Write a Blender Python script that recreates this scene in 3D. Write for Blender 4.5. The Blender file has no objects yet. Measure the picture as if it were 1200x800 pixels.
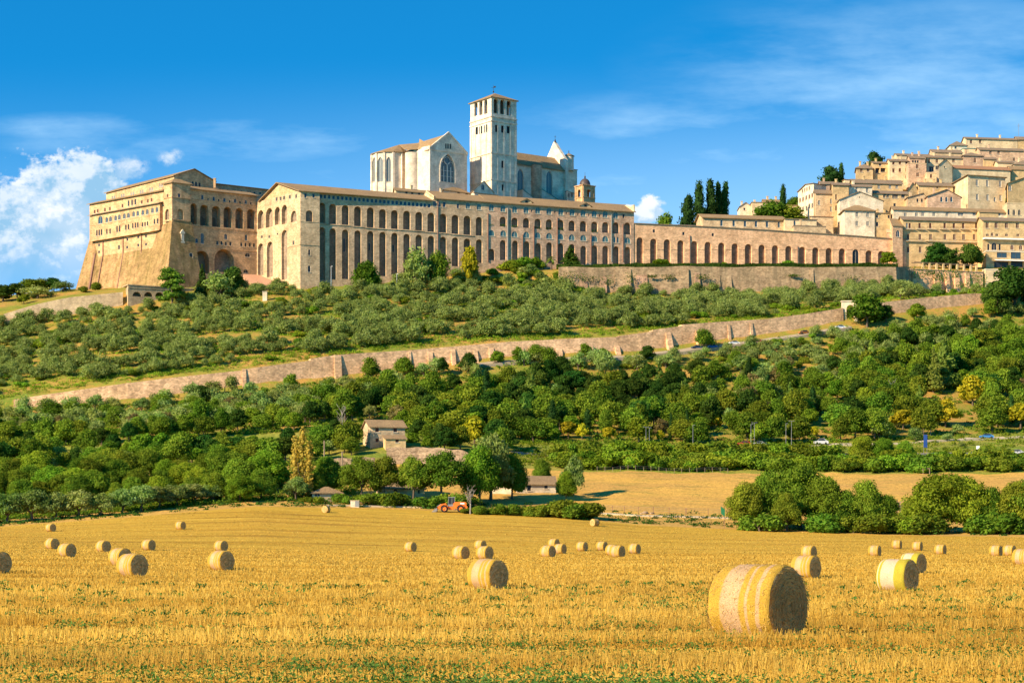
import bpy, math, random
import numpy as np
from mathutils import Vector, Matrix
from mathutils.geometry import delaunay_2d_cdt

SC = bpy.context.scene
COL = SC.collection
R = math.radians
rnd = random.Random(7)
NP = np.random.default_rng(11)

# ------------------------------------------------------------------ camera, light, sky, exposure
LENS = 70.0
F = LENS / 36.0 * 1200.0          # focal length in photo pixels
CAMZ = 1.65
HV = 650.0                        # eye level row in the photo
cd = bpy.data.cameras.new('camera')
cam = bpy.data.objects.new('camera', cd)
COL.objects.link(cam)
cd.lens = LENS; cd.sensor_width = 36.0; cd.sensor_fit = 'HORIZONTAL'
cd.shift_y = (HV - 400.0) / 1200.0
cd.clip_start = 0.5; cd.clip_end = 40000.0
cam.location = (0, 0, CAMZ); cam.rotation_euler = (R(90), 0, 0)
SC.camera = cam

SUN_B, SUN_EL = 37.0, 27.0        # direction the light travels (from +x towards +y), elevation
Ldir = Vector((math.cos(R(SUN_B)) * math.cos(R(SUN_EL)), math.sin(R(SUN_B)) * math.cos(R(SUN_EL)), -math.sin(R(SUN_EL))))
sl = bpy.data.lights.new('sun', 'SUN'); sl.energy = 5.0; sl.angle = R(0.5); sl.color = (1.0, 0.80, 0.54)
so = bpy.data.objects.new('sun', sl); COL.objects.link(so)
so.rotation_euler = Ldir.to_track_quat('-Z', 'Y').to_euler(); so.location = (-200, -150, 200)

SC.view_settings.view_transform = 'Standard'; SC.view_settings.look = 'None'
SC.view_settings.gamma = 1.0; SC.view_settings.exposure = 1.0
SC.view_settings.use_curve_mapping = False

class NT:
    """tiny node helper"""
    def __init__(s, tree): s.t = tree; tree.nodes.clear()
    def n(s, typ, ins=None, **kw):
        nd = s.t.nodes.new(typ)
        for k, v in kw.items(): setattr(nd, k, v)
        for k, v in (ins or {}).items():
            if hasattr(v, 'is_output') or isinstance(v, bpy.types.NodeSocket): s.t.links.new(v, nd.inputs[k])
            else: nd.inputs[k].default_value = v
        return nd
    def m(s, op, a, b=0.0, c=None, clamp=False):
        ins = {0: a, 1: b}
        if c is not None: ins[2] = c
        return s.n('ShaderNodeMath', ins, operation=op, use_clamp=clamp).outputs[0]
    def vm(s, op, a, b=(0, 0, 0), out=0):
        return s.n('ShaderNodeVectorMath', {0: a, 1: b}, operation=op).outputs[out]
    def mix(s, f, a, b, blend='MIX'):
        nd = s.t.nodes.new('ShaderNodeMix'); nd.data_type = 'RGBA'; nd.blend_type = blend
        for i, v in ((0, f), (6, a), (7, b)):
            if isinstance(v, bpy.types.NodeSocket): s.t.links.new(v, nd.inputs[i])
            else: nd.inputs[i].default_value = v if i == 0 else (tuple(v) + (1,))[:4]
        return nd.outputs[2]
    def noise(s, vec, scale, detail=3, rough=0.55, w=None):
        ins = {'Vector': vec, 'Scale': scale, 'Detail': detail, 'Roughness': rough}
        return s.n('ShaderNodeTexNoise', ins).outputs[0]
    def mapr(s, v, a, b, c=0.0, d=1.0, smooth=False):
        nd = s.n('ShaderNodeMapRange', {0: v, 1: a, 2: b, 3: c, 4: d})
        nd.clamp = True
        if smooth: nd.interpolation_type = 'SMOOTHSTEP'
        return nd.outputs[0]
    def scale(s, vec, sc): return s.vm('MULTIPLY', vec, sc)

def build_world():
    w = bpy.data.worlds.new('World'); SC.world = w; w.use_nodes = True
    t = NT(w.node_tree)
    d = t.n('ShaderNodeTexCoord').outputs['Generated']
    sx = t.n('ShaderNodeSeparateXYZ', {0: d})
    X, Y, Z = sx.outputs
    # sky looked up a little higher than the view direction: a clean dry-day blue down to the hills
    hi = t.n('ShaderNodeCombineXYZ', {0: X, 1: Y, 2: t.m('ADD', t.m('MULTIPLY', Z, 2.3), 0.08)}).outputs[0]
    hi = t.vm('NORMALIZE', hi)
    sky = t.n('ShaderNodeTexSky', {'Vector': hi}, sky_type='NISHITA', sun_disc=False,
              sun_elevation=R(SUN_EL), sun_rotation=math.atan2(-Ldir.x, -Ldir.y) % (2 * math.pi),
              altitude=300.0, air_density=1.0, dust_density=0.15, ozone_density=2.5).outputs[0]
    hs = t.n('ShaderNodeHueSaturation', {'Hue': 0.484, 'Saturation': 1.25, 'Value': 1.25, 'Color': sky}).outputs[0]
    hs = t.mix(1.0, hs, (.13, .98, 1.26), 'MULTIPLY')
    # clouds, placed by direction (a = right, e = up) on the sky in front
    ys = t.m('MAXIMUM', Y, 0.02)
    a = t.m('DIVIDE', X, ys); e = t.m('DIVIDE', Z, ys)
    p = t.n('ShaderNodeCombineXYZ', {0: a, 1: e, 2: 0.0}).outputs[0]
    front = t.mapr(Y, 0.05, 0.2)
    def ell(pv, u, v, ru, rv):
        q = t.vm('SUBTRACT', pv, ((u - 600) / F, (HV - v) / F, 0))
        q = t.vm('MULTIPLY', q, (F / ru, F / rv, 0))
        return t.m('SUBTRACT', 1.0, t.vm('LENGTH', q, out=1))
    LOBES = [(50, 258, 74, 60), (92, 220, 44, 38), (98, 203, 30, 22), (15, 296, 84, 46), (90, 285, 74, 54), (-60, 295, 100, 85),
             (764, 242, 19, 17), (757, 251, 24, 13), (736, 243, 10, 6)]
    def dens(pv):
        nv = t.scale(pv, (1.0, 1.25, 1.0))
        f = t.noise(nv, 62.0, 7, 0.58)
        f2 = t.noise(nv, 22.0, 4, 0.5)
        f3 = t.noise(nv, 210.0, 4, 0.6)
        cur = None
        for L in LOBES:
            el = ell(pv, *L)
            if L[0] < 120: el = t.m('ADD', el, 0.26)
            cur = el if cur is None else t.m('SMOOTH_MAX', cur, el, 0.25)
        return t.m('ADD', cur, t.m('ADD', t.m('MULTIPLY', t.m('SUBTRACT', f, 0.5), 1.5), t.m('ADD', t.m('MULTIPLY', t.m('SUBTRACT', f2, 0.5), 0.9), t.m('MULTIPLY', t.m('SUBTRACT', f3, 0.5), 0.9))))
    d0 = dens(p)
    d1 = dens(t.vm('ADD', p, (-8 / F, 11 / F, 0)))
    alpha = t.mapr(d0, 0.0, 0.36, 0, 1, True)
    low = t.mapr(e, (HV - 335) / F, (HV - 275) / F, 0.35, 1.0)
    alpha = t.m('MULTIPLY', t.m('MULTIPLY', alpha, low), 0.95)
    # two thin ragged scraps beside the big cloud
    sn = t.m('ADD', t.m('MULTIPLY', t.m('SUBTRACT', t.noise(p, 120.0, 6, .62), .5), 2.6), t.m('MULTIPLY', t.m('SUBTRACT', t.noise(p, 300.0, 3, .6), .5), .8))
    sc = None
    for L_ in [(152, 198, 30, 20), (138, 205, 24, 14), (200, 184, 18, 15)]:
        q = ell(p, *L_); sc = q if sc is None else t.m('MAXIMUM', sc, q)
    alpha = t.m('MAXIMUM', alpha, t.m('MULTIPLY', t.mapr(t.m('ADD', sc, sn), 0.0, 0.85, 0, 1, True), t.m('MULTIPLY', t.mapr(sc, 0.0, 0.5), 0.72)))
    lit = t.mapr(t.m('SUBTRACT', d0, d1), -0.10, 0.40, 0, 1)
    big = t.mapr(t.noise(p, 30.0, 3), 0.38, 0.62)
    lit = t.m('ADD', t.m('MULTIPLY', lit, 0.62), t.m('MULTIPLY', big, 0.38))
    ccol = t.mix(lit, (1.9, 3.5, 5.0), (6.3, 6.4, 6.6))
    # thin high veils
    wv = t.n('ShaderNodeMapping', {'Vector': p, 'Rotation': (0, 0, R(-9)), 'Scale': (4.0, 15.0, 1.0)}).outputs[0]
    wn = t.noise(wv, 1.6, 6, 0.6)
    wn = t.mapr(wn, 0.30, 0.80, 0, 1, True)
    reg = None
    for L in [(240, 165, 340, 40), (90, 150, 150, 26), (1080, 120, 420, 170), (820, 160, 320, 70), (620, 215, 420, 50)]:
        el = t.mapr(ell(p, *L), 0.0, 0.7, 0, 1, True)
        reg = el if reg is None else t.m('MAXIMUM', reg, el)
    veil = t.m('MULTIPLY', t.m('MULTIPLY', wn, reg), 0.55)
    low2 = t.mapr(e, (HV - 330) / F, (HV - 60) / F, 0.62, 0.0, True)
    soft = t.mapr(a, (100 - 600) / F, (1150 - 600) / F, 0.30, 1.0)
    veil = t.m('MAXIMUM', veil, t.m('MULTIPLY', low2, soft))
    col = t.mix(t.m('MULTIPLY', veil, front), hs, (4.2, 6.2, 7.6))
    col = t.mix(t.m('MULTIPLY', alpha, front), col, ccol)
    bg = t.n('ShaderNodeBackground', {'Color': col, 'Strength': 0.088})
    o = t.n('ShaderNodeOutputWorld', {'Surface': bg.outputs[0]})
    w.cycles.sampling_method = 'MANUAL'; w.cycles.sample_map_resolution = 512
build_world()

# ------------------------------------------------------------------ materials
def new_mat(name):
    m = bpy.data.materials.new(name); m.use_nodes = True
    return m, NT(m.node_tree)

def finish(t, col, rough=0.9, bump=None, bstr=0.3, bdist=0.1, spec=0.2, **kw):
    ins = {'Base Color': col if isinstance(col, bpy.types.NodeSocket) else tuple(col) + (1,), 'Roughness': rough, 'Specular IOR Level': spec}
    ins.update(kw)
    if bump is not None:
        b = t.n('ShaderNodeBump', {'Strength': bstr, 'Distance': bdist, 'Height': bump})
        ins['Normal'] = b.outputs[0]
    bs = t.n('ShaderNodeBsdfPrincipled', ins)
    t.n('ShaderNodeOutputMaterial', {'Surface': bs.outputs[0]})

def stone(name, c1, c2, c3, blk=1.4, stain=0.45, contrast=0.35, big=0.06):
    """masonry: mottled blocks in courses, streaks of weathering"""
    m, t = new_mat(name)
    pos = t.n('ShaderNodeNewGeometry').outputs['Position']
    n1 = t.noise(pos, big, 5, 0.6)
    n2 = t.noise(t.scale(pos, (1, 1, 2.2)), blk, 4, 0.65)
    n3 = t.noise(t.scale(pos, (0.5, 0.5, 0.07)), 1.0, 4, 0.6)
    n4 = t.noise(t.scale(pos, (0.10, 0.10, 2.3)), 1.0, 3, 0.6)
    vor = t.n('ShaderNodeTexVoronoi', {'Vector': t.scale(pos, (1.0, 1.0, 1.7)), 'Scale': blk * 0.9}).outputs['Color']
    vg = t.n('ShaderNodeSeparateColor', {0: vor}).outputs[0]
    col = t.mix(t.mapr(n1, 0.38, 0.62), c1, c2)
    col = t.mix(t.m('MULTIPLY', t.mapr(n3, 0.44, 0.66), stain), col, c3)
    pt = t.mapr(t.noise(pos, .30, 5, .65), .36, .64, .74, 1.14)
    col = t.mix(1.0, col, t.n('ShaderNodeCombineXYZ', {0: pt, 1: t.m('MULTIPLY', pt, .99), 2: t.m('MULTIPLY', pt, .97)}).outputs[0], 'MULTIPLY')
    k = t.m('ADD', t.m('MULTIPLY', n2, 0.45), t.m('ADD', t.m('MULTIPLY', n4, 0.3), t.m('MULTIPLY', vg, 0.25)))
    k = t.mapr(k, 0.25, 0.75, 1.0 - contrast, 1.0 + contrast)
    kk = t.n('ShaderNodeCombineXYZ', {0: k, 1: k, 2: k}).outputs[0]
    col = t.mix(1.0, col, kk, 'MULTIPLY')
    finish(t, col, 0.92, t.m('ADD', n2, t.m('MULTIPLY', vg, 0.5)), 0.5, 0.15, 0.1)
    return m

def tiles(name, c1, c2, c3):
    m, t = new_mat(name)
    pos = t.n('ShaderNodeNewGeometry').outputs['Position']
    n1 = t.noise(pos, 0.22, 4, 0.6)
    n2 = t.noise(t.scale(pos, (2.2, 2.2, 1.0)), 1.2, 4, 0.7)
    n3 = t.noise(pos, 2.6, 2, 0.7)
    col = t.mix(t.mapr(n1, 0.35, 0.65), c1, c2)
    col = t.mix(t.m('MULTIPLY', t.mapr(n2, 0.5, 0.7), 0.65), col, c3)
    k = t.mapr(n3, 0.3, 0.7, 0.72, 1.25)
    col = t.mix(1.0, col, t.n('ShaderNodeCombineXYZ', {0: k, 1: k, 2: k}).outputs[0], 'MULTIPLY')
    finish(t, col, 0.9, n3, 0.7, 0.2, 0.1)
    return m

def plain(name, c, rough=0.6, spec=0.3, var=0.15, metal=0.0):
    m, t = new_mat(name)
    pos = t.n('ShaderNodeTexCoord').outputs['Object']
    n = t.mapr(t.noise(pos, 1.7, 4, 0.6), 0.3, 0.7, 1 - var, 1 + var)
    col = t.mix(1.0, c, t.n('ShaderNodeCombineXYZ', {0: n, 1: n, 2: n}).outputs[0], 'MULTIPLY')
    finish(t, col, rough, None, spec=spec, **{'Metallic': metal})
    return m

def foliage(name, c1, c2, c3, trans=0.34, hue=0.03):
    """leaves: each tree a little different, clumps inside a crown too"""
    m, t = new_mat(name)
    pos = t.n('ShaderNodeNewGeometry').outputs['Position']
    oi = t.n('ShaderNodeObjectInfo').outputs['Random']
    n1 = t.noise(pos, 0.7, 3, 0.6)
    n2 = t.noise(pos, 2.4, 2, 0.6)
    col = t.mix(oi, c1, c2)
    col = t.mix(t.m('MULTIPLY', t.mapr(n1, 0.45, 0.68), 0.8), col, c3)
    k = t.mapr(n2, 0.3, 0.7, 0.7, 1.3)
    col = t.mix(1.0, col, t.n('ShaderNodeCombineXYZ', {0: k, 1: k, 2: k}).outputs[0], 'MULTIPLY')
    k3 = t.mapr(t.noise(pos, .13, 3, .6), .34, .66, .74, 1.24)
    col = t.mix(1.0, col, t.n('ShaderNodeCombineXYZ', {0: k3, 1: k3, 2: k3}).outputs[0], 'MULTIPLY')
    h = t.n('ShaderNodeHueSaturation', {'Hue': t.mapr(t.m('FRACT', t.m('MULTIPLY', oi, 7.31)), 0, 1, 0.5 - hue, 0.5 + hue),
                                        'Value': t.mapr(t.m('FRACT', t.m('MULTIPLY', oi, 3.77)), 0, 1, 0.75, 1.25), 'Color': col}).outputs[0]
    df = t.n('ShaderNodeBsdfDiffuse', {'Color': h}).outputs[0]
    tr = t.n('ShaderNodeBsdfTranslucent', {'Color': t.mix(1.0, h, (1.25, 1.25, 0.6), 'MULTIPLY')}).outputs[0]
    s = t.n('ShaderNodeMixShader', {0: trans, 1: df, 2: tr}).outputs[0]
    t.n('ShaderNodeOutputMaterial', {'Surface': s})
    return m

M = {}
M['gold'] = stone('golden_limestone', (.65, .41, .22), (.56, .345, .18), (.37, .23, .12), stain=0.5)
M['batter'] = stone('weathered_batter_stone', (.31, .20, .085), (.44, .265, .13), (.19, .14, .05), stain=0.8, big=0.05, contrast=.35)
M['pink'] = stone('pinkish_stone', (.60, .37, .23), (.52, .325, .20), (.36, .225, .145))
M['arcade'] = stone('pale_arcade_stone', (.60, .425, .265), (.52, .36, .22), (.37, .25, .15))
M['resid'] = stone('rosy_arcade_stone', (.63, .40, .26), (.56, .36, .235), (.40, .26, .17))
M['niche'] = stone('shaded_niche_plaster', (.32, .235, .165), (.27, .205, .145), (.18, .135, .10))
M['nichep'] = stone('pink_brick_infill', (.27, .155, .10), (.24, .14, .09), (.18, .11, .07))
M['white'] = stone('white_church_stone', (.76, .65, .51), (.70, .59, .46), (.54, .44, .34), stain=0.35, contrast=.18)
M['port'] = stone('portico_stone', (.80, .49, .29), (.71, .425, .24), (.54, .32, .18), stain=0.3)
M['bast'] = stone('bastion_stone', (.40, .27, .155), (.33, .23, .14), (.19, .15, .09), stain=.7, contrast=.45)
M['bastp'] = stone('bastion_pink_stone', (.44, .26, .17), (.37, .23, .15), (.22, .16, .10), stain=.5, contrast=.45)
M['lowwall'] = stone('lower_wall_stone', (.70, .445, .26), (.62, .385, .215), (.42, .265, .15), stain=.4, contrast=.5)
M['rubble'] = stone('rubble_stone', (.42, .30, .19), (.32, .23, .145), (.18, .13, .09), stain=.5, contrast=.65, blk=2.2)
M['cream'] = stone('cream_render', (.70, .55, .34), (.64, .49, .30), (.50, .37, .22), stain=.3, contrast=.13)
M['cream2'] = stone('pale_render', (.74, .64, .48), (.70, .58, .42), (.54, .43, .30), stain=.3, contrast=.16)
M['ramp'] = stone('ramp_wall_stone', (.56, .42, .26), (.48, .35, .21), (.34, .24, .15), stain=.4, contrast=.3)
M['ochre'] = stone('ochre_render', (.64, .45, .23), (.58, .40, .20), (.42, .29, .15), stain=.35, contrast=.2)
M['tan'] = stone('tan_house_stone', (.60, .44, .27), (.52, .37, .22), (.38, .27, .16), stain=.4, contrast=.35)
M['rose'] = stone('rose_house_stone', (.60, .40, .27), (.52, .34, .22), (.40, .27, .18), stain=.4, contrast=.35)
M['tile'] = tiles('old_roof_tiles', (.34, .225, .115), (.27, .18, .095), (.17, .115, .065))
M['tiled'] = tiles('dull_roof_tiles', (.27, .20, .13), (.23, .165, .11), (.16, .12, .085))
M['tiler'] = tiles('red_roof_tiles', (.40, .20, .10), (.33, .18, .10), (.22, .13, .08))
M['slate'] = plain('grey_lead_roof', (.12, .115, .115), .6)
M['copper'] = plain('green_copper', (.10, .26, .24), .6)
M['glass'] = plain('window_glass', (.022, .026, .032), .3, .3)
M['glassb'] = plain('blue_sky_glass', (.035, .07, .10), .25, .4)
M['leaded'] = plain('leaded_glass', (.13, .15, .15), .25, .5)
M['frame'] = plain('stone_window_frame', (.62, .52, .38), .8)
M['framew'] = plain('white_window_frame', (.72, .66, .55), .7)
M['framed'] = plain('dark_window_frame', (.13, .09, .06), .7)
M['shut'] = plain('brown_shutter', (.10, .034, .018), .7)
M['teal'] = plain('teal_shutter', (.09, .19, .20), .6)
M['greyshut'] = plain('grey_shutter', (.22, .23, .22), .7)
M['iron'] = plain('dark_iron', (.03, .03, .032), .5)
M['pipe'] = plain('rusty_downpipe', (.24, .12, .085), .7)
M['bark'] = plain('tree_bark', (.13, .095, .065), .95, .1)
M['barkg'] = plain('grey_dead_wood', (.30, .26, .22), .95, .1)
M['wood'] = plain('weathered_wood', (.28, .21, .14), .9, .1)
M['galv'] = plain('galvanised_steel', (.22, .22, .22), .5, .4, .1, .3)
M['white_p'] = plain('white_paint', (.80, .80, .78), .4, .5, .05)
M['black'] = plain('black_rubber', (.02, .02, .02), .8)
M['canopyw'] = plain('white_canvas', (.78, .76, .72), .8, .2, .05)
M['olive'] = foliage('olive_leaves', (.15, .235, .042), (.235, .30, .08), (.36, .42, .15), hue=.028)
M['oak'] = foliage('broad_leaves', (.080, .155, .015), (.155, .22, .020), (.23, .28, .028))
M['bright'] = foliage('fresh_leaves', (.12, .225, .016), (.18, .27, .020), (.26, .33, .030))
M['dark'] = foliage('dark_evergreen_leaves', (.030, .080, .014), (.05, .105, .016), (.085, .14, .02))
M['cypress'] = foliage('cypress_leaves', (.024, .065, .016), (.032, .078, .018), (.05, .10, .024), hue=.01)
M['pine'] = foliage('pine_needles', (.08, .16, .02), (.10, .18, .022), (.15, .22, .03))
M['yellow'] = foliage('yellow_green_leaves', (.36, .33, .018), (.42, .35, .02), (.26, .28, .022), hue=.012)
M['popl'] = foliage('turning_poplar_leaves', (.50, .36, .06), (.44, .36, .07), (.26, .26, .05), hue=.012)
M['fir'] = foliage('soft_conifer_leaves', (.17, .24, .04), (.20, .27, .045), (.29, .34, .07))
M['brown'] = foliage('dry_brown_leaves', (.20, .15, .055), (.22, .165, .065), (.15, .14, .05))
M['ivy'] = foliage('ivy_leaves', (.035, .09, .015), (.05, .11, .018), (.09, .15, .025))
# ------------------------------------------------------------------ mesh helpers
class MB:
    """collects polygons and links them as ONE mesh object"""
    def __init__(s): s.v = []; s.f = []; s.mi = []; s.sm = []
    def poly(s, pts, mi=0, smooth=False):
        b = len(s.v); s.v.extend([tuple(p) for p in pts]); s.f.append(tuple(range(b, b + len(pts)))); s.mi.append(mi); s.sm.append(smooth)
    def grid(s, rows, mi=0, smooth=False, close=False):
        """rows of equally many points -> quads sharing vertices"""
        b = len(s.v); n = len(rows[0])
        for r_ in rows: s.v.extend([tuple(p) for p in r_])
        for i in range(len(rows) - 1):
            for j in range(n if close else n - 1):
                k = (j + 1) % n
                s.f.append((b + i * n + j, b + i * n + k, b + (i + 1) * n + k, b + (i + 1) * n + j)); s.mi.append(mi); s.sm.append(smooth)
    def prism(s, top, bot, mi=0, mt=None):
        """closed solid between two polygons of equal length (top wound anticlockwise seen from outside)"""
        s.poly(top, mi if mt is None else mt); s.poly(list(reversed(bot)), mi)
        n = len(top)
        for i in range(n):
            j = (i + 1) % n
            s.poly([top[i], bot[i], bot[j], top[j]], mi)
    def box(s, c, sx, sy, sz, ax=None, mi=0):
        """box with centre of base c; ax = (t, q) horizontal axes"""
        t, q = ax or (Vector((1, 0, 0)), Vector((0, 1, 0)))
        c = Vector(c); z = Vector((0, 0, 1))
        b = [c + t * (sx / 2 * i) + q * (sy / 2 * j) for i, j in ((-1, -1), (1, -1), (1, 1), (-1, 1))]
        s.prism([p + z * sz for p in b], b, mi)
    def tube(s, pts, rad, n=6, mi=0, smooth=True, cap=True):
        rows = []
        pts = [Vector(p) for p in pts]
        for i, p in enumerate(pts):
            d = (pts[min(i + 1, len(pts) - 1)] - pts[max(i - 1, 0)]).normalized()
            a = d.cross(Vector((0, 0, 1)) if abs(d.z) < .9 else Vector((1, 0, 0))).normalized(); b = d.cross(a)
            r = rad[i] if isinstance(rad, (list, tuple)) else rad
            rows.append([p + (a * math.cos(2 * math.pi * k / n) + b * math.sin(2 * math.pi * k / n)) * r for k in range(n)])
        s.grid(rows, mi, smooth, True)
        if cap: s.poly(list(reversed(rows[0])), mi); s.poly(rows[-1], mi)
    def lathe(s, c, prof, n=16, mi=0, smooth=True):
        c = Vector(c)
        s.grid([[c + Vector((r * math.cos(2 * math.pi * k / n), r * math.sin(2 * math.pi * k / n), z)) for k in range(n)] for r, z in prof], mi, smooth, True)
    def build(s, name, mats, parent=None, origin=None):
        if not isinstance(mats, (list, tuple)): mats = [mats]
        o0 = Vector(parent['_o']) if parent is not None else Vector(origin or (0, 0, 0))
        me = bpy.data.meshes.new(name)
        V = np.array(s.v, dtype=np.float64).reshape(-1, 3) - np.array(o0)
        me.from_pydata(V.tolist(), [], s.f)
        for m_ in mats: me.materials.append(m_)
        me.polygons.foreach_set('material_index', s.mi)
        me.polygons.foreach_set('use_smooth', s.sm)
        me.update()
        o = bpy.data.objects.new(name, me); COL.objects.link(o)
        o['_o'] = tuple(o0)
        if parent is not None: o.parent = parent
        else: o.location = o0
        return o

def tag(o, label=None, cat=None, group=None, kind=None):
    if label: o['label'] = label
    if cat: o['category'] = cat
    if group: o['group'] = group
    if kind: o['kind'] = kind
    return o
def thing(name, loc, label, cat, group=None):
    o = bpy.data.objects.new(name, None); COL.objects.link(o); o.empty_display_size = .5
    o.location = loc; o['_o'] = tuple(loc)
    return tag(o, label, cat, group)
KIDS = {}
def kids(o): return [c for c in o.children]
def copy_tree(o, parent=None, loc=None, rz=None, sc=None):
    c = o.copy(); COL.objects.link(c); c.parent = parent
    if loc is not None: c.location = loc
    if rz is not None: c.rotation_euler = (0, 0, rz)
    if sc is not None: c.scale = sc if hasattr(sc, '__len__') else (sc,) * 3
    for ch in o.children: copy_tree(ch, c)
    return c

def P(u, v, d): return Vector(((u - 600) / F * d, d, CAMZ + (HV - v) / F * d))
def PX(u, d): return Vector(((u - 600) / F * d, d, 0))
def ZV(v, d): return CAMZ + (HV - v) / F * d

# ------------------------------------------------------------------ the ground: field, then hillside, as one table of profiles
UC = np.array([-300, 0, 150, 300, 450, 600, 680, 750, 900, 1050, 1200, 1500], float)
_n = len(UC)
def flat(d): return ([d] * _n, [HV + CAMZ * F / d] * _n)
ROWS = [flat(20.0), flat(60.0),
 ([97] * _n, [690] * _n),
 ([145] * _n, [666, 666, 668, 669, 671, 671, 671, 671, 671, 671, 671, 671]),
 ([220] * _n, [650, 650, 652, 654, 655, 655, 655, 655, 655, 655, 655, 655]),
 ([300] * _n, [636, 637, 640, 643, 647, 648, 648, 648, 649, 649, 649, 649]),
 ([350] * _n, [628, 628, 626, 624, 629, 632, 635, 636, 638, 639, 640, 641]),
 ([400, 400, 410, 430, 440, 440, 432, 428, 420, 410, 400, 400], [620, 617, 606, 593, 596, 601, 608, 615, 622, 627, 629, 630]),
 ([425, 425, 430, 445, 455, 455, 450, 446, 445, 440, 440, 440], [610, 608, 598, 586, 587, 592, 600, 604, 608, 613, 615, 616]),
 ([500, 500, 500, 505, 515, 520, 520, 520, 520, 520, 520, 520], [570, 560, 555, 545, 540, 548, 552, 553, 555, 555, 554, 553]),
 ([545, 545, 545, 545, 540, 545, 548, 550, 550, 550, 550, 550], [548, 536, 532, 529, 521, 531, 533, 533, 533, 533, 532, 531]),
 ([560, 560, 560, 575, 575, 575, 575, 575, 575, 585, 605, 620], [540, 527, 517, 506, 502, 517, 519, 519, 520, 514, 503, 500]),
 ([630, 650, 655, 665, 680, 692, 698, 705, 722, 742, 765, 800], [500, 482, 471, 452, 437, 419, 416, 413, 393, 369, 352, 335]),
 ([634, 654, 659, 669, 684, 696, 702, 709, 726, 746, 769, 804], [490, 470, 450, 433, 413.5, 401.5, 399, 391, 375.5, 355, 343, 330]),
 ([715, 715, 715, 720, 735, 745, 752, 760, 775, 785, 800, 815], [435, 425, 400, 385, 372, 366, 366, 366, 357, 347, 345, 338]),
 ([755, 765, 771, 785, 795, 802, 804, 806, 812, 820, 843, 850], [395, 383, 358, 338, 333, 335, 342, 345, 342, 335, 342, 338]),
 ([759, 769, 776, 790, 803, 812, 811, 812, 818, 826, 849, 856], [380, 371, 343, 334, 328, 318, 317, 316, 316, 316, 316, 312]),
 ([800, 800, 806, 850, 860, 870, 870, 856, 868, 884, 890, 895], [390, 354, 336, 326, 325, 318, 317, 312.5, 312, 312, 313, 308]),
 ([850, 840, 860, 950, 950, 950, 955, 960, 960, 980, 980, 980], [410, 348, 334, 322, 320, 318, 312, 300, 256, 224, 224, 200]),
 ([950, 900, 950, 1050, 1050, 1050, 1060, 1060, 1060, 1080, 1080, 1080], [480, 366, 350, 338, 335, 330, 320, 305, 252, 204, 186, 168]),
 ([1400] * _n, [600, 560, 520, 480, 450, 430, 420, 400, 360, 300, 260, 220]),
 ([4000] * _n, [640] * _n), ([20000] * _n, [647.6] * _n)]
def _col(u, over):
    """an extra profile between two others, with some rows given"""
    global UC, _n
    i = int(np.searchsorted(UC, u)); f = (u - UC[i - 1]) / (UC[i] - UC[i - 1])
    for k, r in enumerate(ROWS):
        d, v = r[0][i - 1] * (1 - f) + r[0][i] * f, r[1][i - 1] * (1 - f) + r[1][i] * f
        if k in over: d, v = over[k]
        r[0].insert(i, d); r[1].insert(i, v)
    UC = np.insert(UC, i, u); _n += 1
ROWS = [(list(a), list(b)) for a, b in ROWS]
_col(1068, {14: (788, 346), 15: (835.5, 341), 16: (841, 316), 17: (888, 312)})
_col(1155, {14: (796, 346), 15: (846.5, 343), 16: (850.5, 316), 17: (890, 313)})
RD = np.array([r[0] for r in ROWS], float); RZ = CAMZ + (HV - np.array([r[1] for r in ROWS], float)) / F * RD
RZ[0:3] = 0.0
NR = len(ROWS)
K_EDGE, K_TRACK, K_FTOP, K_ROAD, K_WOOD, K_W0, K_W1, K_SL, K_T0, K_T1, K_PLAT, K_TOWN = 7, 8, 9, 10, 11, 12, 13, 14, 15, 16, 17, 18

def ground(x, d):
    """height of the ground, vectorised"""
    x = np.atleast_1d(np.asarray(x, float)); d = np.atleast_1d(np.asarray(d, float)); x, d = np.broadcast_arrays(x, d)
    dd = np.maximum(d, 20.0)
    u = np.clip(600 + F * x / dd, UC[0], UC[-1])
    i = np.clip(np.searchsorted(UC, u, 'right') - 1, 0, _n - 2)
    f = (u - UC[i]) / (UC[i + 1] - UC[i])
    D = RD[:, i] * (1 - f) + RD[:, i + 1] * f            # rows x points
    Z = RZ[:, i] * (1 - f) + RZ[:, i + 1] * f
    k = np.clip((D <= dd).sum(0) - 1, 0, NR - 2)
    j = np.arange(len(dd))
    h = np.diff(D, axis=0); s = np.diff(Z, axis=0) / h
    T = np.zeros_like(Z); T[0] = 0; T[-1] = s[-1]
    a, b = s[:-1], s[1:]
    ok = a * b > 0
    T[1:-1] = np.where(ok, 2 * a * b / np.where(ok, a + b, 1), 0)
    hk = h[k, j]; t = np.clip((dd - D[k, j]) / hk, 0, 1); z0, z1, m0, m1 = Z[k, j], Z[k + 1, j], T[k, j] * hk, T[k + 1, j] * hk
    z = (2 * t**3 - 3 * t**2 + 1) * z0 + (t**3 - 2 * t**2 + t) * m0 + (-2 * t**3 + 3 * t**2) * z1 + (t**3 - t**2) * m1
    # small bumps on the hillside only
    w = np.clip((dd - D[K_TRACK]) / 30, 0, 1) * np.clip((1500 - dd) / 300, 0, 1)
    z = z + w * 0.30 * (np.sin(x * .31 + 1.3 * np.sin(d * .11)) * np.sin(d * .27 + x * .07) + .5 * np.sin(x * .83 + d * .19) * np.sin(d * .71))
    return np.where(d < 20, 0.0, z)
def gz(x, d): return float(ground(x, d)[0])
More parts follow.
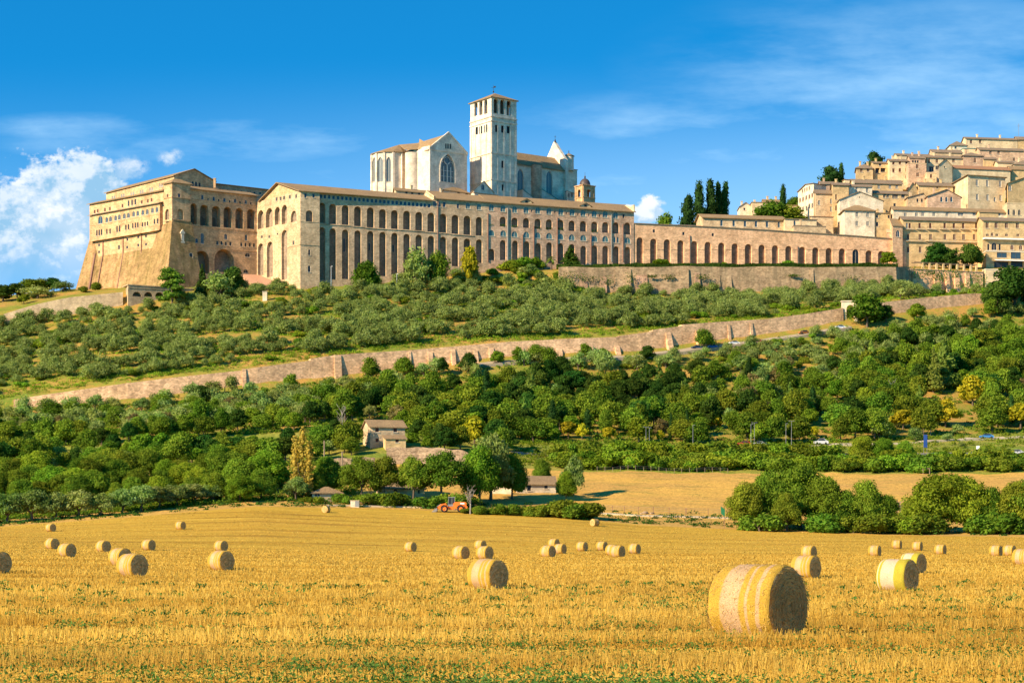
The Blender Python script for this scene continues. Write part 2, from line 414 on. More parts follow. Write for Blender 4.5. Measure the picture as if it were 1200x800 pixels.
def at_row(u, k):
    """point on the ground on terrain row k (fractional) in direction u"""
    uu = min(max(u, UC[0]), UC[-1]); k0 = min(int(k), NR - 2); f = k - k0
    d = (1 - f) * np.interp(uu, UC, RD[k0]) + f * np.interp(uu, UC, RD[k0 + 1])
    x = (u - 600) / F * d
    return Vector((x, d, gz(x, d)))
def at(u, d):
    x = (u - 600) / F * d
    return Vector((x, d, gz(x, d)))
def at_base(u, v, dmin=24, dmax=440):
    """where the sight line through (u, v) meets the field"""
    ds = np.linspace(dmin, dmax, 900); xs = (u - 600) / F * ds
    vv = HV - (ground(xs, ds) - CAMZ) * F / ds
    i = int(np.argmin(np.where(vv >= v - .01, vv - v, 9e9)))
    return Vector((xs[i], ds[i], gz(xs[i], ds[i])))

def sheet(name, k0, k1, us, mats, sub, first=None, kind='structure', matfn=None):
    mb = MB(); rows = []
    for k in range(k0, k1):
        n = sub[k - k0] if isinstance(sub, (list, tuple)) else sub
        for i in range(n + (1 if k == k1 - 1 else 0)):
            f = i / n
            ds = (1 - f) * np.interp(us, UC, RD[k]) + f * np.interp(us, UC, RD[k + 1])
            rows.append((ds, k + f))
    if first is not None: rows = [(np.full(len(us), q), -1) for q in first] + rows
    out = []
    for ds, k in rows:
        xs = (us - 600) / F * np.maximum(ds, 350.0)
        out.append([Vector(p) for p in zip(xs, ds, ground(xs, ds))])
    mb.grid(out, 0, True)
    return tag(mb.build(name, mats), kind=kind)

# ------------------------------------------------------------------ walls with real openings
def inside(p, poly):
    x, y = p; c = False; n = len(poly); j = n - 1
    for i in range(n):
        xi, yi = poly[i]; xj, yj = poly[j]
        if (yi > y) != (yj > y) and x < (xj - xi) * (y - yi) / (yj - yi) + xi: c = not c
        j = i
    return c

class Fac:
    """vertical wall plane from a to b (left to right seen from outside)"""
    def __init__(s, a, b):
        s.a = Vector((a[0], a[1], 0)); b = Vector((b[0], b[1], 0)); s.w = (b - s.a).length
        s.t = (b - s.a).normalized(); s.n = Vector((s.t.y, -s.t.x, 0))
    def st(s, u, v):
        k = (u - 600) / F
        # a + t*S = lam*(k,1)
        det = s.t.x - s.t.y * k
        S = (s.a.y * k - s.a.x) / det
        lam = s.a.y + s.t.y * S
        return S, ZV(v, lam)
    def pt(s, S, z, off=0.0): p = s.a + s.t * S + s.n * off; return Vector((p.x, p.y, z))
    def rect(s, u, v, w, h):
        """rectangle centred at photo (u, v), w x h photo pixels -> s0, s1, z0, z1"""
        s0, z1 = s.st(u - w / 2, v - h / 2); s1, z0 = s.st(u + w / 2, v + h / 2)
        zc0 = s.st(u, v + h / 2)[1]; zc1 = s.st(u, v - h / 2)[1]
        return s0, s1, zc0, zc1

def opening(s0, s1, z0, z1, arch, k=7):
    if not arch: return [(s0, z0), (s1, z0), (s1, z1), (s0, z1)]
    c = (s0 + s1) / 2; r = (s1 - s0) / 2
    if arch == 'p':            # pointed
        hh = min(r * 1.75, z1 - z0); zs = z1 - hh; pts = [(s0, z0), (s1, z0)]
        for i in range(k):
            a = i / (k - 1) * R(60); pts.append((s0 + 2 * r * math.cos(a), zs + 2 * r * math.sin(a) * hh / (1.732 * r)))
        for i in range(k - 2, -1, -1):
            a = i / (k - 1) * R(60); pts.append((s1 - 2 * r * math.cos(a), zs + 2 * r * math.sin(a) * hh / (1.732 * r)))
        return pts
    hh = min(r, z1 - z0 - .01); zs = z1 - hh; pts = [(s0, z0), (s1, z0)]
    for i in range(k + 1):
        a = math.pi * i / k; pts.append((c + r * math.cos(a), zs + hh * math.sin(a)))
    return pts

def wall(mb, fac, outline, holes, mi=0):
    """front face of a wall with holes; holes = [(poly, depth, back_mi or None)]"""
    vs = []; es = []
    def add(poly):
        b = len(vs); vs.extend([Vector(p) for p in poly]); n = len(poly)
        es.extend([(b + i, b + (i + 1) % n) for i in range(n)])
    add(outline)
    good = []
    for h in holes:
        if all(inside(p, outline) for p in h[0]): add(h[0]); good.append(h)
    r = delaunay_2d_cdt(vs, es, [], 0, 1e-5)
    V, T = r[0], r[2]
    b = len(mb.v); mb.v.extend([tuple(fac.pt(p.x, p.y)) for p in V])
    bb = [(min(p[0] for p in h[0]), max(p[0] for p in h[0]), min(p[1] for p in h[0]), max(p[1] for p in h[0])) for h in good]
    for f in T:
        c = (sum(V[i].x for i in f) / 3, sum(V[i].y for i in f) / 3)
        if not inside(c, outline): continue
        if any(q[0] < c[0] < q[1] and q[2] < c[1] < q[3] and inside(c, h[0]) for q, h in zip(bb, good)): continue
        pa, pb, pc = V[f[0]], V[f[1]], V[f[2]]
        if (pb - pa).cross(pc - pa) < 0: f = list(reversed(f))
        mb.f.append(tuple(b + i for i in f)); mb.mi.append(mi); mb.sm.append(False)
    for poly, dep, back in good:
        n = len(poly)
        for i in range(n):
            p, q = poly[i], poly[(i + 1) % n]
            mb.poly([fac.pt(p[0], p[1]), fac.pt(p[0], p[1], -dep), fac.pt(q[0], q[1], -dep), fac.pt(q[0], q[1])], mi)
        if back is not None: mb.poly([fac.pt(p[0], p[1], -dep) for p in poly], back)
    return good

def window(fac, poly, parent, depth=.35, style='glass', frame='frame', name='window', mull=True, sill=True):
    """glazing, frame, glazing bars or shutters: one mesh in an opening"""
    mb = MB()
    xs = [p[0] for p in poly]; zs = [p[1] for p in poly]; cx = (min(xs) + max(xs)) / 2; cz = (min(zs) + max(zs)) / 2
    w = max(xs) - min(xs); h = max(zs) - min(zs)
    fw = min(.10, w * .07) if w > 1.0 else .035
    kx, kz = 1 - 2 * fw / w, 1 - 2 * fw / h
    o = [(cx + (p[0] - cx) * .998, cz + (p[1] - cz) * .998) for p in poly]; q = [(cx + (p[0] - cx) * kx, cz + (p[1] - cz) * kz) for p in poly]
    mb.poly([fac.pt(p[0], p[1], -depth + .02) for p in o], 0)
    n = len(poly)
    for i in range(n):
        j = (i + 1) % n
        a, b, c, d = o[i], o[j], q[j], q[i]
        mb.poly([fac.pt(*a, -depth + .12), fac.pt(*b, -depth + .12), fac.pt(*c, -depth + .12), fac.pt(*d, -depth + .12)], 1)
        mb.poly([fac.pt(*d, -depth + .12), fac.pt(*c, -depth + .12), fac.pt(*c, -depth + .03), fac.pt(*d, -depth + .03)], 1)
    if mull and w > 1.3:
        mb.box(fac.pt(cx, min(zs) + .01, -depth + .07), .07, .06, h * .97, (fac.t, fac.n), 1)
    if sill:
        mb.box(fac.pt(cx, min(zs) - .16, .02), w + .3, .26, .15, (fac.t, fac.n), 2)
    st = {'glass': M['glass'], 'blue': M['glassb'], 'shut': M['shut'], 'teal': M['teal'], 'grey': M['greyshut'], 'lead': M['leaded']}[style]
    return mb.build(name, [st, M[frame], M['frame']], parent)

def make_windows(fac, specs, parent, wallholes):
    """specs: dicts u v w h arch style depth -> adds to wallholes and builds the window parts"""
    for q in specs:
        s0, s1, z0, z1 = fac.rect(q['u'], q['v'], q['w'] * (1.0 if q.get('arch') else 1.18), q['h'] * (1.0 if q.get('arch') else 1.06))
        poly = opening(s0, s1, z0, z1, q.get('arch'))
        dep = q.get('depth', .22)
        wallholes.append((poly, dep, q.get('back')))
        if q.get('back') is None:
            q['_p'] = (poly, dep)
def W(us, vs, w, h, **k):
    """rows of windows in photo pixels"""
    if not hasattr(us, '__len__'): us = [us]
    n = len(us)
    if not hasattr(vs, '__len__'): vs = [vs] * n
    if len(vs) == 2 and n > 2: vs = [vs[0] + (vs[1] - vs[0]) * (u - us[0]) / (us[-1] - us[0]) for u in us]
    if not hasattr(w, '__len__'): w = [w] * n
    if not hasattr(h, '__len__'): h = [h] * n
    return [dict(u=a, v=b, w=c, h=d, **k) for a, b, c, d in zip(us, vs, w, h)]

def facade(mb, fac, outline, specs, parent, mi=0):
    holes = []
    make_windows(fac, specs, parent, holes)
    good = wall(mb, fac, outline, holes, mi)
    okp = {id(g[0]) for g in good}
    for q in specs:
        if '_p' in q:
            poly, dep = q.pop('_p')
            if id(poly) in okp: window(fac, poly, parent, dep, q.get('style', 'glass'), q.get('frame', 'frame'), mull=q.get('mull', True), sill=q.get('sill', True))
            else: print('window outside wall', parent.name, q)

def slab(mb, poly, th=.22, mi=0, up=True):
    """roof plane: polygon of 3D points, thickened downwards"""
    n = (Vector(poly[1]) - Vector(poly[0])).cross(Vector(poly[2]) - Vector(poly[0]))
    poly = [Vector(p) for p in poly]
    if n.z < 0: poly.reverse()
    mb.prism(poly, [p - Vector((0, 0, th)) for p in poly], mi)

def roofed(mb, A, B, C, ze, zr, kind, ov=.5, th=.25, ridge=.5):
    """roof over parallelogram A B (front) C (back of A); ze eave, zr ridge height"""
    A, B, C = (Vector((p[0], p[1], 0)) for p in (A, B, C))
    t = (B - A); m = (C - A); w = t.length; dp = m.length; t.normalize(); m.normalize()
    def q(s, r_, z): p = A + t * s + m * r_; return Vector((p.x, p.y, z))
    if kind == 'ridge':
        rm = dp * ridge; k = (zr - ze) / rm; kb = (zr - ze) / (dp - rm)
        slab(mb, [q(-ov, -ov, ze - k * ov), q(w + ov, -ov, ze - k * ov), q(w + ov, rm, zr), q(-ov, rm, zr)], th)
        slab(mb, [q(-ov, rm, zr + .004), q(w + ov, rm, zr + .004), q(w + ov, dp + ov, ze - kb * ov), q(-ov, dp + ov, ze - kb * ov)], th)
    elif kind == 'gable':
        rm = w * ridge; k = (zr - ze) / rm; kb = (zr - ze) / (w - rm)
        slab(mb, [q(-ov, -ov, ze - k * ov), q(rm, -ov, zr), q(rm, dp + ov, zr), q(-ov, dp + ov, ze - k * ov)], th)
        slab(mb, [q(rm, -ov, zr + .004), q(w + ov, -ov, ze - kb * ov), q(w + ov, dp + ov, ze - kb * ov), q(rm, dp + ov, zr + .004)], th)
    elif kind == 'hip':
        h = min(w, dp) / 2; k = (zr - ze) / h
        a, b, c, d = q(-ov, -ov, ze - k * ov), q(w + ov, -ov, ze - k * ov), q(w + ov, dp + ov, ze - k * ov), q(-ov, dp + ov, ze - k * ov)
        if w >= dp: r1, r2 = q(h, dp / 2, zr), q(w - h + .01, dp / 2, zr); S = [[a, b, r2, r1], [b, c, r2], [c, d, r1, r2], [d, a, r1]]
        else: r1, r2 = q(w / 2, h, zr), q(w / 2, dp - h + .01, zr); S = [[a, b, r1], [b, c, r2, r1], [c, d, r2], [d, a, r1, r2]]
        for s_ in S: slab(mb, s_, th)
    elif kind == 'shed':
        k = (zr - ze) / dp
        slab(mb, [q(-ov, -ov, ze - k * ov), q(w + ov, -ov, ze - k * ov), q(w + ov, dp + ov, zr + k * ov), q(-ov, dp + ov, zr + k * ov)], th)
    elif kind == 'flat':
        slab(mb, [q(-.1, -.1, ze + .25), q(w + .1, -.1, ze + .25), q(w + .1, dp + .1, ze + .25), q(-.1, dp + .1, ze + .25)], .5)

def house(name, label, cat, A, B, C, ve, vb, roof='ridge', rise=2.0, mat='tan', roofm='tile', front=(), left=(), group=None, ov=.6, ridge=.5, chim=0, down=0.0, zb=None):
    """A, B front corners and C back left corner as (photo column, distance); ve eave row, vb base row"""
    a, b, c = PX(*A), PX(*B), PX(*C)
    ze = ZV(ve, A[1]); z0 = (ZV(vb, A[1]) if zb is None else zb) - down
    zr = ze + rise
    d = b + (c - a)
    z0 = min(z0, min(gz(p.x, p.y) for p in (a, b, c, d)) - 1.0)
    root = thing(name, ((a.x + b.x + c.x + d.x) / 4, (a.y + b.y + c.y + d.y) / 4, z0), label, cat, group)
    fr = Fac(a, b); lf = Fac(c, a); rt = Fac(b, d); bk = Fac(d, c)
    mb = MB()
    def out(f, g):
        if g: return [(0, z0), (f.w, z0), (f.w, ze), (f.w * g, zr - .05), (0, ze)]
        return [(0, z0), (f.w, z0), (f.w, ze), (0, ze)]
    g = ridge if roof == 'gable' else None; h = ridge if roof == 'ridge' else None
    facade(mb, fr, out(fr, g), list(front), root)
    hl = None if not h else 1 - h
    fl, frr = out(lf, hl), out(rt, h)
    if roof == 'shed':
        fl = [(0, z0), (lf.w, z0), (lf.w, ze), (0, zr - .05)]; frr = [(0, z0), (rt.w, z0), (rt.w, zr - .05), (0, ze)]
    facade(mb, lf, fl, list(left), root)
    wall(mb, rt, frr, [])
    wall(mb, bk, out(bk, (1 - g) if g else None) if roof != 'shed' else [(0, z0), (bk.w, z0), (bk.w, zr - .05), (0, zr - .05)], [])
    mb.build('wall', M[mat], root)
    mr = MB(); roofed(mr, a, b, c, ze, zr, roof, ov, .25, ridge)
    rf = mr.build('roof', M[roofm], root)
    for i in range(chim):
        mc = MB(); f = (.25, .7, .5)[i % 3]
        p = a + (b - a) * f + (c - a) * .45
        mc.box((p.x, p.y, ze), .8, .8, (zr - ze) + 1.2, (fr.t, fr.n)); mc.box((p.x, p.y, zr + 1.2), 1.05, 1.05, .2, (fr.t, fr.n))
        mc.build('chimney', M[mat], rf)
    root['_fr'] = 1
    return root, fr, lf, (z0, ze, zr)

def ribbon(name, mats, pts, parent=None, origin=None):
    """solid wall along a polyline of (front xy, z bottom, z top, thickness)"""
    mb = MB()
    n = len(pts)
    T = [(Vector(pts[min(i + 1, n - 1)][0]) - Vector(pts[max(i - 1, 0)][0])).normalized() for i in range(n)]
    fr, bk = [], []
    for (xy, z0, z1, th), t in zip(pts, T):
        q = Vector((-t.y, t.x)) * th
        bat = (z1 - z0) * .06; o = Vector((t.y, -t.x)) * bat
        fr.append((Vector((xy[0] + o.x, xy[1] + o.y, z0)), Vector((xy[0], xy[1], z1)), Vector((xy[0] + q.x, xy[1] + q.y, z1)), Vector((xy[0] + q.x, xy[1] + q.y, z0))))
    mb.grid([[f[k] for f in fr] for k in (0, 1)]); mb.grid([[f[k] for f in fr] for k in (1, 2)]); mb.grid([[f[k] for f in fr] for k in (2, 3)])
    mb.poly([fr[0][0], fr[0][1], fr[0][2], fr[0][3]]); mb.poly(list(reversed(fr[-1])))
    return mb.build(name, mats, parent, origin)
# ------------------------------------------------------------------ ground materials
def field_mat():
    m, t = new_mat('stubble_ground')
    pos = t.n('ShaderNodeNewGeometry').outputs['Position']
    rot = t.n('ShaderNodeMapping', {'Vector': pos, 'Rotation': (0, 0, R(4))}).outputs[0]
    rows = t.noise(t.scale(rot, (.035, 1.0, 1.0)), 0.55, 4, 0.6)          # swaths left by the combine
    rows2 = t.noise(t.scale(rot, (.10, 1.0, 1.0)), 2.6, 3, 0.6)
    blot = t.noise(pos, .035, 4, .6)
    fine = t.noise(t.scale(pos, (3.0, .8, 1.0)), 3.0, 3, .7)
    col = t.mix(t.mapr(rows, .36, .64), (.50, .29, .032), (.66, .42, .06))
    col = t.mix(t.m('MULTIPLY', t.mapr(rows2, .5, .72), .6), col, (.36, .20, .04))
    col = t.mix(t.m('MULTIPLY', t.mapr(blot, .48, .68), .4), col, (.56, .31, .05))
    st = t.mapr(t.noise(t.scale(pos, (.012, .22, .0)), 1.0, 6, .66), .47, .62); st = t.m('MULTIPLY', st, t.mapr(t.noise(t.scale(pos, (.05, .16, 0)), 1.0, 4, .6), .40, .62, .15, 1)); col = t.mix(t.m('MULTIPLY', st, .72), col, (.26, .135, .022))
    grn = t.noise(t.scale(pos, (.5, 1, 1)), .55, 4, .65)
    sp = t.noise(pos, 3.2, 2, .6)
    g = t.m('MULTIPLY', t.mapr(grn, .55, .68), t.mapr(sp, .48, .6))
    col = t.mix(t.m('MULTIPLY', g, .7), col, (.16, .19, .04))
    k = t.mapr(fine, .3, .7, .66, 1.28)
    col = t.mix(1.0, col, t.n('ShaderNodeCombineXYZ', {0: k, 1: k, 2: k}).outputs[0], 'MULTIPLY')
    finish(t, col, .95, t.m('ADD', t.m('MULTIPLY', fine, .5), t.m('ADD', rows2, rows)), .9, .25, .05)
    return m
def dry_mat():
    m, t = new_mat('dry_grass')
    pos = t.n('ShaderNodeNewGeometry').outputs['Position']
    n1 = t.noise(t.scale(pos, (.4, 1, 1)), .08, 5, .6); n2 = t.noise(pos, 1.2, 3, .7)
    n3 = t.noise(t.scale(pos, (.25, 1, 1)), .5, 3, .6)
    col = t.mix(t.mapr(n1, .38, .6), (.58, .34, .075), (.48, .28, .075))
    col = t.mix(t.m('MULTIPLY', t.mapr(n3, .52, .68), .6), col, (.22, .20, .045))
    k = t.mapr(n2, .3, .7, .7, 1.25)
    col = t.mix(1.0, col, t.n('ShaderNodeCombineXYZ', {0: k, 1: k, 2: k}).outputs[0], 'MULTIPLY')
    finish(t, col, .95, n2, .8, .3, .05)
    return m
def hill_mat():
    m, t = new_mat('hillside_grass_and_earth')
    pos = t.n('ShaderNodeNewGeometry').outputs['Position']
    n1 = t.noise(t.scale(pos, (.45, 1.0, 1.0)), .07, 5, .6); n2 = t.noise(pos, .35, 4, .65); n3 = t.noise(pos, 1.3, 3, .7)
    col = t.mix(t.mapr(n1, .38, .58), (.13, .19, .024), (.42, .235, .06))
    col = t.mix(t.m('MULTIPLY', t.mapr(n2, .46, .60), .75), col, (.20, .235, .03))
    col = t.mix(t.m('MULTIPLY', t.mapr(n3, .48, .64), .7), col, (.33, .19, .05))
    finish(t, col, .95, n3, .8, .4, .05)
    return m
def meadow_mat():
    m, t = new_mat('green_meadow')
    pos = t.n('ShaderNodeNewGeometry').outputs['Position']
    n1 = t.noise(t.scale(pos, (.4, 1, 1)), .12, 5, .6); n3 = t.noise(pos, 1.1, 3, .7)
    col = t.mix(t.mapr(n1, .4, .62), (.17, .22, .028), (.30, .26, .05))
    k = t.mapr(n3, .3, .7, .65, 1.3)
    col = t.mix(1.0, col, t.n('ShaderNodeCombineXYZ', {0: k, 1: k, 2: k}).outputs[0], 'MULTIPLY')
    finish(t, col, .95, n3, .8, .4, .05)
    return m
M['field'] = field_mat(); M['dry'] = dry_mat(); M['hill'] = hill_mat(); M['meadow'] = meadow_mat()
M['asphalt'] = plain('asphalt', (.20, .19, .18), .9)
M['lane'] = plain('dusty_lane', (.34, .27, .18), .95)
M['gravel'] = plain('pale_gravel', (.50, .40, .26), .95)
M['terrac'] = plain('terracotta_paving', (.50, .27, .16), .9)

US = np.arange(-900, 2101, 15.0)
sheet('harvested_field', 0, K_EDGE, US, M['field'], [8, 8, 8, 8, 8, 6, 6], first=[-90, -40, -10, 8])
sheet('dry_meadow', K_EDGE, K_FTOP, US, M['dry'], [4, 10])
sheet('roadside_meadow', K_FTOP, K_WOOD, US, M['meadow'], [6, 5])
sheet('hillside', K_WOOD, NR - 1, US, M['hill'], [14, 3, 10, 10, 3, 6, 6, 4, 4, 4, 4])

def lane(name, label_kind, pts, w, mat, up=.06):
    """thin strip of road following the ground; pts (x, d)"""
    mb = MB(); rows = [[], []]
    n = len(pts)
    for i in range(n):
        t = (Vector(pts[min(i + 1, n - 1)]) - Vector(pts[max(i - 1, 0)])).normalized(); q = Vector((-t.y, t.x)) * (w / 2)
        zc = gz(*pts[i]) + up
        for k, sg in enumerate((-1, 1)):
            p = Vector(pts[i]) + q * sg
            rows[k].append(Vector((p.x, p.y, max(zc, gz(p.x, p.y) + up))))
    mb.grid(rows, 0, True)
    # skirt down into the ground
    for k in (0, 1): mb.grid([rows[k], [p - Vector((0, 0, 1.2)) for p in rows[k]]] if k else [[p - Vector((0, 0, 1.2)) for p in rows[k]], rows[k]], 0)
    return tag(mb.build(name, mat), kind='structure')
def rowpts(u0, u1, k, step=12): return [tuple(at_row(u, k)[:2]) for u in np.arange(u0, u1 + .1, step)]
lane('country_road', '', rowpts(600, 1500, K_ROAD), 6.0, M['asphalt'])
lane('upper_lane', '', rowpts(800, 1500, K_WOOD - .25), 4.0, M['gravel'])
lane('field_track', '', rowpts(690, 860, K_TRACK), 3.0, M['gravel'])
lane('farm_track', '', [tuple(at(u, d)[:2]) for u, d in ((380, 441), (420, 444), (470, 446), (510, 446), (545, 445))], 3.0, M['gravel'])
lane('road_below_wall', '', [tuple((at_row(u, K_W0 - .035))[:2]) for u in np.arange(560, 1010, 15)], 4.0, M['lane'], .25)
# ------------------------------------------------------------------ the convent, left block with the battered base
def z4(x, y): return (80 + x / 8, 190 + y / 8)
def z6(x, y): return (80 + x / 8, 250 + y / 8)
def z5(x, y): return (190 + x / 6, 190 + y / 6)
def z1(x, y): return (60 + x / 4, 180 + y / 4)
def z2(x, y): return (300 + x / 4, 180 + y / 4)
def z3(x, y): return (420 + x / 4, 90 + y / 4)
def z4b(x, y): return (560 + x / 4, 180 + y / 4)
def course(mb, fac, s0, s1, z, h=.35, pr=.25, mi=0):
    p = fac.pt((s0 + s1) / 2, z, pr / 2 - .02); mb.box(p, s1 - s0, pr + .04, h, (fac.t, -fac.n), mi)
def L(f, xs, ys, sx, w, h, **k):
    pts = [f(x, y) for x, y in zip(xs, ys)]
    n = len(pts)
    w = w if hasattr(w, '__len__') else [w] * n; h = h if hasattr(h, '__len__') else [h] * n
    return [dict(u=p[0], v=p[1], w=a / sx, h=b / sx, **k) for p, a, b in zip(pts, w, h)]
def arches(f, xs, tops, bots, sx, w, **k):
    n = len(xs); w = w if hasattr(w, '__len__') else [w] * n
    bots = bots if hasattr(bots, '__len__') else [bots] * n
    return L(f, xs, [(a + b) / 2 for a, b in zip(tops, bots)], sx, w, [b - a for a, b in zip(tops, bots)], arch='r', **k)

def left_block():
    a, b, c = PX(202.5, 790), PX(301, 810), PX(105, 825)
    FR, LF = Fac(a, b), Fac(c, a)
    z0 = 106.0; ze = 146.9
    root = thing('convent_residence', (a.x, a.y, z0), 'large golden stone convent block on a sloping buttressed base, leftmost of the hilltop buildings', 'convent')
    # ---- front (right-facing) wall
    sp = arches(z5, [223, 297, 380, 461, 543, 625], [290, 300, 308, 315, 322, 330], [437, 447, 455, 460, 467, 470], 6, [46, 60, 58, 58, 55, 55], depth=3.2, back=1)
    sp += L(z5, [283, 363, 438, 513, 587], [248, 258, 265, 272, 280], 6, 17, [38, 34, 30, 30, 28], arch='r', style='blue', frame='framew')
    sp += L(z5, [323, 398, 475, 548, 623], [262, 268, 276, 283, 291], 6, 9, 15, sill=False)
    sp += L(z5, [282, 243, 448, 590], [535, 552, 523, 530], 6, [24, 20, 22, 20], [75, 34, 40, 42], arch='r', style='blue')
    sp += L(z5, [388, 418, 449, 480, 557, 587, 617, 646], [567, 568, 572, 573, 578, 580, 582, 583], 6, 14, 28, arch='r', frame='framew')
    sp += arches(z1, [707, 811], [455, 448], [560, 556], 4, [66, 92], depth=4.0, back=1)
    sp += L(z1, [920, 912], [475, 551], 4, [24, 22], [20, 18], arch='r')
    sp += L(z1, [690], [487], 4, [8], [30], arch='r', depth=4.3) if False else []
    mb = MB()
    facade(mb, FR, [(0, z0), (FR.w, z0), (FR.w, 147.9), (0, 147.9)], sp, root)
    # inner doors at the back of the loggia: lower dark arches
    for x, bot, w_ in zip([223, 297, 380, 461, 543, 625], [437, 447, 455, 460, 467, 470], [20, 36, 36, 34, 30, 30]):
        u, v = z5(x, bot - 38); s0, s1, q0, q1 = FR.rect(u, v, w_ / 6, 76 / 6 * .95)
        o = opening(s0, s1, q0, q1, 'r'); mn = MB(); mn.prism([FR.pt(p[0], p[1], -3.1) for p in o], [FR.pt(p[0], p[1], -3.25) for p in o]); mn.build('loggia_door', M['framed'], root)
    # ---- left wall
    sp = L(z4, [565, 597, 628], [385, 377, 370], 8, 17, 58, arch='r', frame='framew')
    sp += L(z4, [247, 275, 343, 390, 508, 688, 745, 780], [465, 457, 447, 437, 410, 375, 365, 355], 8, 15, 34, style='shut')
    sp += L(z6, [288, 288, 553, 551, 475, 655, 655, 728, 728], [297, 362, 245, 318, 318, 222, 298, 213, 290], 8, 15, [26, 24, 28, 28, 40, 26, 26, 26, 26], sill=False)
    sp += L(z6, [238], [90], 8, 16, 50, arch='r')
    facade(mb, LF, [(0, z0), (LF.w, z0), (LF.w, ze), (0, ze)], sp, root)
    d = b + (c - a)
    wall(mb, Fac(b, d), [(0, z0), (Fac(b, d).w, z0), (Fac(b, d).w, ze), (0, ze)], [])
    wall(mb, Fac(d, c), [(0, z0), (Fac(d, c).w, z0), (Fac(d, c).w, ze), (0, ze)], [])
    mb.poly([Vector((p.x, p.y, ze - .1)) for p in (a, b, d, c)])
    mb.build('wall', [M['gold'], M['niche']], root)
    # ---- corner tower, a little proud of both walls
    at_ = a + FR.n * .7 + LF.n * .7
    tr = at_ + FR.t * (FR.st(222.5, 240)[0] + .5); tl = at_ - LF.t * 5.0
    tb = tl + (tr - at_)
    F1, F2 = Fac(at_, tr), Fac(tl, at_)
    mt = MB(); tz0, tz1 = ZV(259, 790), ZV(213, 790)
    sp = L(z5, [128], [369], 6, 42, 78, arch='r', depth=.9, back=1) + L(z5, [120], [235], 6, 16, 30, arch='r', style='blue', frame='framew')
    facade(mt, F1, [(0, tz0), (F1.w, tz0), (F1.w, tz1), (0, tz1)], sp, root)
    sp = L(z4, [927], [490], 8, 36, 100, arch='r', depth=.8, back=1) + L(z4, [930], [315], 8, 14, 30, style='shut')
    facade(mt, F2, [(0, tz0), (F2.w, tz0), (F2.w, tz1), (0, tz1)], sp, root)
    for f, g in ((tr, tb), (tb, tl)): wall(mt, Fac(f, g), [(0, tz0), (Fac(f, g).w, tz0), (Fac(f, g).w, tz1), (0, tz1)], [])
    course(mt, F1, -.2, F1.w, ZV(232, 790)); course(mt, F2, 0, F2.w + .2, ZV(232, 790) + .002); course(mt, F1, -.2, F1.w, ZV(258, 790), .4)
    mt.build('corner_tower', [M['gold'], M['niche']], root)
    mr = MB(); roofed(mr, at_, tr, tl, tz1, tz1 + 1.6, 'hip', .7, .25)
    mr.build('roof', M['tile'], root)
    # ---- glazed gallery projecting from the left wall
    s0, s1 = LF.st(108.5, 255)[0], LF.st(190.3, 240)[0]
    ga, gb = LF.pt(s0, 0, 1.3), LF.pt(s1, 0, 1.3)
    GF = Fac(ga, gb); g0, g1 = ZV(282.5, 822), ZV(252.5, 822)
    mg = MB()
    sp = L(z4, [300], [540], 8, 44, 76, arch='r', style='blue', mull=True)
    sp += L(z4, [360, 395, 443, 478, 525, 563, 612, 650, 697, 740, 788, 830], [540, 532, 523, 515, 505, 498, 486, 480, 472, 465, 452, 445], 8, 26, 52, arch='r', style='blue')
    sp += L(z6, [268, 290, 312, 362, 392, 457, 482, 540, 565, 605, 628, 652, 695, 720, 743, 808, 838], [182, 179, 176, 170, 166, 146, 143, 131, 127, 115, 111, 107, 105, 100, 95, 76, 72], 8, 14, [58, 58, 58, 50, 50, 62, 62, 52, 52, 52, 52, 52, 42, 42, 42, 50, 50], arch='r')
    facade(mg, GF, [(0, g0), (GF.w, g0), (GF.w, g1), (0, g1)], sp, root)
    for p, q in ((gb, gb - LF.n * 1.35), (ga - LF.n * 1.35, ga)):
        ff = Fac(p, q); wall(mg, ff, [(0, g0), (ff.w, g0), (ff.w, g1), (0, g1)], [])
    mg.poly([ga + Vector((0, 0, g0)), gb + Vector((0, 0, g0)), gb - LF.n * 1.35 + Vector((0, 0, g0)), ga - LF.n * 1.35 + Vector((0, 0, g0))])
    course(mg, GF, 0, GF.w, g0 - .2, .45, .3); course(mg, GF, 0, GF.w, g0 + 12.2 - 6, .2, .1)
    mg.build('gallery', M['gold'], root)
    mr = MB()
    slab(mr, [GF.pt(-.6, g1 + .05, .9), GF.pt(GF.w + .6, g1 + .05, .9), GF.pt(GF.w + .6, g1 + .75, -1.25), GF.pt(-.6, g1 + .75, -1.25)], .2)
    mr.build('roof', M['tiled'], root)
    # ---- main eaves
    mr = MB()
    e = LF.w
    slab(mr, [LF.pt(-.8, ze - .1, .95), LF.pt(e - 5, ze - .1, .95), LF.pt(e - 5, ze + 1.9, -5), LF.pt(-.8, ze + 1.9, -5)], .25)
    s2 = FR.st(222.5, 225)[0]
    slab(mr, [FR.pt(s2 - 1, 147.6, .95), FR.pt(FR.w + .6, 147.6, .95), FR.pt(FR.w + .6, 150.3, -8), FR.pt(s2 - 1, 150.3, -8)], .25)
    mr.build('roof', M['tile'], root)
    # ---- sloping base
    colr = []
    def colm(top, o_dir, zb=107.0, sl=.195): h = top.z - zb; return (top, Vector((top.x, top.y, zb)) + o_dir * (h * sl))
    zl = ZV(281, 825)
    colr.append(colm(LF.pt(0, zl, -14), -LF.t))
    colr.append(colm(LF.pt(-.01, zl, .02), LF.n - LF.t))
    for u, v, d in ((111, 283, 822), (114.5, 300, 820), (146, 296, 810), (178, 291, 799), (187, 266, 796)):
        colr.append(colm(LF.pt(LF.st(u, v)[0], ZV(v, d), .03), LF.n))
    colr.append(colm(Vector((a.x, a.y, tz0 + .1)) + (FR.n + LF.n) * .72, FR.n + LF.n))
    sB = FR.st(222.5, 260)[0] + .5
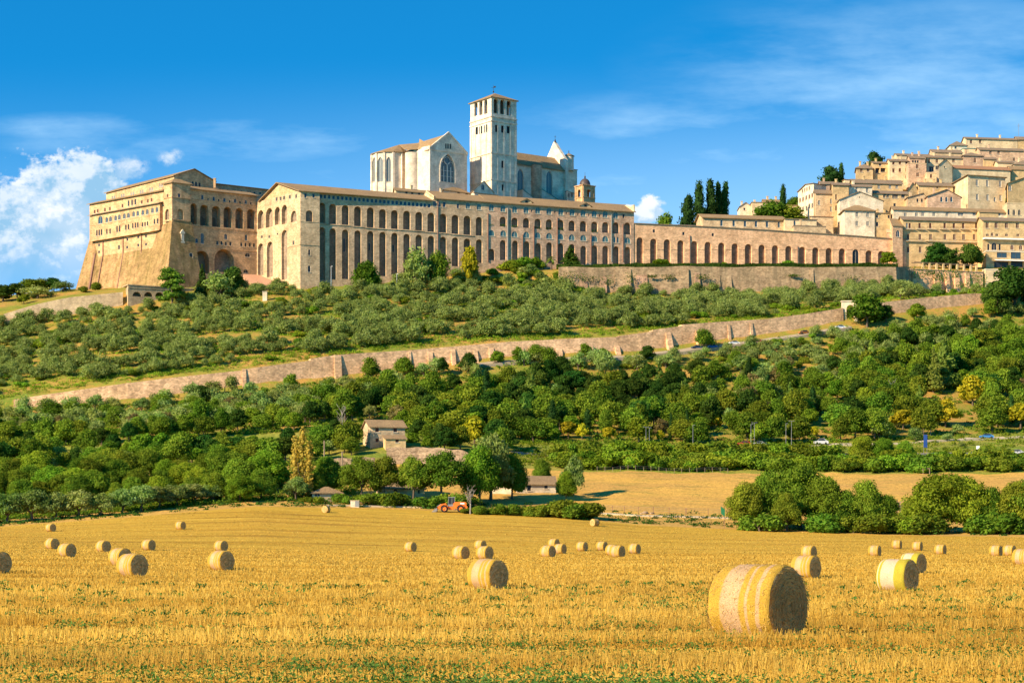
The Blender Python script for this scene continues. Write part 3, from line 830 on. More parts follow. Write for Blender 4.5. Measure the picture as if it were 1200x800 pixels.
    colr.append(colm(FR.pt(sB, tz0 + .1, .72), FR.n + FR.t * .5))
    colr.append(colm(FR.pt(sB, tz0 + .1, -.5), FR.t * .5))
    ms = MB()
    tops = [q[0] for q in colr]; bots = [q[1] for q in colr]
    rows = [[t_.lerp(b_, f) for t_, b_ in zip(tops, bots)] for f in (0, .33, .66, 1)]
    ms.grid(list(reversed(rows)))
    for i in range(len(tops) - 1):      # close the top ledges back to the wall
        p, q = tops[i], tops[i + 1]
        ms.poly([p, q, q - LF.n * 1.0, p - LF.n * 1.0])
    ms.build('sloping_base', M['batter'], root)
    # windows, niche and ribs on the base
    def skirt_off(z, zt=tz0): return .72 + (zt - z) * .195
    for u, v, w_, h_ in ((216, 301, 4.5, 7.5),):
        q0, q1, y0, y1 = FR.rect(u, v, w_, h_); zz = (y0 + y1) / 2
        window(FR, opening(q0 + 1.2, q1 + 1.2, y0, y1, 'r'), root, -skirt_off(y0) - .05, sill=False, mull=False)
    mp = MB()
    for u0, vt in ((121, 283), (144.5, 277), (166, 273)):
        s = LF.st(u0, vt)[0]; d_ = (LF.pt(s, 0)).y; zt = ZV(299, d_)
        mp.tube([LF.pt(s, ZV(vt, d_), .16), LF.pt(s, zt, .2), LF.pt(s - .3, 107.2, .2 + (zt - 107) * .195)], .24, 5)
    s = LF.st(112.6, 290)[0]; mp.tube([LF.pt(s, ZV(297, 822), .3), LF.pt(s, 107.5, 4.3)], .42, 5)
    for u0, v0 in ((149, 231), (124, 246), (146.5, 251), (163, 247)):
        s = LF.st(u0, v0)[0]
    mp.build('downpipe', M['pipe'], root)
    mn = MB()
    p = FR.pt(FR.st(211, 276)[0], ZV(283, 789), skirt_off(ZV(280, 789)) + .1)
    mn.box(p - Vector((0, 0, .5)), 1.7, 1.2, .6, (FR.t, FR.n)); mn.box(p + Vector((0, 0, .1)), 1.2, .8, 3.2, (FR.t, FR.n)); mn.box(p + Vector((0, 0, 3.2)), 1.9, 1.2, .5, (FR.t, FR.n))
    mn.prism([p + FR.t * x + FR.n * .5 + Vector((0, 0, z)) for x, z in ((-.9, 3.7), (.9, 3.7), (0, 4.9))], [p + FR.t * x - FR.n * .7 + Vector((0, 0, z)) for x, z in ((-.9, 3.7), (.9, 3.7), (0, 4.9))])
    mn.build('coat_of_arms', M['frame'], root)
    mc = MB(); course(mc, FR, sB + .6, FR.w, ZV(267.5, 800), .3, .2); course(mc, FR, sB + .6, FR.w, ZV(236.3, 800), .25, .15); course(mc, FR, sB + .6, FR.w, ZV(291, 800), .3, .2)
    mc.build('string_course', M['gold'], root)
    # ---- upper storey set back, with its gable
    A, B, C = (204, 800), (251, 812), (124.5, 838)
    ua, ub, uc = PX(*A), PX(*B), PX(*C); UF, UL = Fac(ua, ub), Fac(uc, ua)
    e0, e1, pk = 145.5, 154.2, 157.9; ud = ub + (uc - ua)
    mu = MB()
    sp = L(z5, [217, 239, 264], [152, 155, 159], 6, 15, 34, arch='r', frame='framew')
    facade(mu, UF, [(0, e0), (UF.w, e0), (UF.w, e1), (UF.w * .49, pk - .1), (0, e1)], sp, root)
    sp = []
    for x, y in ((423, 333), (510, 314), (600, 297), (688, 277), (778, 255), (868, 215)):
        sp += L(z4, [x - 10, x + 10], [y + 2, y - 2], 8, 15, 38, arch='r', style='grey', frame='framew')
    facade(mu, UL, [(0, e0), (UL.w, e0), (UL.w, e1), (0, e1)], sp, root)
    f3, f4 = Fac(ub, ud), Fac(ud, uc)
    wall(mu, f3, [(0, e0), (f3.w, e0), (f3.w, e1), (0, e1)], []); wall(mu, f4, [(0, e0), (f4.w, e0), (f4.w, e1), (f4.w * .51, pk - .1), (0, e1)], [])
    mu.build('upper_storey', M['gold'], root)
    mr = MB(); roofed(mr, ua, ub, uc, e1, pk, 'gable', .7, .3, .49)
    rf = mr.build('roof', M['tile'], root)
    mc = MB(); p = P(251.5, 214, 806); mc.box((p.x, p.y, 150), .9, .9, ZV(210, 806) - 150); mc.box((p.x, p.y, ZV(210, 806)), 1.2, 1.2, .3); mc.build('chimney', M['gold'], rf)
    # ---- low wing behind the front roof
    A, B, C = PX(249, 822), PX(322, 838), PX(236, 834)
    mb = MB(); fb = Fac(A, B)
    sp = [q for q in L(z5, [408, 462, 512, 560, 605, 650, 690], [190, 197, 203, 208, 212, 216, 219], 6, 16, 16, arch='r')]
    h0, h1 = 146.0, ZV(218.5, 830)
    facade(mb, fb, [(0, h0), (fb.w, h0), (fb.w, h1), (0, h1)], sp, root)
    mb.build('rear_wing', M['pink'], root)
    mr = MB(); roofed(mr, A, B, C, h1, h1 + 1.9, 'shed', .9, .25); mr.build('roof', M['tile'], root)
left_block()

# ------------------------------------------------------------------ arcade wing and residence wing along the front
MA, MBx = PX(352, 783), PX(743, 835)
FM = Fac(MA, MBx)                                # line of the corner tower front
FA = Fac(MA - FM.n * 1.6, MBx - FM.n * 1.6)       # line of the arcades
RET = PX(301, 810)

def arcade_wing():
    z0 = 105.0; ze = 145.0; ze2 = 146.0
    root = thing('convent_arcade', (MA.x, MA.y, z0), 'long pale stone convent wing with two tiers of tall arches and a square corner tower', 'convent')
    LF = Fac(RET, MA)
    sT = FM.st(374.6, 280)[0]; s572 = FA.st(572, 280)[0]; s507 = FA.st(508, 232)[0]
    mb = MB()
    # return wall facing left
    sp = arches(z2, [22, 62, 100, 133], [265, 255, 250, 240], [352, 345, 333, 330], 4, [27, 32, 24, 25], depth=1.6, back=1)
    sp += arches(z2, [177], [268], [320], 4, 26, depth=.9, back=1)
    sp += arches(z2, [22, 65, 133], [420, 412, 357], [572, 578, 590], 4, [26, 28, 26], depth=1.2, back=1)
    sp += L(z2, [24, 47, 75], [232, 226, 220], 4, 15, 26, arch='r')
    sp += L(z2, [96, 115, 131, 158, 188], [214, 211, 208, 203, 200], 4, 8, 18)
    sp += L(z2, [27, 62, 100, 175], [390, 390, 377, 418], 4, [8, 8, 6, 8], [14, 14, 9, 20], sill=False)
    facade(mb, LF, [(0, z0), (LF.w, z0), (LF.w, ze), (0, ze)], sp, root)
    # tower front
    TF = Fac(FM.pt(0, 0), FM.pt(sT, 0))
    sp = L(z2, [232, 270], [197, 197], 4, 9, 19, style='blue') + arches(z2, [250], [266], [320], 4, 33, depth=.9, back=1) + L(z2, [250, 250], [463, 540], 4, [10, 13], [28, 32], arch='r', frame='framew')
    facade(mb, TF, [(0, z0), (TF.w, z0), (TF.w, ze), (0, ze)], sp, root)
    rt = Fac(FM.pt(sT, 0), FM.pt(sT, 0, -1.7)); wall(mb, rt, [(0, z0), (rt.w, z0), (rt.w, ze), (0, ze)], [])
    course(mb, TF, -.15, TF.w, ZV(287.3, 784), .35, .2); course(mb, LF, LF.st(337, 290)[0], LF.w + .15, ZV(287.3, 784) + .003, .35, .2)
    course(mb, TF, -.1, TF.w, ZV(260.3, 784), .25, .12)
    mb.build('corner_tower', [M['gold'] if 0 else M['tan'], M['niche']], root)
    # the arcade
    mb = MB()
    X = [310, 360, 419, 477, 537, 594, 650, 707, 764, 821, 877, 934, 990, 1046]
    UT = [230, 236, 241, 247, 252, 260, 265, 268, 273, 277, 282, 287, 291, 297]; UB = [325, 330, 333, 340, 346, 350, 353, 356, 360, 366, 370, 376, 380, 384]
    LT = [345, 350, 356, 360, 363, 367, 371, 376, 380, 385, 390, 393, 398, 402]; LB = [592, 590, 588, 585, 580, 574, 568, 562, 556, 550, 540, 528, 520, 512]
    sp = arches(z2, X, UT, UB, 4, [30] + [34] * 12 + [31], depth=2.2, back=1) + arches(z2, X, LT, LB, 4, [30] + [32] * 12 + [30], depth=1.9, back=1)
    sp += L(z2, [305, 323, 343, 364, 385, 405, 424, 444, 465, 485, 505, 524, 544, 563, 583, 602, 621, 641, 660, 680, 699, 718, 737, 756, 775, 792, 812][0:],
            [200 + (x - 305) * 44 / 507 for x in [305, 323, 343, 364, 385, 405, 424, 444, 465, 485, 505, 524, 544, 563, 583, 602, 621, 641, 660, 680, 699, 718, 737, 756, 775, 792, 812]], 4, 12, 18, style='blue', frame='framew', sill=False, mull=False)
    sp += L(z3, [358, 377, 403, 467], [595, 597, 599, 606], 4, [13, 13, 12, 9], [24, 24, 24, 20], style='blue')
    sp += L(z3, [514, 566], [604, 609], 4, 21, 30, arch='r', style='teal')
    s0 = FA.st(374.6, 280)[0] - .3
    facade(mb, FA, [(s0, z0), (s572, z0), (s572, ze2), (s507, ze2), (s507, ze), (s0, ze)], sp, root)
    # string courses under the arches
    for vv, uu in ((263, 380), (266.5, 380)): pass
    for i in range(13):      # sills of the upper tier, pier by pier
        u, v = z2(X[i], UB[i]); sa = FA.st(u - 7, v)[0]; sb = FA.st(u + 7.4, v)[0]
        course(mb, FA, sa, sb - .02, FA.st(u, v)[1] - .45, .3, .25)
    mb.build('arcade_wall', [M['arcade'], M['niche']], root)
    # narrow windows at the back of some lower arches
    for i in (2, 4, 6, 8, 12):
        u, v = z2(X[i], LT[i] + 70); q = FA.rect(u, v, 2.0, 16 if i == 2 else 9)
        window(FA, opening(q[0], q[1], q[2], q[3], 'r'), root, 1.9 - .15, sill=False, mull=False)
    # roofs
    mr = MB()
    A, B = FM.pt(0, 0), FA.pt(s507, 0); C = RET
    Bq = FM.pt(FM.st(508, 232)[0], 0); lt = (RET - A).normalized()
    def zz(p, z): return Vector((p.x, p.y, z))
    e0, e1 = A + FM.n * .9 - FM.t * .9, Bq - FM.n * .7
    r0, r1 = A + (RET - A) * .5 - FM.t * .9, Bq - FM.n * 11.5
    b0, b1 = A + (RET - A) * .93 - FM.t * .9, Bq - FM.n * 22
    slab(mr, [zz(e0, ze - .3), zz(e1, ze - .3), zz(r1, 148.5)], .3); slab(mr, [zz(e0, ze - .3), zz(r1, 148.5), zz(r0, 150.6)], .3)
    slab(mr, [zz(r0, 150.604), zz(r1, 148.504), zz(b1, 145)], .3); slab(mr, [zz(r0, 150.604), zz(b1, 145), zz(b0, 145)], .3)
    mr.build('roof', M['tile'], root)
    mr = MB(); B2 = FA.pt(s507 + .9, 0); roofed(mr, B2, FA.pt(s572 - .45, 0), B2 - FA.n * 19, ze2, 149.9, 'ridge', .9, .3); mr.build('roof', M['tile'], root)
    mg = MB(); gf = Fac(RET + (MA - RET) * .0, MA)
    wall(mg, Fac(RET - LF.n * .4, MA - LF.n * .4), [(LF.w * .07, ze - .5), (LF.w, ze - .5), (LF.w, ze), (LF.w * .53, 150.3), (LF.w * .07, ze)], [])
    mg.build('gable', M['gold'], root)
    mg = MB(); wf = Fac(FA.pt(s507, 0, .9) + FA.n * 0 - FA.n * 16, FA.pt(s507, 0, .5))
    wall(mg, wf, [(0, ze), (wf.w, ze + .3), (wf.w, ze2 + .6), (wf.w - 9.5, 150.3), (0, 148)], []); mg.build('fire_wall', M['cream'], root)
    mp = MB()
    for x in (852, ):
        u = 300 + x / 4; s = FA.st(u, 270)[0]; mp.tube([FA.pt(s, 112, .2), FA.pt(s, 145.5, .2)], .16, 5)
    mp.build('downpipe', M['pipe'], root)
arcade_wing()

def residence_wing():
    z0 = 107.0; ze = 146.0
    s572 = FA.st(572, 280)[0] + .004
    A = FA.pt(s572, 0); B = FA.pt(FA.st(743, 280)[0], 0)
    root = thing('convent_dormitory', (A.x, A.y, z0), 'rosy stone convent wing with four rows of arched windows and planted balconies above the palm', 'convent')
    fr = Fac(A, B); mb = MB()
    X = [64, 118, 173, 227, 281, 334, 389, 442, 494, 546, 597, 646]
    sp = L(z4b, X, [252, 257, 261, 264, 266, 269, 273, 275, 278, 282, 284, 288], 4, 24, 32, arch='r', style='teal')
    sp += L(z4b, [683, 253, 362, 415, 470, 521, 572], [293, 268, 274, 278, 284, 288, 291], 4, [8, 6, 6, 6, 6, 6, 6], [18, 10, 10, 10, 10, 10, 10], sill=False)
    X2 = [62, 118, 173, 227, 281, 334, 388, 441, 494, 547, 598, 647, 701]
    sp += arches(z4b, X2, [292, 296, 300, 302, 305, 308, 310, 314, 316, 319, 321, 322, 323], [338, 341, 345, 348, 353, 356, 358, 363, 365, 368, 371, 375, 379], 4, 31, depth=1.6, back=1)
    sp += L(z4b, [64, 120, 173, 228, 281, 335, 388, 441, 495, 548, 598, 641, 657, 702], [372, 374, 378, 380, 383, 386, 389, 393, 395, 399, 400, 404, 405, 407], 4, [29] * 11 + [11, 11] + [29], 28, arch='r', style='teal')
    X4 = [64, 118, 175, 229, 283, 335, 388, 441, 495, 547, 598, 648, 702]
    sp += arches(z4b, X4, [446, 405, 408, 411, 420, 416, 420, 424, 433, 430, 432, 434, 437], [500, 500, 505, 508, 512, 514, 516, 516, 518, 520, 520, 522, 522], 4, 29, depth=1.6, back=1)
    facade(mb, fr, [(0, z0), (fr.w, z0), (fr.w, ze), (0, ze)], sp, root)
    bd = B - fr.n * 20
    e = Fac(B, bd); wall(mb, e, [(0, z0), (e.w, z0), (e.w, ze), (e.w / 2, 149.0), (0, ze)], [])
    e = Fac(A - fr.n * 20, A); wall(mb, e, [(0, z0), (e.w, z0), (e.w, ze), (e.w / 2, 149.0), (0, ze)], [])
    e = Fac(bd, A - fr.n * 20); wall(mb, e, [(0, z0), (e.w, z0), (e.w, ze), (0, ze)], [])
    mb.build('wall', [M['resid'], M['niche']], root)
    # railings with plants on the balconies of the second row
    for i, (x, yb) in enumerate(zip(X2, [338, 341, 345, 348, 353, 356, 358, 363, 365, 368, 371, 375, 379])):
        u, v = z4b(x, yb); q = fr.rect(u, v - .7, 7, 3)
        m = MB(); m.box(fr.pt((q[0] + q[1]) / 2, q[2] + .9, -.3), q[1] - q[0], .06, .08, (fr.t, fr.n))
        for k in range(9): m.box(fr.pt(q[0] + .15 + k * (q[1] - q[0] - .3) / 8, q[2] + .05, -.3), .05, .05, .86, (fr.t, fr.n))
        if i in (0, 1, 2, 4, 5, 6, 9):
            for k in range(40):
                c = fr.pt(rnd.uniform(q[0] + .1, q[1] - .1), q[2] + rnd.uniform(.2, 1.2), -.25 + rnd.uniform(-.1, .45)); r_ = rnd.uniform(.12, .25)
                nn = Vector((rnd.gauss(0, 1), rnd.gauss(0, 1), rnd.gauss(0, 1))).normalized(); a = nn.orthogonal().normalized() * r_; b = nn.cross(a)
                m.poly([c + a, c + b, c - a, c - b], 1)
        m.build('balcony', [M['iron'], M['ivy']], root)
    for x, y0 in ((47, 280), (140, 255), (209, 380), (262, 340), (372, 300), (530, 380), (626, 285), (680, 330)):
        u = 560 + x / 4; s = fr.st(u, 270)[0]; d_ = fr.pt(s, 0).y
        m = MB(); m.tube([fr.pt(s, ZV(307, d_), .2), fr.pt(s, ZV(180 + y0 / 4, d_), .2)], .17 if x != 140 else .22, 5); m.build('downpipe', M['pipe'] if x not in (140, 626) else M['greyshut'], root)
    mr = MB(); roofed(mr, A + fr.t * .45, B + fr.t * -.35, A + fr.t * .45 - fr.n * 20, ze, 150.4, 'ridge', .9, .3); rf = mr.build('roof', M['tile'], root)
    for x, y in ((235, 216), (512, 236)):
        u, v = z4b(x, y + 16); s = fr.st(u, v)[0]
        p = fr.pt(s, ze + .4, -1.6); m = MB()
        f2 = Fac(p - fr.t * 2.3, p + fr.t * 2.3)
        wall(m, f2, [(0, p.z), (4.6, p.z), (4.6, p.z + .9), (2.3, p.z + 2.0), (0, p.z + .9)], [(opening(1.7, 2.9, p.z + .3, p.z + 1.35, 0), .2, 1)])
        for sg in (-1, 1):
            a_, b_ = p + fr.t * (2.3 * sg), p + fr.t * (2.3 * sg) - fr.n * 6
            f3 = Fac(a_, b_) if sg > 0 else Fac(b_, a_); wall(m, f3, [(0, p.z), (f3.w, p.z), (f3.w, p.z + .9), (0, p.z + .9)], [])
            slab(m, [p + fr.t * (3.0 * sg) + Vector((0, 0, .62)) + fr.n * .5, p + Vector((0, 0, 2.1)) + fr.n * .5, p + Vector((0, 0, 2.1)) - fr.n * 6, p + fr.t * (3.0 * sg) + Vector((0, 0, .62)) - fr.n * 6], .2, 2)
        m.build('dormer', [M['cream'], M['glass'], M['tile']], rf)
    m = MB(); q = fr.pt(fr.w - .25, ze - .6, .6)
    wf = Fac(fr.pt(fr.w - .45, 0, .5) - fr.n * 13, fr.pt(fr.w - .45, 0, .6))
    wall(m, wf, [(0, ze), (wf.w, ze - .5), (wf.w, ze + 2.6), (wf.w - 2.2, ze + 2.6), (wf.w - 2.2, ze + 2.0), (wf.w - 6, ze + 3.2), (0, 150.6)], [])
    wf2 = Fac(fr.pt(fr.w - .45, 0, .6), fr.pt(fr.w + .15, 0, .6)); wall(m, wf2, [(0, ze - .5), (.6, ze - .5), (.6, ze + 2.6), (0, ze + 2.6)], [])
    m.build('fire_wall', M['cream'], root)
residence_wing()
# ------------------------------------------------------------------ the church and its bell tower
G = 36.0
CT = Vector((math.cos(R(G)), math.sin(R(G)), 0)); CN = Vector((math.sin(R(G)), -math.cos(R(G)), 0))     # along the nave, and out of its right wall
def hit(o, t, u):
    """distance s along o + t*s where column u meets the line"""
    k = (u - 600) / F
    return (o.y * k - o.x) / (t.x - t.y * k)

def tower():
    o = PX(575.8, 848); s = hit(o, CT, 605.3); l = hit(o, -(-CN) * -1 if 0 else -CN, 551.3)
    s = max(s, 8); l = max(l, 8)
    z0 = 130.0; zt = ZV(112.5, 848)
    root = thing('bell_tower', (o.x, o.y, z0), 'tall square white bell tower with arched belfry openings and a low tiled cap', 'bell tower')
    a, b, c = o, o + CT * s, o - CN * l
    d = b - CN * l
    FR, LF = Fac(a, b), Fac(c, a)
    bf0, bf1 = ZV(135, 848), zt
    zA = ZV(135.5, 848)
    mb = MB()
    rw = s / 30.0; lw = l / 24.5
    def z3c(x, y): return z3(x, y)
    top = arches(z3, [645, 675, 706], [103, 108, 112], [172, 176, 182], 4, 21, depth=1.1) + L(z3, [649, 677, 703], [243, 246, 249], 4, 16, 34, depth=.6) + L(z3, [679, 680], [411, 520], 4, [17, 17], [34, 30], depth=.4)
    lf = arches(z3, [551, 574, 597], [117, 110, 106], [184, 180, 174], 4, 15, depth=1.1) + L(z3, [553, 573, 597], [254, 250, 244], 4, 15, 36, depth=.6)
    def belf(f, sp, out):
        holes = []
        for q in sp:
            r_ = f.rect(q['u'], q['v'], q['w'], q['h']); big = q['depth'] > 1
            holes.append((opening(*r_, q.get('arch')), q['depth'], None if big else 1))
        wall(mb, f, out, holes)
    for f, sp in ((FR, top), (LF, lf)):
        belf(f, sp, [(0, z0), (f.w, z0), (f.w, zt), (0, zt)])
    for f in (Fac(b, d), Fac(d, c)):
        hs = [(opening(f.w * (i + 1) / 4 - 1.2, f.w * (i + 1) / 4 + 1.2, ZV(134, 848), ZV(117, 848), 'r'), 1.1, None) for i in range(3)]
        wall(mb, f, [(0, z0), (f.w, z0), (f.w, zt), (0, zt)], hs)
    # belfry floor and ceiling
    q = [a - CN * -.0, b, d, c]
    mb.poly([Vector((p.x, p.y, ZV(136, 848))) for p in q], 0); mb.poly([Vector((p.x, p.y, zt - .1)) for p in q], 0)
    # pilaster strips and bands
    for f, n in ((FR, 4), (LF, 4)):
        for i in range(n + 1):
            wS = .55 if 0 < i < n else .95
            sc = min(max(f.w * i / n, wS / 2), f.w - wS / 2)
            for k0, k1 in ((ZV(231, 848), ZV(211.5, 848)), (ZV(211, 848), ZV(180, 848)), (ZV(179, 848), ZV(143, 848)), (ZV(141, 848), ZV(138, 848))):
                mb.box(f.pt(sc, k0, .11), wS, .34, k1 - k0, (f.t, -f.n))
        for v in (211, 179.5, 142, 136.8, 114.8): course(mb, f, -.25, f.w + .25, ZV(v, 848) + (.004 if f is LF else 0), .45, .36)
    mb.build('shaft', [M['white'], M['glass']], root)
    cc = (a + d) / 2
    mi = MB(); zf_ = ZV(135.8, 848); mi.box((cc.x, cc.y, zf_), s * .62, l * .62, zt - zf_ - .3, (CT, -CN)); mi.build('belfry_dark_core', M['framed'], root)  # dark box added inside so the belfry openings look shaded
    mr = MB(); roofed(mr, a, b, c, zt, ZV(106.2, 852), 'hip', .75, .3); mr.build('roof', M['tile'], root)
    m = MB(); zz = ZV(107, 852) - .4
    m.tube([(cc.x, cc.y, zz), (cc.x, cc.y, zz + 4.6)], [.12, .05], 5); m.lathe((cc.x, cc.y, zz + 1.2), [(.02, 0), (.35, .3), (.35, .5), (.02, .8)], 8)
    m.box((cc.x, cc.y, zz + 3.3), 1.6, .1, .12); m.box((cc.x + .6, cc.y, zz + 3.4), .9, .05, .6)
    m.build('weathervane', M['iron'], root)
tower()

def church():
    z0 = 134.0
    o = PX(503.8, 838)                                     # near left corner of the transept gable
    wT = hit(o, CT, 547.4)
    root = thing('basilica', (o.x, o.y, z0), 'white stone church with a gothic transept window and an apse above the arcades', 'church')
    a, b = o, o + CT * wT
    dep = 26.0
    c = a - CN * dep; d = b - CN * dep
    TF, TL = Fac(a, b), Fac(c, a)
    ze = ZV(176.5, 842); zp = ZV(158, 846)
    mb = MB()
    sp = [dict(u=524.6, v=197, w=16.5, h=33, arch='p', style='lead', frame='framew', depth=.8, mull=False)]
    sp += L(z3, [411, 421, 432], [325, 325, 326], 4, 8, 25, arch='r', depth=.4)
    facade(mb, TF, [(0, z0), (TF.w, z0), (TF.w, ze), (TF.w * .5, zp), (0, ze)], sp, root)
    wall(mb, TL, [(0, z0), (TL.w, z0), (TL.w, ze), (0, ze)], [])
    f = Fac(b, d); wall(mb, f, [(0, z0), (f.w, z0), (f.w, ze), (0, ze)], []); f = Fac(d, c); wall(mb, f, [(0, z0), (f.w, z0), (f.w, ze), (f.w / 2, zp), (0, ze)], [])
    course(mb, TF, 0, TF.w, ZV(177.6, 842), .4, .3)
    # parapet of the gable and frame of the great window
    for s0, s1, q0, q1 in ((-.3, TF.w / 2, ze - .2, zp + .1), (TF.w / 2, TF.w + .3, zp + .1, ze - .2)):
        p = [TF.pt(s0, q0, .25), TF.pt(s1, q1, .25), TF.pt(s1, q1 + .75, .25), TF.pt(s0, q0 + .75, .25)]
        mb.prism(p, [x - TF.n * .9 for x in p])
    r_ = TF.rect(524.6, 197, 16.5, 33); oo = opening(r_[0] - .55, r_[1] + .55, r_[2] - .3, r_[3] + .75, 'p'); ii = opening(*r_, 'p')
    for i in range(1, len(oo)):
        j = (i + 1) % len(oo)
        mb.prism([TF.pt(*x, .3) for x in (oo[i], oo[j], ii[j], ii[i])], [TF.pt(*x, 0.01) for x in (oo[i], oo[j], ii[j], ii[i])])
    mb.build('transept', [M['white']], root)
    # tracery of the gothic window
    m = MB(); cx = (r_[0] + r_[1]) / 2; w = r_[1] - r_[0]; h = r_[3] - r_[2]
    for k in (-.25, 0, .25): m.box(TF.pt(cx + w * k, r_[2], -.4), .2 if k else .34, .3, h * (.55 if k else .6), (TF.t, TF.n))
    for k in (-.25, .25):
        for sg in (-1, 1):
            m.tube([TF.pt(cx + w * k + sg * w * .25 * math.cos(t_), r_[2] + h * .53 + w * .32 * math.sin(t_) * 1.0, -.4) for t_ in np.linspace(0, 1.45, 6)], .13, 4)
    m.tube([TF.pt(cx + w * .22 * math.cos(t_), r_[2] + h * .77 + w * .22 * math.sin(t_), -.4) for t_ in np.linspace(0, 6.283, 13)], .14, 4)
    for q in (.2, .4): m.box(TF.pt(cx, r_[2] + h * q, -.45), w * .96, .1, .1, (TF.t, TF.n))
    m.build('tracery', M['framew'], root)
    mr = MB(); roofed(mr, a - CN * .9, b - CN * .9, c - CN * .4, ze, zp, 'gable', .5, .3); mr.build('roof', M['tile'], root)
    # stair turret and apse
    e = PX(491.8, 843) + CT * 0
    m = MB(); cT = e - CT * (8.6 * .362 * .9) + CN * -3.2
    rT = 3.15; zt = ZV(177.5, 842)
    pT = PX(483.4, 846); m.lathe((pT.x, pT.y, z0), [(rT, 0), (rT, zt - z0)], 20)
    for v in (190, 208):
        p = Vector((pT.x + .8 * rT * .99 , pT.y - .6 * rT * .99, ZV(v, 843))); m.box(p - Vector((0, 0, 1)), .35, .5, 2.2, (CT, CN), 1)
    m.build('stair_turret', [M['pink'] if 0 else M['white'], M['glass']], root)
    cA = PX(458, 856); rA = 8.4; zA = ZV(178.5, 850); n = 10
    m = MB()
    pts = [Vector((cA.x + rA * math.cos(a_), cA.y + rA * math.sin(a_), 0)) for a_ in np.linspace(R(145), R(335), 8)]
    wins = []
    for i in range(7):
        f = Fac(pts[i], pts[i + 1]); hs = []
        cu = 600 + F * (pts[i].x + pts[i + 1].x) / (pts[i].y + pts[i + 1].y)
        if i in (2, 3, 4, 5): hs = [dict(u=cu, v=198.5, w=6.8 * (1, 1, .8, .55)[i - 2] , h=29, arch='p', style='lead', frame='framew', depth=.5)]
        if i in (2,): hs[0]['w'] = 4.2
        if i == 5: hs = []
        facade(m, f, [(0, z0), (f.w, z0), (f.w, zA), (0, zA)], hs, root)
        m.box(Vector((pts[i].x, pts[i].y, z0)), .9, .9, zA - z0 - .2, (f.t, f.n))
    m.poly([Vector((p.x, p.y, zA)) for p in pts])
    # choir wall between turret and transept
    tl = pT + Vector((.5, -.5, 0)); f = Fac(tl, a); wall(m, f, [(0, z0), (f.w, z0), (f.w, zA + .4), (0, zA + .4)], [])
    m.build('apse', M['white'], root)
    mr = MB(); ap = Vector((cA.x + 3.5, cA.y + 2, ZV(168.5, 856)))
    ee = [Vector((p.x + (p.x - cA.x) * .08, p.y + (p.y - cA.y) * .08, zA - .1)) for p in pts]
    for i in range(7): slab(mr, [ee[i], ee[i + 1], ap], .3)
    tq = Vector((a.x + .6, a.y - .1, zA + .5)); r2 = (a + b) / 2 - CN * 6; rr = Vector((r2.x, r2.y, zp - .6))
    tu = Vector((pT.x - 3.2, pT.y - 2.6, zA)); tw = Vector((pT.x + 2.6, pT.y - 2.9, zA + .1))
    slab(mr, [tu, tw, Vector((pT.x + 3.2, pT.y + 5, ZV(168, 852))), ap], .3)
    slab(mr, [tw, tq - CN * .2, Vector((a.x, a.y, 0)) - CN * 8 + Vector((0, 0, ZV(166, 850))), Vector((pT.x + 3.2, pT.y + 5, ZV(168, 852)))], .3)
    mr.build('roof', M['tile'], root)
    # small buttress turret on the far left
    m = MB(); pL = PX(440.5, 858); m.lathe((pL.x, pL.y, z0), [(2.2, 0), (2.2, ZV(187, 858) - z0)], 14); m.lathe((pL.x, pL.y, ZV(187, 858)), [(2.6, 0), (.05, 1.8)], 14, 1)
    m.build('buttress', [M['white'], M['tile']], root)
    # nave: right wall from the tower to the facade
    na = PX(598, 871); ns = hit(na, CT, 661.5); nb = na + CT * ns
    nz = ZV(190.5, 873); nr = nz + 6.2; wd = 14.0
    NF = Fac(na, nb); m = MB()
    sp = []
    for x, y, hh in ((760, 485, 108), (895, 500, 118)):
        u, v = z3(x, y); sp.append(dict(u=u, v=v, w=7.2, h=hh / 4, arch='p', style='lead', frame='framew', depth=.5))
    facade(m, NF, [(0, z0), (NF.w, z0), (NF.w, nz), (0, nz)], sp, root)
    nd = nb - CN * wd; nc = na - CN * wd
    f = Fac(nb, nd); wall(m, f, [(0, z0), (f.w, z0), (f.w, nz), (0, nz)], []); f = Fac(nd, nc); wall(m, f, [(0, z0), (f.w, z0), (f.w, nz), (0, nz)], []); f = Fac(nc, na); wall(m, f, [(0, z0), (f.w, z0), (f.w, nz), (f.w / 2, nr - .2), (0, nz)], [])
    m.build('nave', M['white'], root)
    mr = MB(); roofed(mr, na, nb, nc, nz, nr, 'ridge', .8, .3); mr.build('roof', M['tile'], root)
    m = MB(); s = NF.st(627.8, 200)[0]; p = NF.pt(s, z0, .2); m.lathe((p.x, p.y, z0), [(2.5, 0), (2.5, nz - z0 - .2)], 18); m.lathe((p.x, p.y, nz - .2), [(2.8, 0), (.05, 1.6)], 18, 1)
    m.build('buttress', [M['rose'], M['tile']], root)
    # facade seen from behind: gable screen and corner turret
    fa = nb - CN * .0
    zf = ZV(188, 892); zg = ZV(166.3, 895)
    q0 = nb - CN * 15 ; q1 = nb + CN * 1.2
    GF = Fac(q0, q1)
    m = MB(); ga, gb = GF.pt(-.5, 0), GF.pt(GF.w, 0)
    prof = [(-.5, z0), (GF.w, z0), (GF.w, zf - 1), (GF.w * .46, zg), (-.5, zf - 1)]
    fp = [GF.pt(s_, z_, .3) for s_, z_ in prof]; m.prism(fp, [p_ - GF.n * 1.6 for p_ in fp])
    m.build('east_front', M['white'], root)
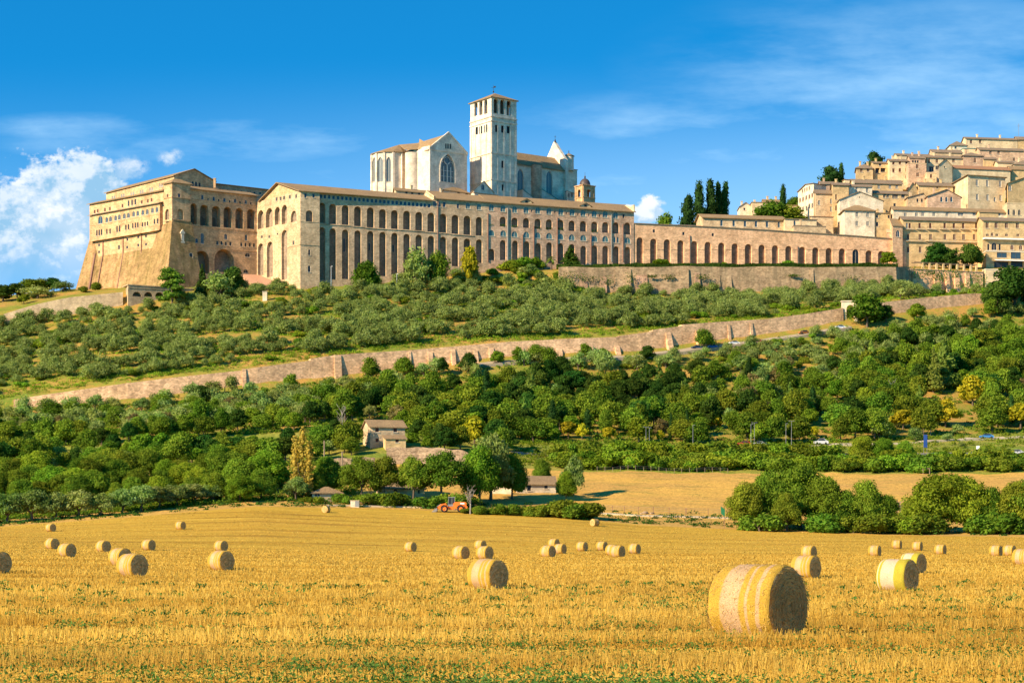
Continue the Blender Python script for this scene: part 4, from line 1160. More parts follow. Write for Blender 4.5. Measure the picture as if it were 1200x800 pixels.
    m = MB(); p = GF.pt(GF.w * .46, zg - .3, -.5); m.tube([p, p + Vector((0, 0, 1.3))], [.55, .25], 6); m.tube([p + Vector((0, 0, 1.2)), p + Vector((0, 0, 3.2))], .07, 4); m.box(p + Vector((0, 0, 2.4)), .9, .1, .12); m.build('cross', M['iron'], root)
    m = MB(); zb = ZV(197.5, 895)
    o2 = PX(660.6, 893.5); tt = hit(o2, CT, 676.3); bb = o2 + CT * tt
    cx = (o2 + bb) / 2 - CN * 3
    m.box((cx.x, cx.y, z0), tt, 6, zb - z0, (CT, -CN))
    slab(m, [o2 + CN * .3 + Vector((0, 0, zb)) - CT * .3, bb + CN * .3 + CT * .3 + Vector((0, 0, zb)), bb - CN * 6 + CT * .3 + Vector((0, 0, zb + .9)), o2 - CN * 6 - CT * .3 + Vector((0, 0, zb + .9))], .25, 1)
    pt_ = PX(666.5, 896); m.lathe((pt_.x, pt_.y, zb - 1), [(2.25, 0), (2.25, ZV(183.5, 896) - zb + 1)], 16); m.lathe((pt_.x, pt_.y, ZV(183.5, 896)), [(2.6, 0), (2.6, .2), (.05, 1.5)], 16, 1)
    m.tube([(pt_.x, pt_.y, ZV(183.5, 896) + 1.3), (pt_.x, pt_.y, ZV(183.5, 896) + 2.6)], .15, 5, 2)
    m.build('corner_turret', [M['white'], M['tiled'], M['iron']], root)
    # green copper roofs of the low chapels against the nave
    for x0, x1, y0, y1 in ((745, 800, 527, 572), (835, 925, 527, 585)):
        u0, v0 = z3(x0, y0); u1, v1 = z3(x1, y1)
        p0, p1 = NF.pt(NF.st(u0, v0)[0], 0), NF.pt(NF.st(u1, v1)[0], 0)
        h0, h1 = ZV(v0, p0.y - 4), ZV(v1, p1.y - 4)
        m = MB(); A0, A1 = p0 + NF.n * 4, p1 + NF.n * 4
        m.prism([Vector((x.x, x.y, z)) for x, z in ((A0, h0), (A0, z0), (A1, z0), (A1, h1))], [Vector((x.x, x.y, z)) for x, z in ((p0, h0), (p0, z0), (p1, z0), (p1, h1))])
        slab(m, [Vector((x.x, x.y, z)) for x, z in ((A0 + NF.n * .3, h0 + .25), (A1 + NF.n * .3, h1 + .25), (p1, h1 + .25), (p0, h0 + .25))], .22, 1)
        m.build('chapel', [M['white'], M['copper']], root)
church()

# ------------------------------------------------------------------ low roofs between the arcades and the church, and the domed turret
house('chapter_house', 'long low cream building with a tiled roof between the arcade roof and the transept', 'building', (464, 818), (541, 832), (461.2, 826), 222.5, 236, 'ridge', 1.7, 'cream', 'tile',
      L(z3, [226, 253, 285, 320, 350, 455], [546, 549, 551, 555, 558, 553], 4, [11, 11, 10, 10, 10, 9], [20, 20, 16, 16, 16, 18], style='glass', frame='framew'), ov=.6, chim=2)
house('garden_pavilion', 'small square pavilion with a low pyramid roof in front of the transept', 'pavilion', (520, 836), (551, 845), (517, 850), 221.5, 236, 'hip', 3.2, 'white', 'tile', L(z3, [508, 520, 470], [556, 553, 548], 4, 10, 22), ov=.8)
house('gabled_chapel', 'small grey stone gabled house with an arched window at the foot of the bell tower', 'house', (555.5, 838), (578.5, 844), (544, 858), 222, 236, 'gable', 4.2, 'white', 'tile', L(z3, [584], [517], 4, 15, 28, arch='r', style='blue', frame='framew'), ov=.4)
house('cloister_store', 'low grey lean-to with a tiled roof under the gabled house', 'building', (556, 829), (583, 835), (555, 836), 225.5, 237, 'shed', 1.2, 'white', 'tile', [], ov=.4)

def domed_turret():
    u0, d0 = 683.2, 858
    o = PX(u0, d0); s = hit(o, CT, 697); l = hit(o, -CN, 674.0)
    z0 = 136.0; zt = ZV(216.2, d0)
    root = thing('domed_turret', (o.x, o.y, z0), 'small square bell turret with open arches under a dark dome, right of the church', 'turret')
    a, b, c = o, o + CT * s, o - CN * l; d = b - CN * l
    m = MB()
    for f in (Fac(a, b), Fac(c, a), Fac(b, d), Fac(d, c)):
        h = opening(f.w * .34, f.w * .66, ZV(230, d0), ZV(221, d0), 'r')
        wall(m, f, [(0, z0), (f.w, z0), (f.w, zt), (0, zt)], [(h, .5, None)])
        for sc in (.45, f.w - .45): m.box(f.pt(sc, z0, .1), .8, .3, zt - z0 - .4, (f.t, -f.n))
        course(m, f, -.3, f.w + .3, zt - .3, .35, .45); course(m, f, -.2, f.w + .2, ZV(231, d0), .3, .3)
    m.poly([Vector((p.x, p.y, ZV(231, d0))) for p in (a, b, d, c)]); m.poly([Vector((p.x, p.y, zt)) for p in (a, b, d, c)])
    m.build('turret_wall', M['gold'], root)
    cc = (a + d) / 2; m = MB(); r0 = 2.35
    m.lathe((cc.x, cc.y, zt), [(r0, 0), (r0, .55)], 20, 1)
    m.lathe((cc.x, cc.y, zt + .5), [(r0 * 1.03, 0)] + [(r0 * math.cos(t_), .1 + 2.7 * math.sin(t_)) for t_ in np.linspace(0, 1.45, 9)] + [(.3, 2.8), (.3, 3.3), (.42, 3.35), (.3, 3.7), (.05, 4.2)], 20)
    m.tube([(cc.x, cc.y, zt + 4.6), (cc.x, cc.y, zt + 6)], .06, 4)
    m.build('dome', [plain('dark_lead', (.075, .055, .05), .5), M['gold']], root)
domed_turret()
house('turret_annex', 'low arched annex left of the domed turret', 'building', (664.5, 872), (676, 880), (662.5, 880), 223.5, 240, 'shed', 1.0, 'white', 'tiled', [dict(u=666.7 + i * 3.6, v=228.5, w=2.4, h=5.5, arch='r') for i in range(3)], ov=.3)
# ------------------------------------------------------------------ portico wall, bastion and the long lower wall
def z5a(x, y): return (740 + x / 3.636, 180 + y / 3.636)
def t1(x, y): return (1000 + x / 6, 150 + y / 6)
def t2(x, y): return (860 + x / 6, 190 + y / 6)
def t3(x, y): return (1000 + x / 6, 235 + y / 6)

def portico():
    A, B = PX(743.3, 837), PX(1062, 872)
    fr = Fac(A, B); z0 = 112.0
    root = thing('arcaded_wall', (A.x, A.y, z0), 'long pinkish stone wall with a row of blind round arches right of the convent', 'wall')
    za = lambda u, v: (fr.st(u, v)[0], fr.st(u, v)[1])
    top = [za(1046, 280.3), za(1003, 277), za(952, 273.6), za(900, 270.2), za(850, 267.3), za(800, 264.8)]
    xs = [36, 94, 152, 210, 268, 326, 384, 441, 498, 556, 613, 670, 728, 785, 842, 898, 956, 1012, 1065]
    tp = [357, 362, 365, 369, 372, 376, 379, 382, 385, 388, 390, 393, 397, 399, 402, 404, 407, 412, 415]
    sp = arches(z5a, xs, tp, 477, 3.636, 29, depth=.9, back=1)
    sp += L(z5a, [96, 222, 347], [330, 341, 346], 3.636, 9, 13, sill=False, mull=False)
    sp[16]['back'] = None; sp[16]['style'] = 'glass'; sp[16]['depth'] = .5
    mb = MB()
    zr = fr.st(1062, 281)[1]
    facade(mb, fr, [(0, z0), (fr.w, z0), (fr.w, zr)] + top + [(0, fr.st(745, 262.4)[1])], sp, root)
    # thickness and coping
    tops = [(0, fr.st(745, 262.4)[1])] + list(reversed(top)) + [(fr.w, zr)]
    for (s0, q0), (s1, q1) in zip(tops, tops[1:]):
        p = [fr.pt(s0, q0 + .02, .35), fr.pt(s1, q1 + .02, .35), fr.pt(s1, q1 + .3, -3.5), fr.pt(s0, q0 + .3, -3.5)]
        mb.prism([x + Vector((0, 0, .35)) for x in p], p, 2)
    for p, q in ((fr.pt(0, 0, -3.5), fr.pt(0, 0)), (fr.pt(fr.w, 0), fr.pt(fr.w, 0, -3.5))):
        f = Fac(p, q); zz = tops[0][1] if p.y < q.y or p.x < 60 else zr; wall(mb, f, [(0, z0), (f.w, z0), (f.w, zz), (0, zz)], [])
    for (x0, x1) in zip(xs, xs[1:]):       # imposts between the arches
        u0, v0 = z5a(x0 + 16, 408); u1, v1 = z5a(x1 - 16, 408)
        course(mb, fr, fr.st(u0, v0)[0], fr.st(u1, v1)[0], fr.st(u0, v0)[1], .25, .14)
    mb.build('wall', [M['port'], M['nichep'], M['tiled']], root)
    m = MB(); s = fr.st(808.3, 280)[0]; m.tube([fr.pt(s, 121.5, .2), fr.pt(s, 137, .2)], .17, 5); m.build('downpipe', M['pipe'], root)
    m = MB(); s = fr.st(934.6, 290)[0]; m.tube([fr.pt(s, 121.5, .2), fr.pt(s, 134.5, .2)], .17, 5); m.build('downpipe', M['pipe'], root)
portico()

def bastion():
    us = [655, 672, 700, 730, 745, 775, 800, 830, 860, 900, 950, 1000, 1050, 1066]
    pts = []
    for u in us:
        p = at_row(u, K_T0 + .12); t = at_row(u, K_T1)
        pts.append(((p.x, p.y), gz(p.x, p.y - 2) - 1.5, t.z + .5, 2.2))
    o = pts[0][0] + (pts[0][1],)
    root = thing('bastion_wall', o, 'weathered stone retaining wall overgrown in places below the row of blind arches', 'wall')
    ribbon('wall', M['bast'], pts, root)
    def buttress(u, w, top, pr, mat):
        p = at_row(u, K_T0 + .12); zb = gz(p.x, p.y - 3) - 1; zt = at_row(u, K_T1).z - top
        m = MB(); t = Vector((1, .05, 0)).normalized(); n = Vector((.05, -1, 0)).normalized()
        f = Vector((p.x, p.y, 0)); pr0 = .25
        a = [f + t * (-w / 2), f + t * (w / 2)]
        bo = [a[0] + n * pr, a[1] + n * pr, a[1] - n * .8, a[0] - n * .8]; tp = [a[0] + n * pr0, a[1] + n * pr0, a[1] - n * .8, a[0] - n * .8]
        m.prism([Vector((x.x, x.y, zt)) for x in tp], [Vector((x.x, x.y, zb)) for x in bo])
        m.build('buttress', M[mat], root)
    for u, w, top, pr, mat in ((684, 3.0, 4.5, 2.2, 'bastp'), (707, 2.6, 3.5, 2.4, 'bastp'), (730, 6.5, .6, 2.4, 'bast'), (752, 4.5, 3.0, 2.2, 'bastp'), (789, 12.5, .3, 1.7, 'bast'), (817, 2.2, 2.0, 2.4, 'bastp'), (842, 1.3, 3.0, 1.7, 'bast'), (854, 2.2, 3.5, 2.2, 'bast'), (951, 1.5, .4, 1.3, 'bast'), (1062, 1.8, .5, 1.6, 'bast')):
        buttress(u, w, top, pr, mat)
    # openings and putlog holes read as small dark recesses
    return root
bastion()

def lower_wall():
    T = [(16, 468.5), (60, 461.5), (100, 456), (150, 449), (200, 443), (286, 434)]
    T2 = [(286.2, 432.7), (330, 427), (363.8, 422.8)]; T3 = [(364, 420.5), (392, 416.4), (440, 413), (480, 410.5), (540, 405.5), (600, 400.5), (660, 397.5), (725, 395)]
    T4 = [(725.3, 393.8), (765, 388.6)]; T5 = [(765.3, 386.8), (799, 382.3)]; T6 = [(799.3, 380.6), (850, 377), (900, 374), (945, 368), (988, 361)]
    T7 = [(1003, 360), (1030, 355), (1080, 349.5), (1140, 344), (1165, 344.5)]
    o = at_row(286, K_W0)
    root = thing('boundary_wall', tuple(o), 'very long pinkish stone retaining wall with buttresses climbing across the whole hillside', 'wall')
    def d_at(u): return np.interp(u, UC, RD[K_W0]) + 1.0
    for seg in (T, T2, T3, T4, T5, T6, T7):
        pts = []
        us = sorted(set([seg[0][0], seg[-1][0]] + [p[0] for p in seg] + list(np.arange(seg[0][0], seg[-1][0], 15))))
        for u in us:
            v = np.interp(u, [p[0] for p in seg], [p[1] for p in seg]); d = d_at(u); x = (u - 600) / F * d
            pts.append(((x, d), gz(x, d - 2.5) - 2, ZV(v, d) + .12, 3.3))
        ribbon('wall_section', M['lowwall'], pts, root)
    allT = T + T2 + T3 + T4 + T5 + T6 + T7
    def topz(u): return ZV(np.interp(u, [p[0] for p in allT], [p[1] for p in allT]), d_at(u))
    for u, w, tp, pr in ((286, 1.3, -.5, 1.5), (395.5, 2.4, -.1, 2.2), (429.5, 2.0, 2.4, 3.0), (440, .6, 2.6, .5), (480, .9, .4, 1.4), (504, 1.7, 1.2, 2.6), (531, 1.4, .8, 2.2), (557, 1.5, 1.8, 2.6), (575.5, 1.7, 1.6, 2.6), (611, 1.5, 2.2, 2.4), (621, 1.2, 2.0, 1.6), (654.5, 2.4, 3.2, 3.0), (691, 2.2, 2.6, 3.0), (723, 1.8, 3.0, 3.0), (783, 2.0, 1.6, 3.8), (820, 3.4, 2.4, 4.2), (854, 1.0, 1.2, 1.6), (880, 1.0, .9, 1.6)):
        d = d_at(u); x = (u - 600) / F * d; u2 = u + 4
        t = (Vector(((u2 - 600) / F * d_at(u2), d_at(u2), 0)) - Vector((x, d, 0))).normalized(); n = Vector((t.y, -t.x, 0))
        zt = topz(u) - tp; zb = gz(x, d - 3) - 1.5; f = Vector((x, d, 0)); m = MB()
        bo = [f - t * w / 2 + n * pr, f + t * w / 2 + n * pr, f + t * w / 2 - n * .3, f - t * w / 2 - n * .3]; tq = [f - t * w / 2 + n * .25, f + t * w / 2 + n * .25, f + t * w / 2 - n * .3, f - t * w / 2 - n * .3]
        m.prism([Vector((p.x, p.y, zt)) for p in tq], [Vector((p.x, p.y, zb)) for p in bo]); m.build('buttress', M['lowwall'], root)
    # gate arch where the wall bends at the right
    d = d_at(996); c = PX(996, d - .5); z = gz(c.x, d - 3)
    g = thing('wall_gate', (c.x, c.y, z), 'pale arched stone gateway in the long wall beside the big round tree', 'gate')
    f = Fac(c - Vector((2.9, 0, 0)), c + Vector((2.9, 0, 0))); m = MB(); zt = ZV(353.5, d)
    out = [(0, z), (f.w, z), (f.w, zt), (0, zt)]; hole = opening(1.6, f.w - 1.2, z + .01 + (zt - z) * .15, zt - 1.2, 'r')
    wall(m, f, out, [(hole, 1.6, None)])
    for p, q in ((f.pt(0, 0, -1.6), f.pt(0, 0)), (f.pt(f.w, 0), f.pt(f.w, 0, -1.6))):
        ff = Fac(p, q); wall(m, ff, [(0, z), (ff.w, z), (ff.w, zt), (0, zt)], [])
    m.build('arch', M['cream2'], g)
    m = MB(); m.box(f.pt(f.w / 2, zt, -.8), f.w + .5, 2.2, .35, (f.t, f.n)); m.build('coping', M['cream2'], g)
lower_wall()

def ramp_wall():
    T = [(4, 368), (40, 357), (80, 348.5), (115, 345), (150, 341.5)]
    o = at_row(60, K_T0)
    root = thing('ramp_wall', tuple(o), 'pale stone wall rising from the left edge to the foot of the sloping convent base', 'wall')
    pts = []
    for u in np.arange(4, 151, 10):
        v = np.interp(u, [p[0] for p in T], [p[1] for p in T]); p = at_row(u, K_T0 + .15)
        pts.append(((p.x, p.y), gz(p.x, p.y - 2) - 1.5, ZV(v, p.y), 1.2))
    ribbon('wall', M['ramp'], pts, root)
    # garden loggia with low arches
    A, B = PX(150, 770), PX(226, 782); f = Fac(A, B); z0 = gz(A.x, A.y - 3) - 3; zt = ZV(334.5, 771)
    lg = thing('garden_loggia', (A.x, A.y, z0), 'low pale loggia with wide flat arches at the foot of the sloping convent base', 'loggia')
    m = MB(); sp = []
    for i, (x, w) in enumerate(((644, 86), (752, 82), (855, 80), (960, 80), (1112, 95))):
        u, v = z6(x, 757); sp.append(dict(u=u, v=v + (i * .15), w=w / 8, h=5.4, arch='r', depth=2.5, back=1))
    facade(m, f, [(0, z0), (f.w, z0), (f.w, zt), (0, zt)], sp, lg)
    e = Fac(A + Vector((-2, 6, 0)), A); wall(m, e, [(0, z0), (e.w, z0), (e.w, zt), (0, zt)], [])
    m.prism([f.pt(-.2, zt + .35, .3), f.pt(f.w, zt + .35, .3), f.pt(f.w, zt + .35, -7), f.pt(-.2, zt + .35, -7)], [f.pt(-.2, zt, .3), f.pt(f.w, zt, .3), f.pt(f.w, zt, -7), f.pt(-.2, zt, -7)])
    course(m, f, 0, f.w, zt - 1.0, .3, .2)
    m.build('loggia_wall', [M['ramp'], M['niche']], lg)
    # terracotta forecourt sloping down between the two wings
    p = [P(285, 321, 800), P(303, 322, 803), P(331, 333.5, 785), P(309, 334.5, 781), P(288, 330, 785)]
    m = MB(); slab(m, p, 4); tag(m.build('forecourt', M['terrac']), kind='structure')
    r = thing('iron_fence', tuple(at_row(60, K_T1)), 'dark iron fence running along the top of the pale wall below the cloud', 'fence')
    for nm, z0_, z1_ in (('rail', .9, 1.0), ('rail', .25, .33)):
        m = MB(); m.tube([tuple(at_row(u, K_T1 - .15) + Vector((0, 0, z1_ + .3))) for u in np.arange(24, 116, 8)], .06, 4); m.build(nm, M['pipe'], r)
    m = MB()
    for u in np.arange(24, 116, 1.15):
        q = at_row(u, K_T1 - .15); m.box(q, .07, .07, 1.4)
    tag(m.build('bar', M['pipe'], r), kind='stuff')
ramp_wall()

# ------------------------------------------------------------------ the town
def house_px(name, label, uA, uB, d, ve, vb, depth=10, lu=None, dB=None, **k):
    """front between photo columns uA and uB; left side seen as far as column lu"""
    dB = dB or d + (uB - uA) * .37 * .18
    lu = uA + 1.0 if lu is None else lu
    # direction of the left side: far corner lies on column lu
    C = (lu, d + depth)
    if lu >= uA: C = (600 + (uA - 600) * d / (d + depth) + 0.5, d + depth)
    if name == 'town_house' and 'chim' not in k and len(label) % 3: k['chim'] = 1 + len(label) % 2
    return house(name, label, k.pop('cat', 'house'), (uA, d), (uB, dB), C, ve, vb, **k)[0]
G1 = None
def hotel():
    r = house_px('hotel', 'long ochre hotel with three rows of brown shutters and iron balconies above the pergola', 1058.3, 1151, 872, 256.6, 315, 12, None, cat='hotel', roof='ridge', rise=2.2, mat='ochre', roofm='tiled', ov=.7,
        front=L(t3, [397, 467, 542, 643, 708, 773, 865], [177] * 7, 6, 15, 36, style='shut') + L(t3, [378], [177], 6, 14, 36, style='grey') + L(t3, [384, 469, 544, 645, 711, 776, 850], [256] * 7, 6, 17, 38, style='shut') + L(t3, [386, 471], [345, 345], 6, 17, 40, style='shut'))
    f = Fac(PX(1058.3, 872), PX(1151, 872 + 92.7 * .37 * .18))
    for v, rng in ((203, [(362, 430), (440, 500), (515, 580), (605, 665), (675, 735), (748, 808), (830, 890)]), (286, [(365, 500), (505, 890)])):
        for x0, x1 in rng:
            u0, y = t3(x0, v); u1, _ = t3(x1, v); s0, z = f.st(u0, y); s1, _ = f.st(u1, y); m = MB()
            m.box(f.pt((s0 + s1) / 2, z - .1, .45), s1 - s0, .9, .16, (f.t, f.n))
            m.box(f.pt((s0 + s1) / 2, z + .95, .85), s1 - s0, .05, .06, (f.t, f.n), 1)
            for k in np.arange(s0 + .1, s1, .45): m.box(f.pt(k, z + .06, .85), .04, .04, .9, (f.t, f.n), 1)
            m.build('balcony', [M['frame'], M['iron']], r)
    r = house_px('hotel', 'ochre hotel wing at the right edge over a white awning and large glazed terrace', 1152, 1222, 866, 257.5, 318, 14, None, cat='hotel', roof='ridge', rise=2.4, mat='ochre', roofm='tiled', ov=.7,
        front=L(t3, [942, 1005, 1077, 1154, 1222], [175] * 5, 6, 20, 38, style='shut') + L(t3, [944, 1010, 1078, 1158], [243] * 4, 6, 18, 17, style='shut', sill=False) + L(t3, [976], [238], 6, 20, 26, arch='r', style='shut')
              + L(t3, [950, 1030], [326, 326], 6, 15, 46, arch='r') + L(t3, [990], [322], 6, 36, 54, arch='r') + L(t3, [1117, 1178], [330, 330], 6, 24, 36, arch='r', style='shut', frame='framew'))
    f = Fac(PX(1152, 866), PX(1222, 866 + 70 * .37 * .18))
    m = MB(); u, v = t3(910, 270); s0, z = f.st(u, v); m.box(f.pt((s0 + f.w) / 2, z - .2, .9), f.w - s0, 1.8, .6, (f.t, f.n)); m.build('parapet', M['canopyw'], r)
    r = house_px('hotel_terrace', 'flat roofed orange terrace block with a white awning and wide windows below the hotel', 1155.5, 1222, 855, 294, 316, 9, None, cat='building', roof='flat', mat='ochre', roofm='frame', ov=0,
        front=L(t3, [1045, 1143, 1215], [383, 385, 385], 6, [60, 60, 40], [34, 46, 46], style='blue', frame='framed') + L(t3, [1040, 1150], [452, 446], 6, [84, 70], [46, 40], frame='framed', sill=False))
    f = Fac(PX(1155.5, 855), PX(1222, 855 + 66 * .37 * .18))
    m = MB(); u, v = t3(990, 425); s0, z = f.st(u, v)
    slab(m, [f.pt(s0, z, 2.4), f.pt(f.w, z, 2.4), f.pt(f.w, z + .7, .05), f.pt(s0, z + .7, .05)], .1); m.build('awning', M['canopyw'], r)
    r = house_px('terrace_base', 'tall cream retaining building with two small windows and hanging ivy under the hotel terrace', 1155, 1222, 846, 315.5, 352, 12, 1143, cat='building', roof='flat', mat='cream', roofm='frame', ov=0, down=4,
        front=L(t3, [995, 1038], [515, 515], 6, 14, 24))
hotel()
H = house_px
tw = dict(cat='house')
H('convent_barn', 'long low stone building with six pale arched windows above the arcaded wall', 824, 919.5, 893, 254, 275, 12, 816, roof='ridge', rise=2.3, mat='tan', roofm='tile', ov=.9, ridge=.5, cat='building',
  front=L(z5a, [384, 436, 484, 531, 578, 628], [296, 297, 298, 300, 301, 302], 3.636, 11, 26, arch='r', style='blue', frame='framew'))
H('low_shed', 'low stone building with one arched window joined to the right of the six-windowed building', 919.8, 957, 894, 256, 276, 9, roof='shed', rise=1.2, mat='cream', roofm='tiled', ov=.5, cat='building', front=L(t2, [428], [428], 6, 16, 36, arch='r', style='blue', frame='framew'))
H('cloister_wing', 'very low grey-roofed range behind the left end of the arcaded wall', 752, 823, 905, 262, 275, 10, roof='shed', rise=1.5, mat='tan', roofm='slate', ov=.4, cat='building')
H('town_house', 'pale ochre building with a parapet and dark shed roof right of the six-windowed building', 930, 968, 889, 264.5, 279, 7, roof='flat', mat='tan', roofm='tiled', ov=.2, front=L(t2, [640, 672, 705], [485, 485, 483], 6, 14, 12, sill=False))
H('glass_pergola', 'red-brown garden canopy on the terrace left of the stacked houses', 951, 976.5, 905, 253, 262, 6, roof='shed', rise=.8, mat='tan', roofm='tiler', ov=.4, cat='canopy')
H('town_house', 'dark grey gabled house on the ridge left of the slender lone cypress', 867, 881, 965, 241.5, 255, 12, None, roof='gable', rise=2.0, mat='cream2', roofm='tiled', ov=.4, front=L(t2, [75], [330], 6, 12, 16))
H('town_house', 'cream ridge house with one shuttered window left of the slender lone cypress', 881.5, 898, 962, 236.5, 256, 12, None, roof='shed', rise=.5, mat='cream', roofm='tile', ov=.3, front=L(t2, [197], [323], 6, 12, 24, style='shut'))
H('town_house', 'small ochre ridge house with two chimneys right behind the slender lone cypress', 895, 917, 972, 236, 252, 10, None, roof='ridge', rise=2.0, mat='ochre', roofm='tile', ov=.4, chim=2)
H('garden_wall_house', 'low stone building behind the slender lone cypress and its bushes', 923, 940, 950, 240, 262, 8, None, roof='shed', rise=1.5, mat='tan', roofm='tile', ov=.3)
# tall house with the windowed side turned to the left
house('town_house', 'tall cream palazzo with rows of windows on its left side, leftmost of the crowded houses', 'house', (953.5, 928), (968, 934), (935.3, 950), 214.5, 262, 'ridge', 1.5, 'cream2', 'tiled',
  [], L(t2, [483, 498, 513, 529, 465], [203, 196, 190, 183, 210], 6, 9, 25, style='shut') + L(t2, [465, 485, 508, 530, 550], [268, 262, 250, 243, 234], 6, 11, 28, style='shut') + L(t2, [467, 485, 510, 531, 550], [335, 331, 326, 310, 306], 6, 11, 32, style='glass'), ov=.7)
H('town_house', 'stone house with a low sloping roof just right of the tall cream palazzo', 956, 976, 920, 226, 258, 12, 953.5, roof='ridge', rise=2.6, mat='tan', roofm='tiled', ov=.6, front=L(t2, [683, 683, 600, 570], [275, 330, 285, 316], 6, [12, 12, 12, 10], [34, 34, 30, 26], style='grey'))
H('town_house', 'brick house half hidden behind the low sloping roof near the twin ridge trees', 962, 983, 945, 215, 232, 12, None, roof='ridge', rise=2.2, mat='rose', roofm='tiled', ov=.5, chim=1)
H('town_house', 'ochre corner house with two columns of brown windows beside the white gabled house', 976, 994.5, 917, 216, 270, 14, 974, roof='ridge', rise=2.2, mat='ochre', roofm='tiled', ov=.7, front=L(t2, [702, 702, 719, 719], [252, 330, 245, 323], 6, [13, 13, 10, 10], [34, 34, 34, 34], style='shut'))
H('town_house', 'pale pink house with two upper windows behind the white gabled house', 995, 1022, 921, 217.8, 240, 10, None, roof='ridge', rise=1.8, mat='cream2', roofm='tiled', ov=.5, front=L(t2, [863, 938], [193, 197], 6, 14, 30, style='grey'))
H('town_house', 'broad low-gabled whitewashed house right behind the square pale house', 984, 1035, 910, 233.5, 262, 12, None, roof='gable', rise=3.9, mat='cream2', roofm='tiled', ov=.5, ridge=.45, front=L(t2, [885], [248], 6, 6, 10, sill=False))
H('town_house', 'square pale stone house with a hipped roof and two rows of grey shuttered windows', 989.5, 1025, 897, 245, 275, 12, 984, roof='hip', rise=3.0, mat='cream2', roofm='tile', ov=.8, front=L(t2, [866, 942, 866, 942], [368, 370, 432, 432], 6, 17, 32, style='grey'), left=[], chim=1)
H('town_house', 'narrow ochre house annex right of the square pale house', 1025.5, 1043.5, 900, 249, 275, 9, None, roof='shed', rise=.9, mat='ochre', roofm='tile', ov=.4, front=L(t2, [1008, 1090, 1008], [382, 384, 437], 6, [14, 14, 16], [22, 22, 30]))
H('town_house', 'ochre house with three pairs of dark windows above the square pale house', 1023, 1064, 925, 225.8, 252, 10, None, roof='ridge', rise=2.0, mat='ochre', roofm='tiled', ov=.6, front=L(t1, [219, 242, 284, 304, 350, 291], [478, 478, 480, 480, 478, 545], 6, [16, 16, 17, 17, 22, 15], [28, 28, 28, 28, 28, 30]))
H('town_house', 'long terrace house under weathered roofs with three grey windows, midway up the town', 1000, 1057, 948, 213.5, 232, 11, None, roof='ridge', rise=2.6, mat='ochre', roofm='tiled', ov=.6, front=L(t1, [180, 258, 306], [414, 414, 414], 6, 16, 24, style='grey'), chim=2)
H('roof_terrace', 'flat terrace with a glazed railing and reddish awning above the long terrace house', 990, 1058, 968, 210, 222, 8, None, roof='shed', rise=.7, mat='cream', roofm='tiler', ov=.3, cat='building')
H('town_house', 'hip roofed ochre house with two brown shutters beside a small dark round tree', 1003.5, 1023, 985, 196, 215, 12, 1002.5, roof='hip', rise=2.6, mat='ochre', roofm='tiled', ov=.6, front=L(t1, [57, 105], [297, 294], 6, 16, 27, style='shut'))
H('town_house', 'house with a dark covered balcony between two shuttered houses on the upper left', 1023.5, 1042, 988, 190.5, 215, 10, None, roof='ridge', rise=1.6, mat='ochre', roofm='tiled', ov=.5, front=L(t1, [210, 170], [296, 300], 6, [30, 24], [28, 34], frame='framed', depth=1.2) + L(t1, [188], [258], 6, 16, 18))
H('town_house', 'cream house with three rows of reddish shutters on the upper left of the town', 1042.5, 1064, 984, 188, 216, 10, None, roof='ridge', rise=1.8, mat='cream', roofm='tiled', ov=.5, front=L(t1, [283, 328, 374, 283, 328, 374, 374], [248, 246, 243, 299, 297, 294, 345], 6, 15, [20, 20, 20, 26, 26, 26, 20], style='shut'))
H('town_house', 'tower-like pink stone house with two red-shuttered windows in the middle of the upper town', 1064.5, 1085.5, 978, 191.3, 218, 9, None, roof='flat', mat='rose', roofm='tan', ov=.1, front=L(t1, [450, 453], [271, 329], 6, 17, 28, style='shut'))
H('town_house', 'small brick attic with three openings on top of the tower-like pink house', 1066, 1084, 986, 184.5, 200, 8, None, roof='ridge', rise=1.8, mat='rose', roofm='tiled', ov=.5, front=L(t1, [420, 437, 454], [237, 237, 237], 6, 11, 18))
H('town_house', 'long cream house with a row of five brown windows in the upper town', 1086, 1128.5, 990, 184, 212, 11, None, roof='ridge', rise=2.0, mat='cream', roofm='tiled', ov=.6, front=L(t1, [532, 588, 642, 705, 753], [233, 232, 230, 228, 226], 6, 16, 28, style='shut') + L(t1, [550, 590], [289, 280], 6, [30, 20], [36, 26]))
H('town_house', 'tiny cream outbuilding with one reddish window beneath the long cream house', 1085.8, 1097.5, 974, 202.5, 216, 6, None, roof='flat', mat='cream', roofm='cream', ov=.1, front=L(t1, [547], [338], 6, 13, 26, style='shut'))
H('town_house', 'rosy house with a single arched doorway under a broad hipped roof in the upper town', 1128.8, 1152, 992, 181.5, 208, 12, None, roof='hip', rise=2.4, mat='rose', roofm='tiled', ov=.6, front=L(t1, [856], [227], 6, 18, 36, arch='r', style='shut'), chim=1)
H('town_house', 'weathered roofed house on the skyline with a rounded gable, left half of the upper town', 1051, 1091, 1012, 181.5, 196, 12, None, roof='ridge', rise=2.0, mat='cream', roofm='tiled', ov=.4, chim=2)
H('town_house', 'broad brown roofed house on the skyline with two chimneys, middle of the upper town', 1093, 1128, 1018, 178, 192, 12, None, roof='ridge', rise=2.6, mat='tan', roofm='tiled', ov=.4, chim=2)
house('town_house', 'bright gabled cream house end in front of the long reddish roof', 'house', (1100.5, 958), (1116, 961), (1101.6, 972), 192.6, 216, 'gable', 3.0, 'cream', 'tile', L(t1, [643], [275], 6, 8, 12), ov=.4)
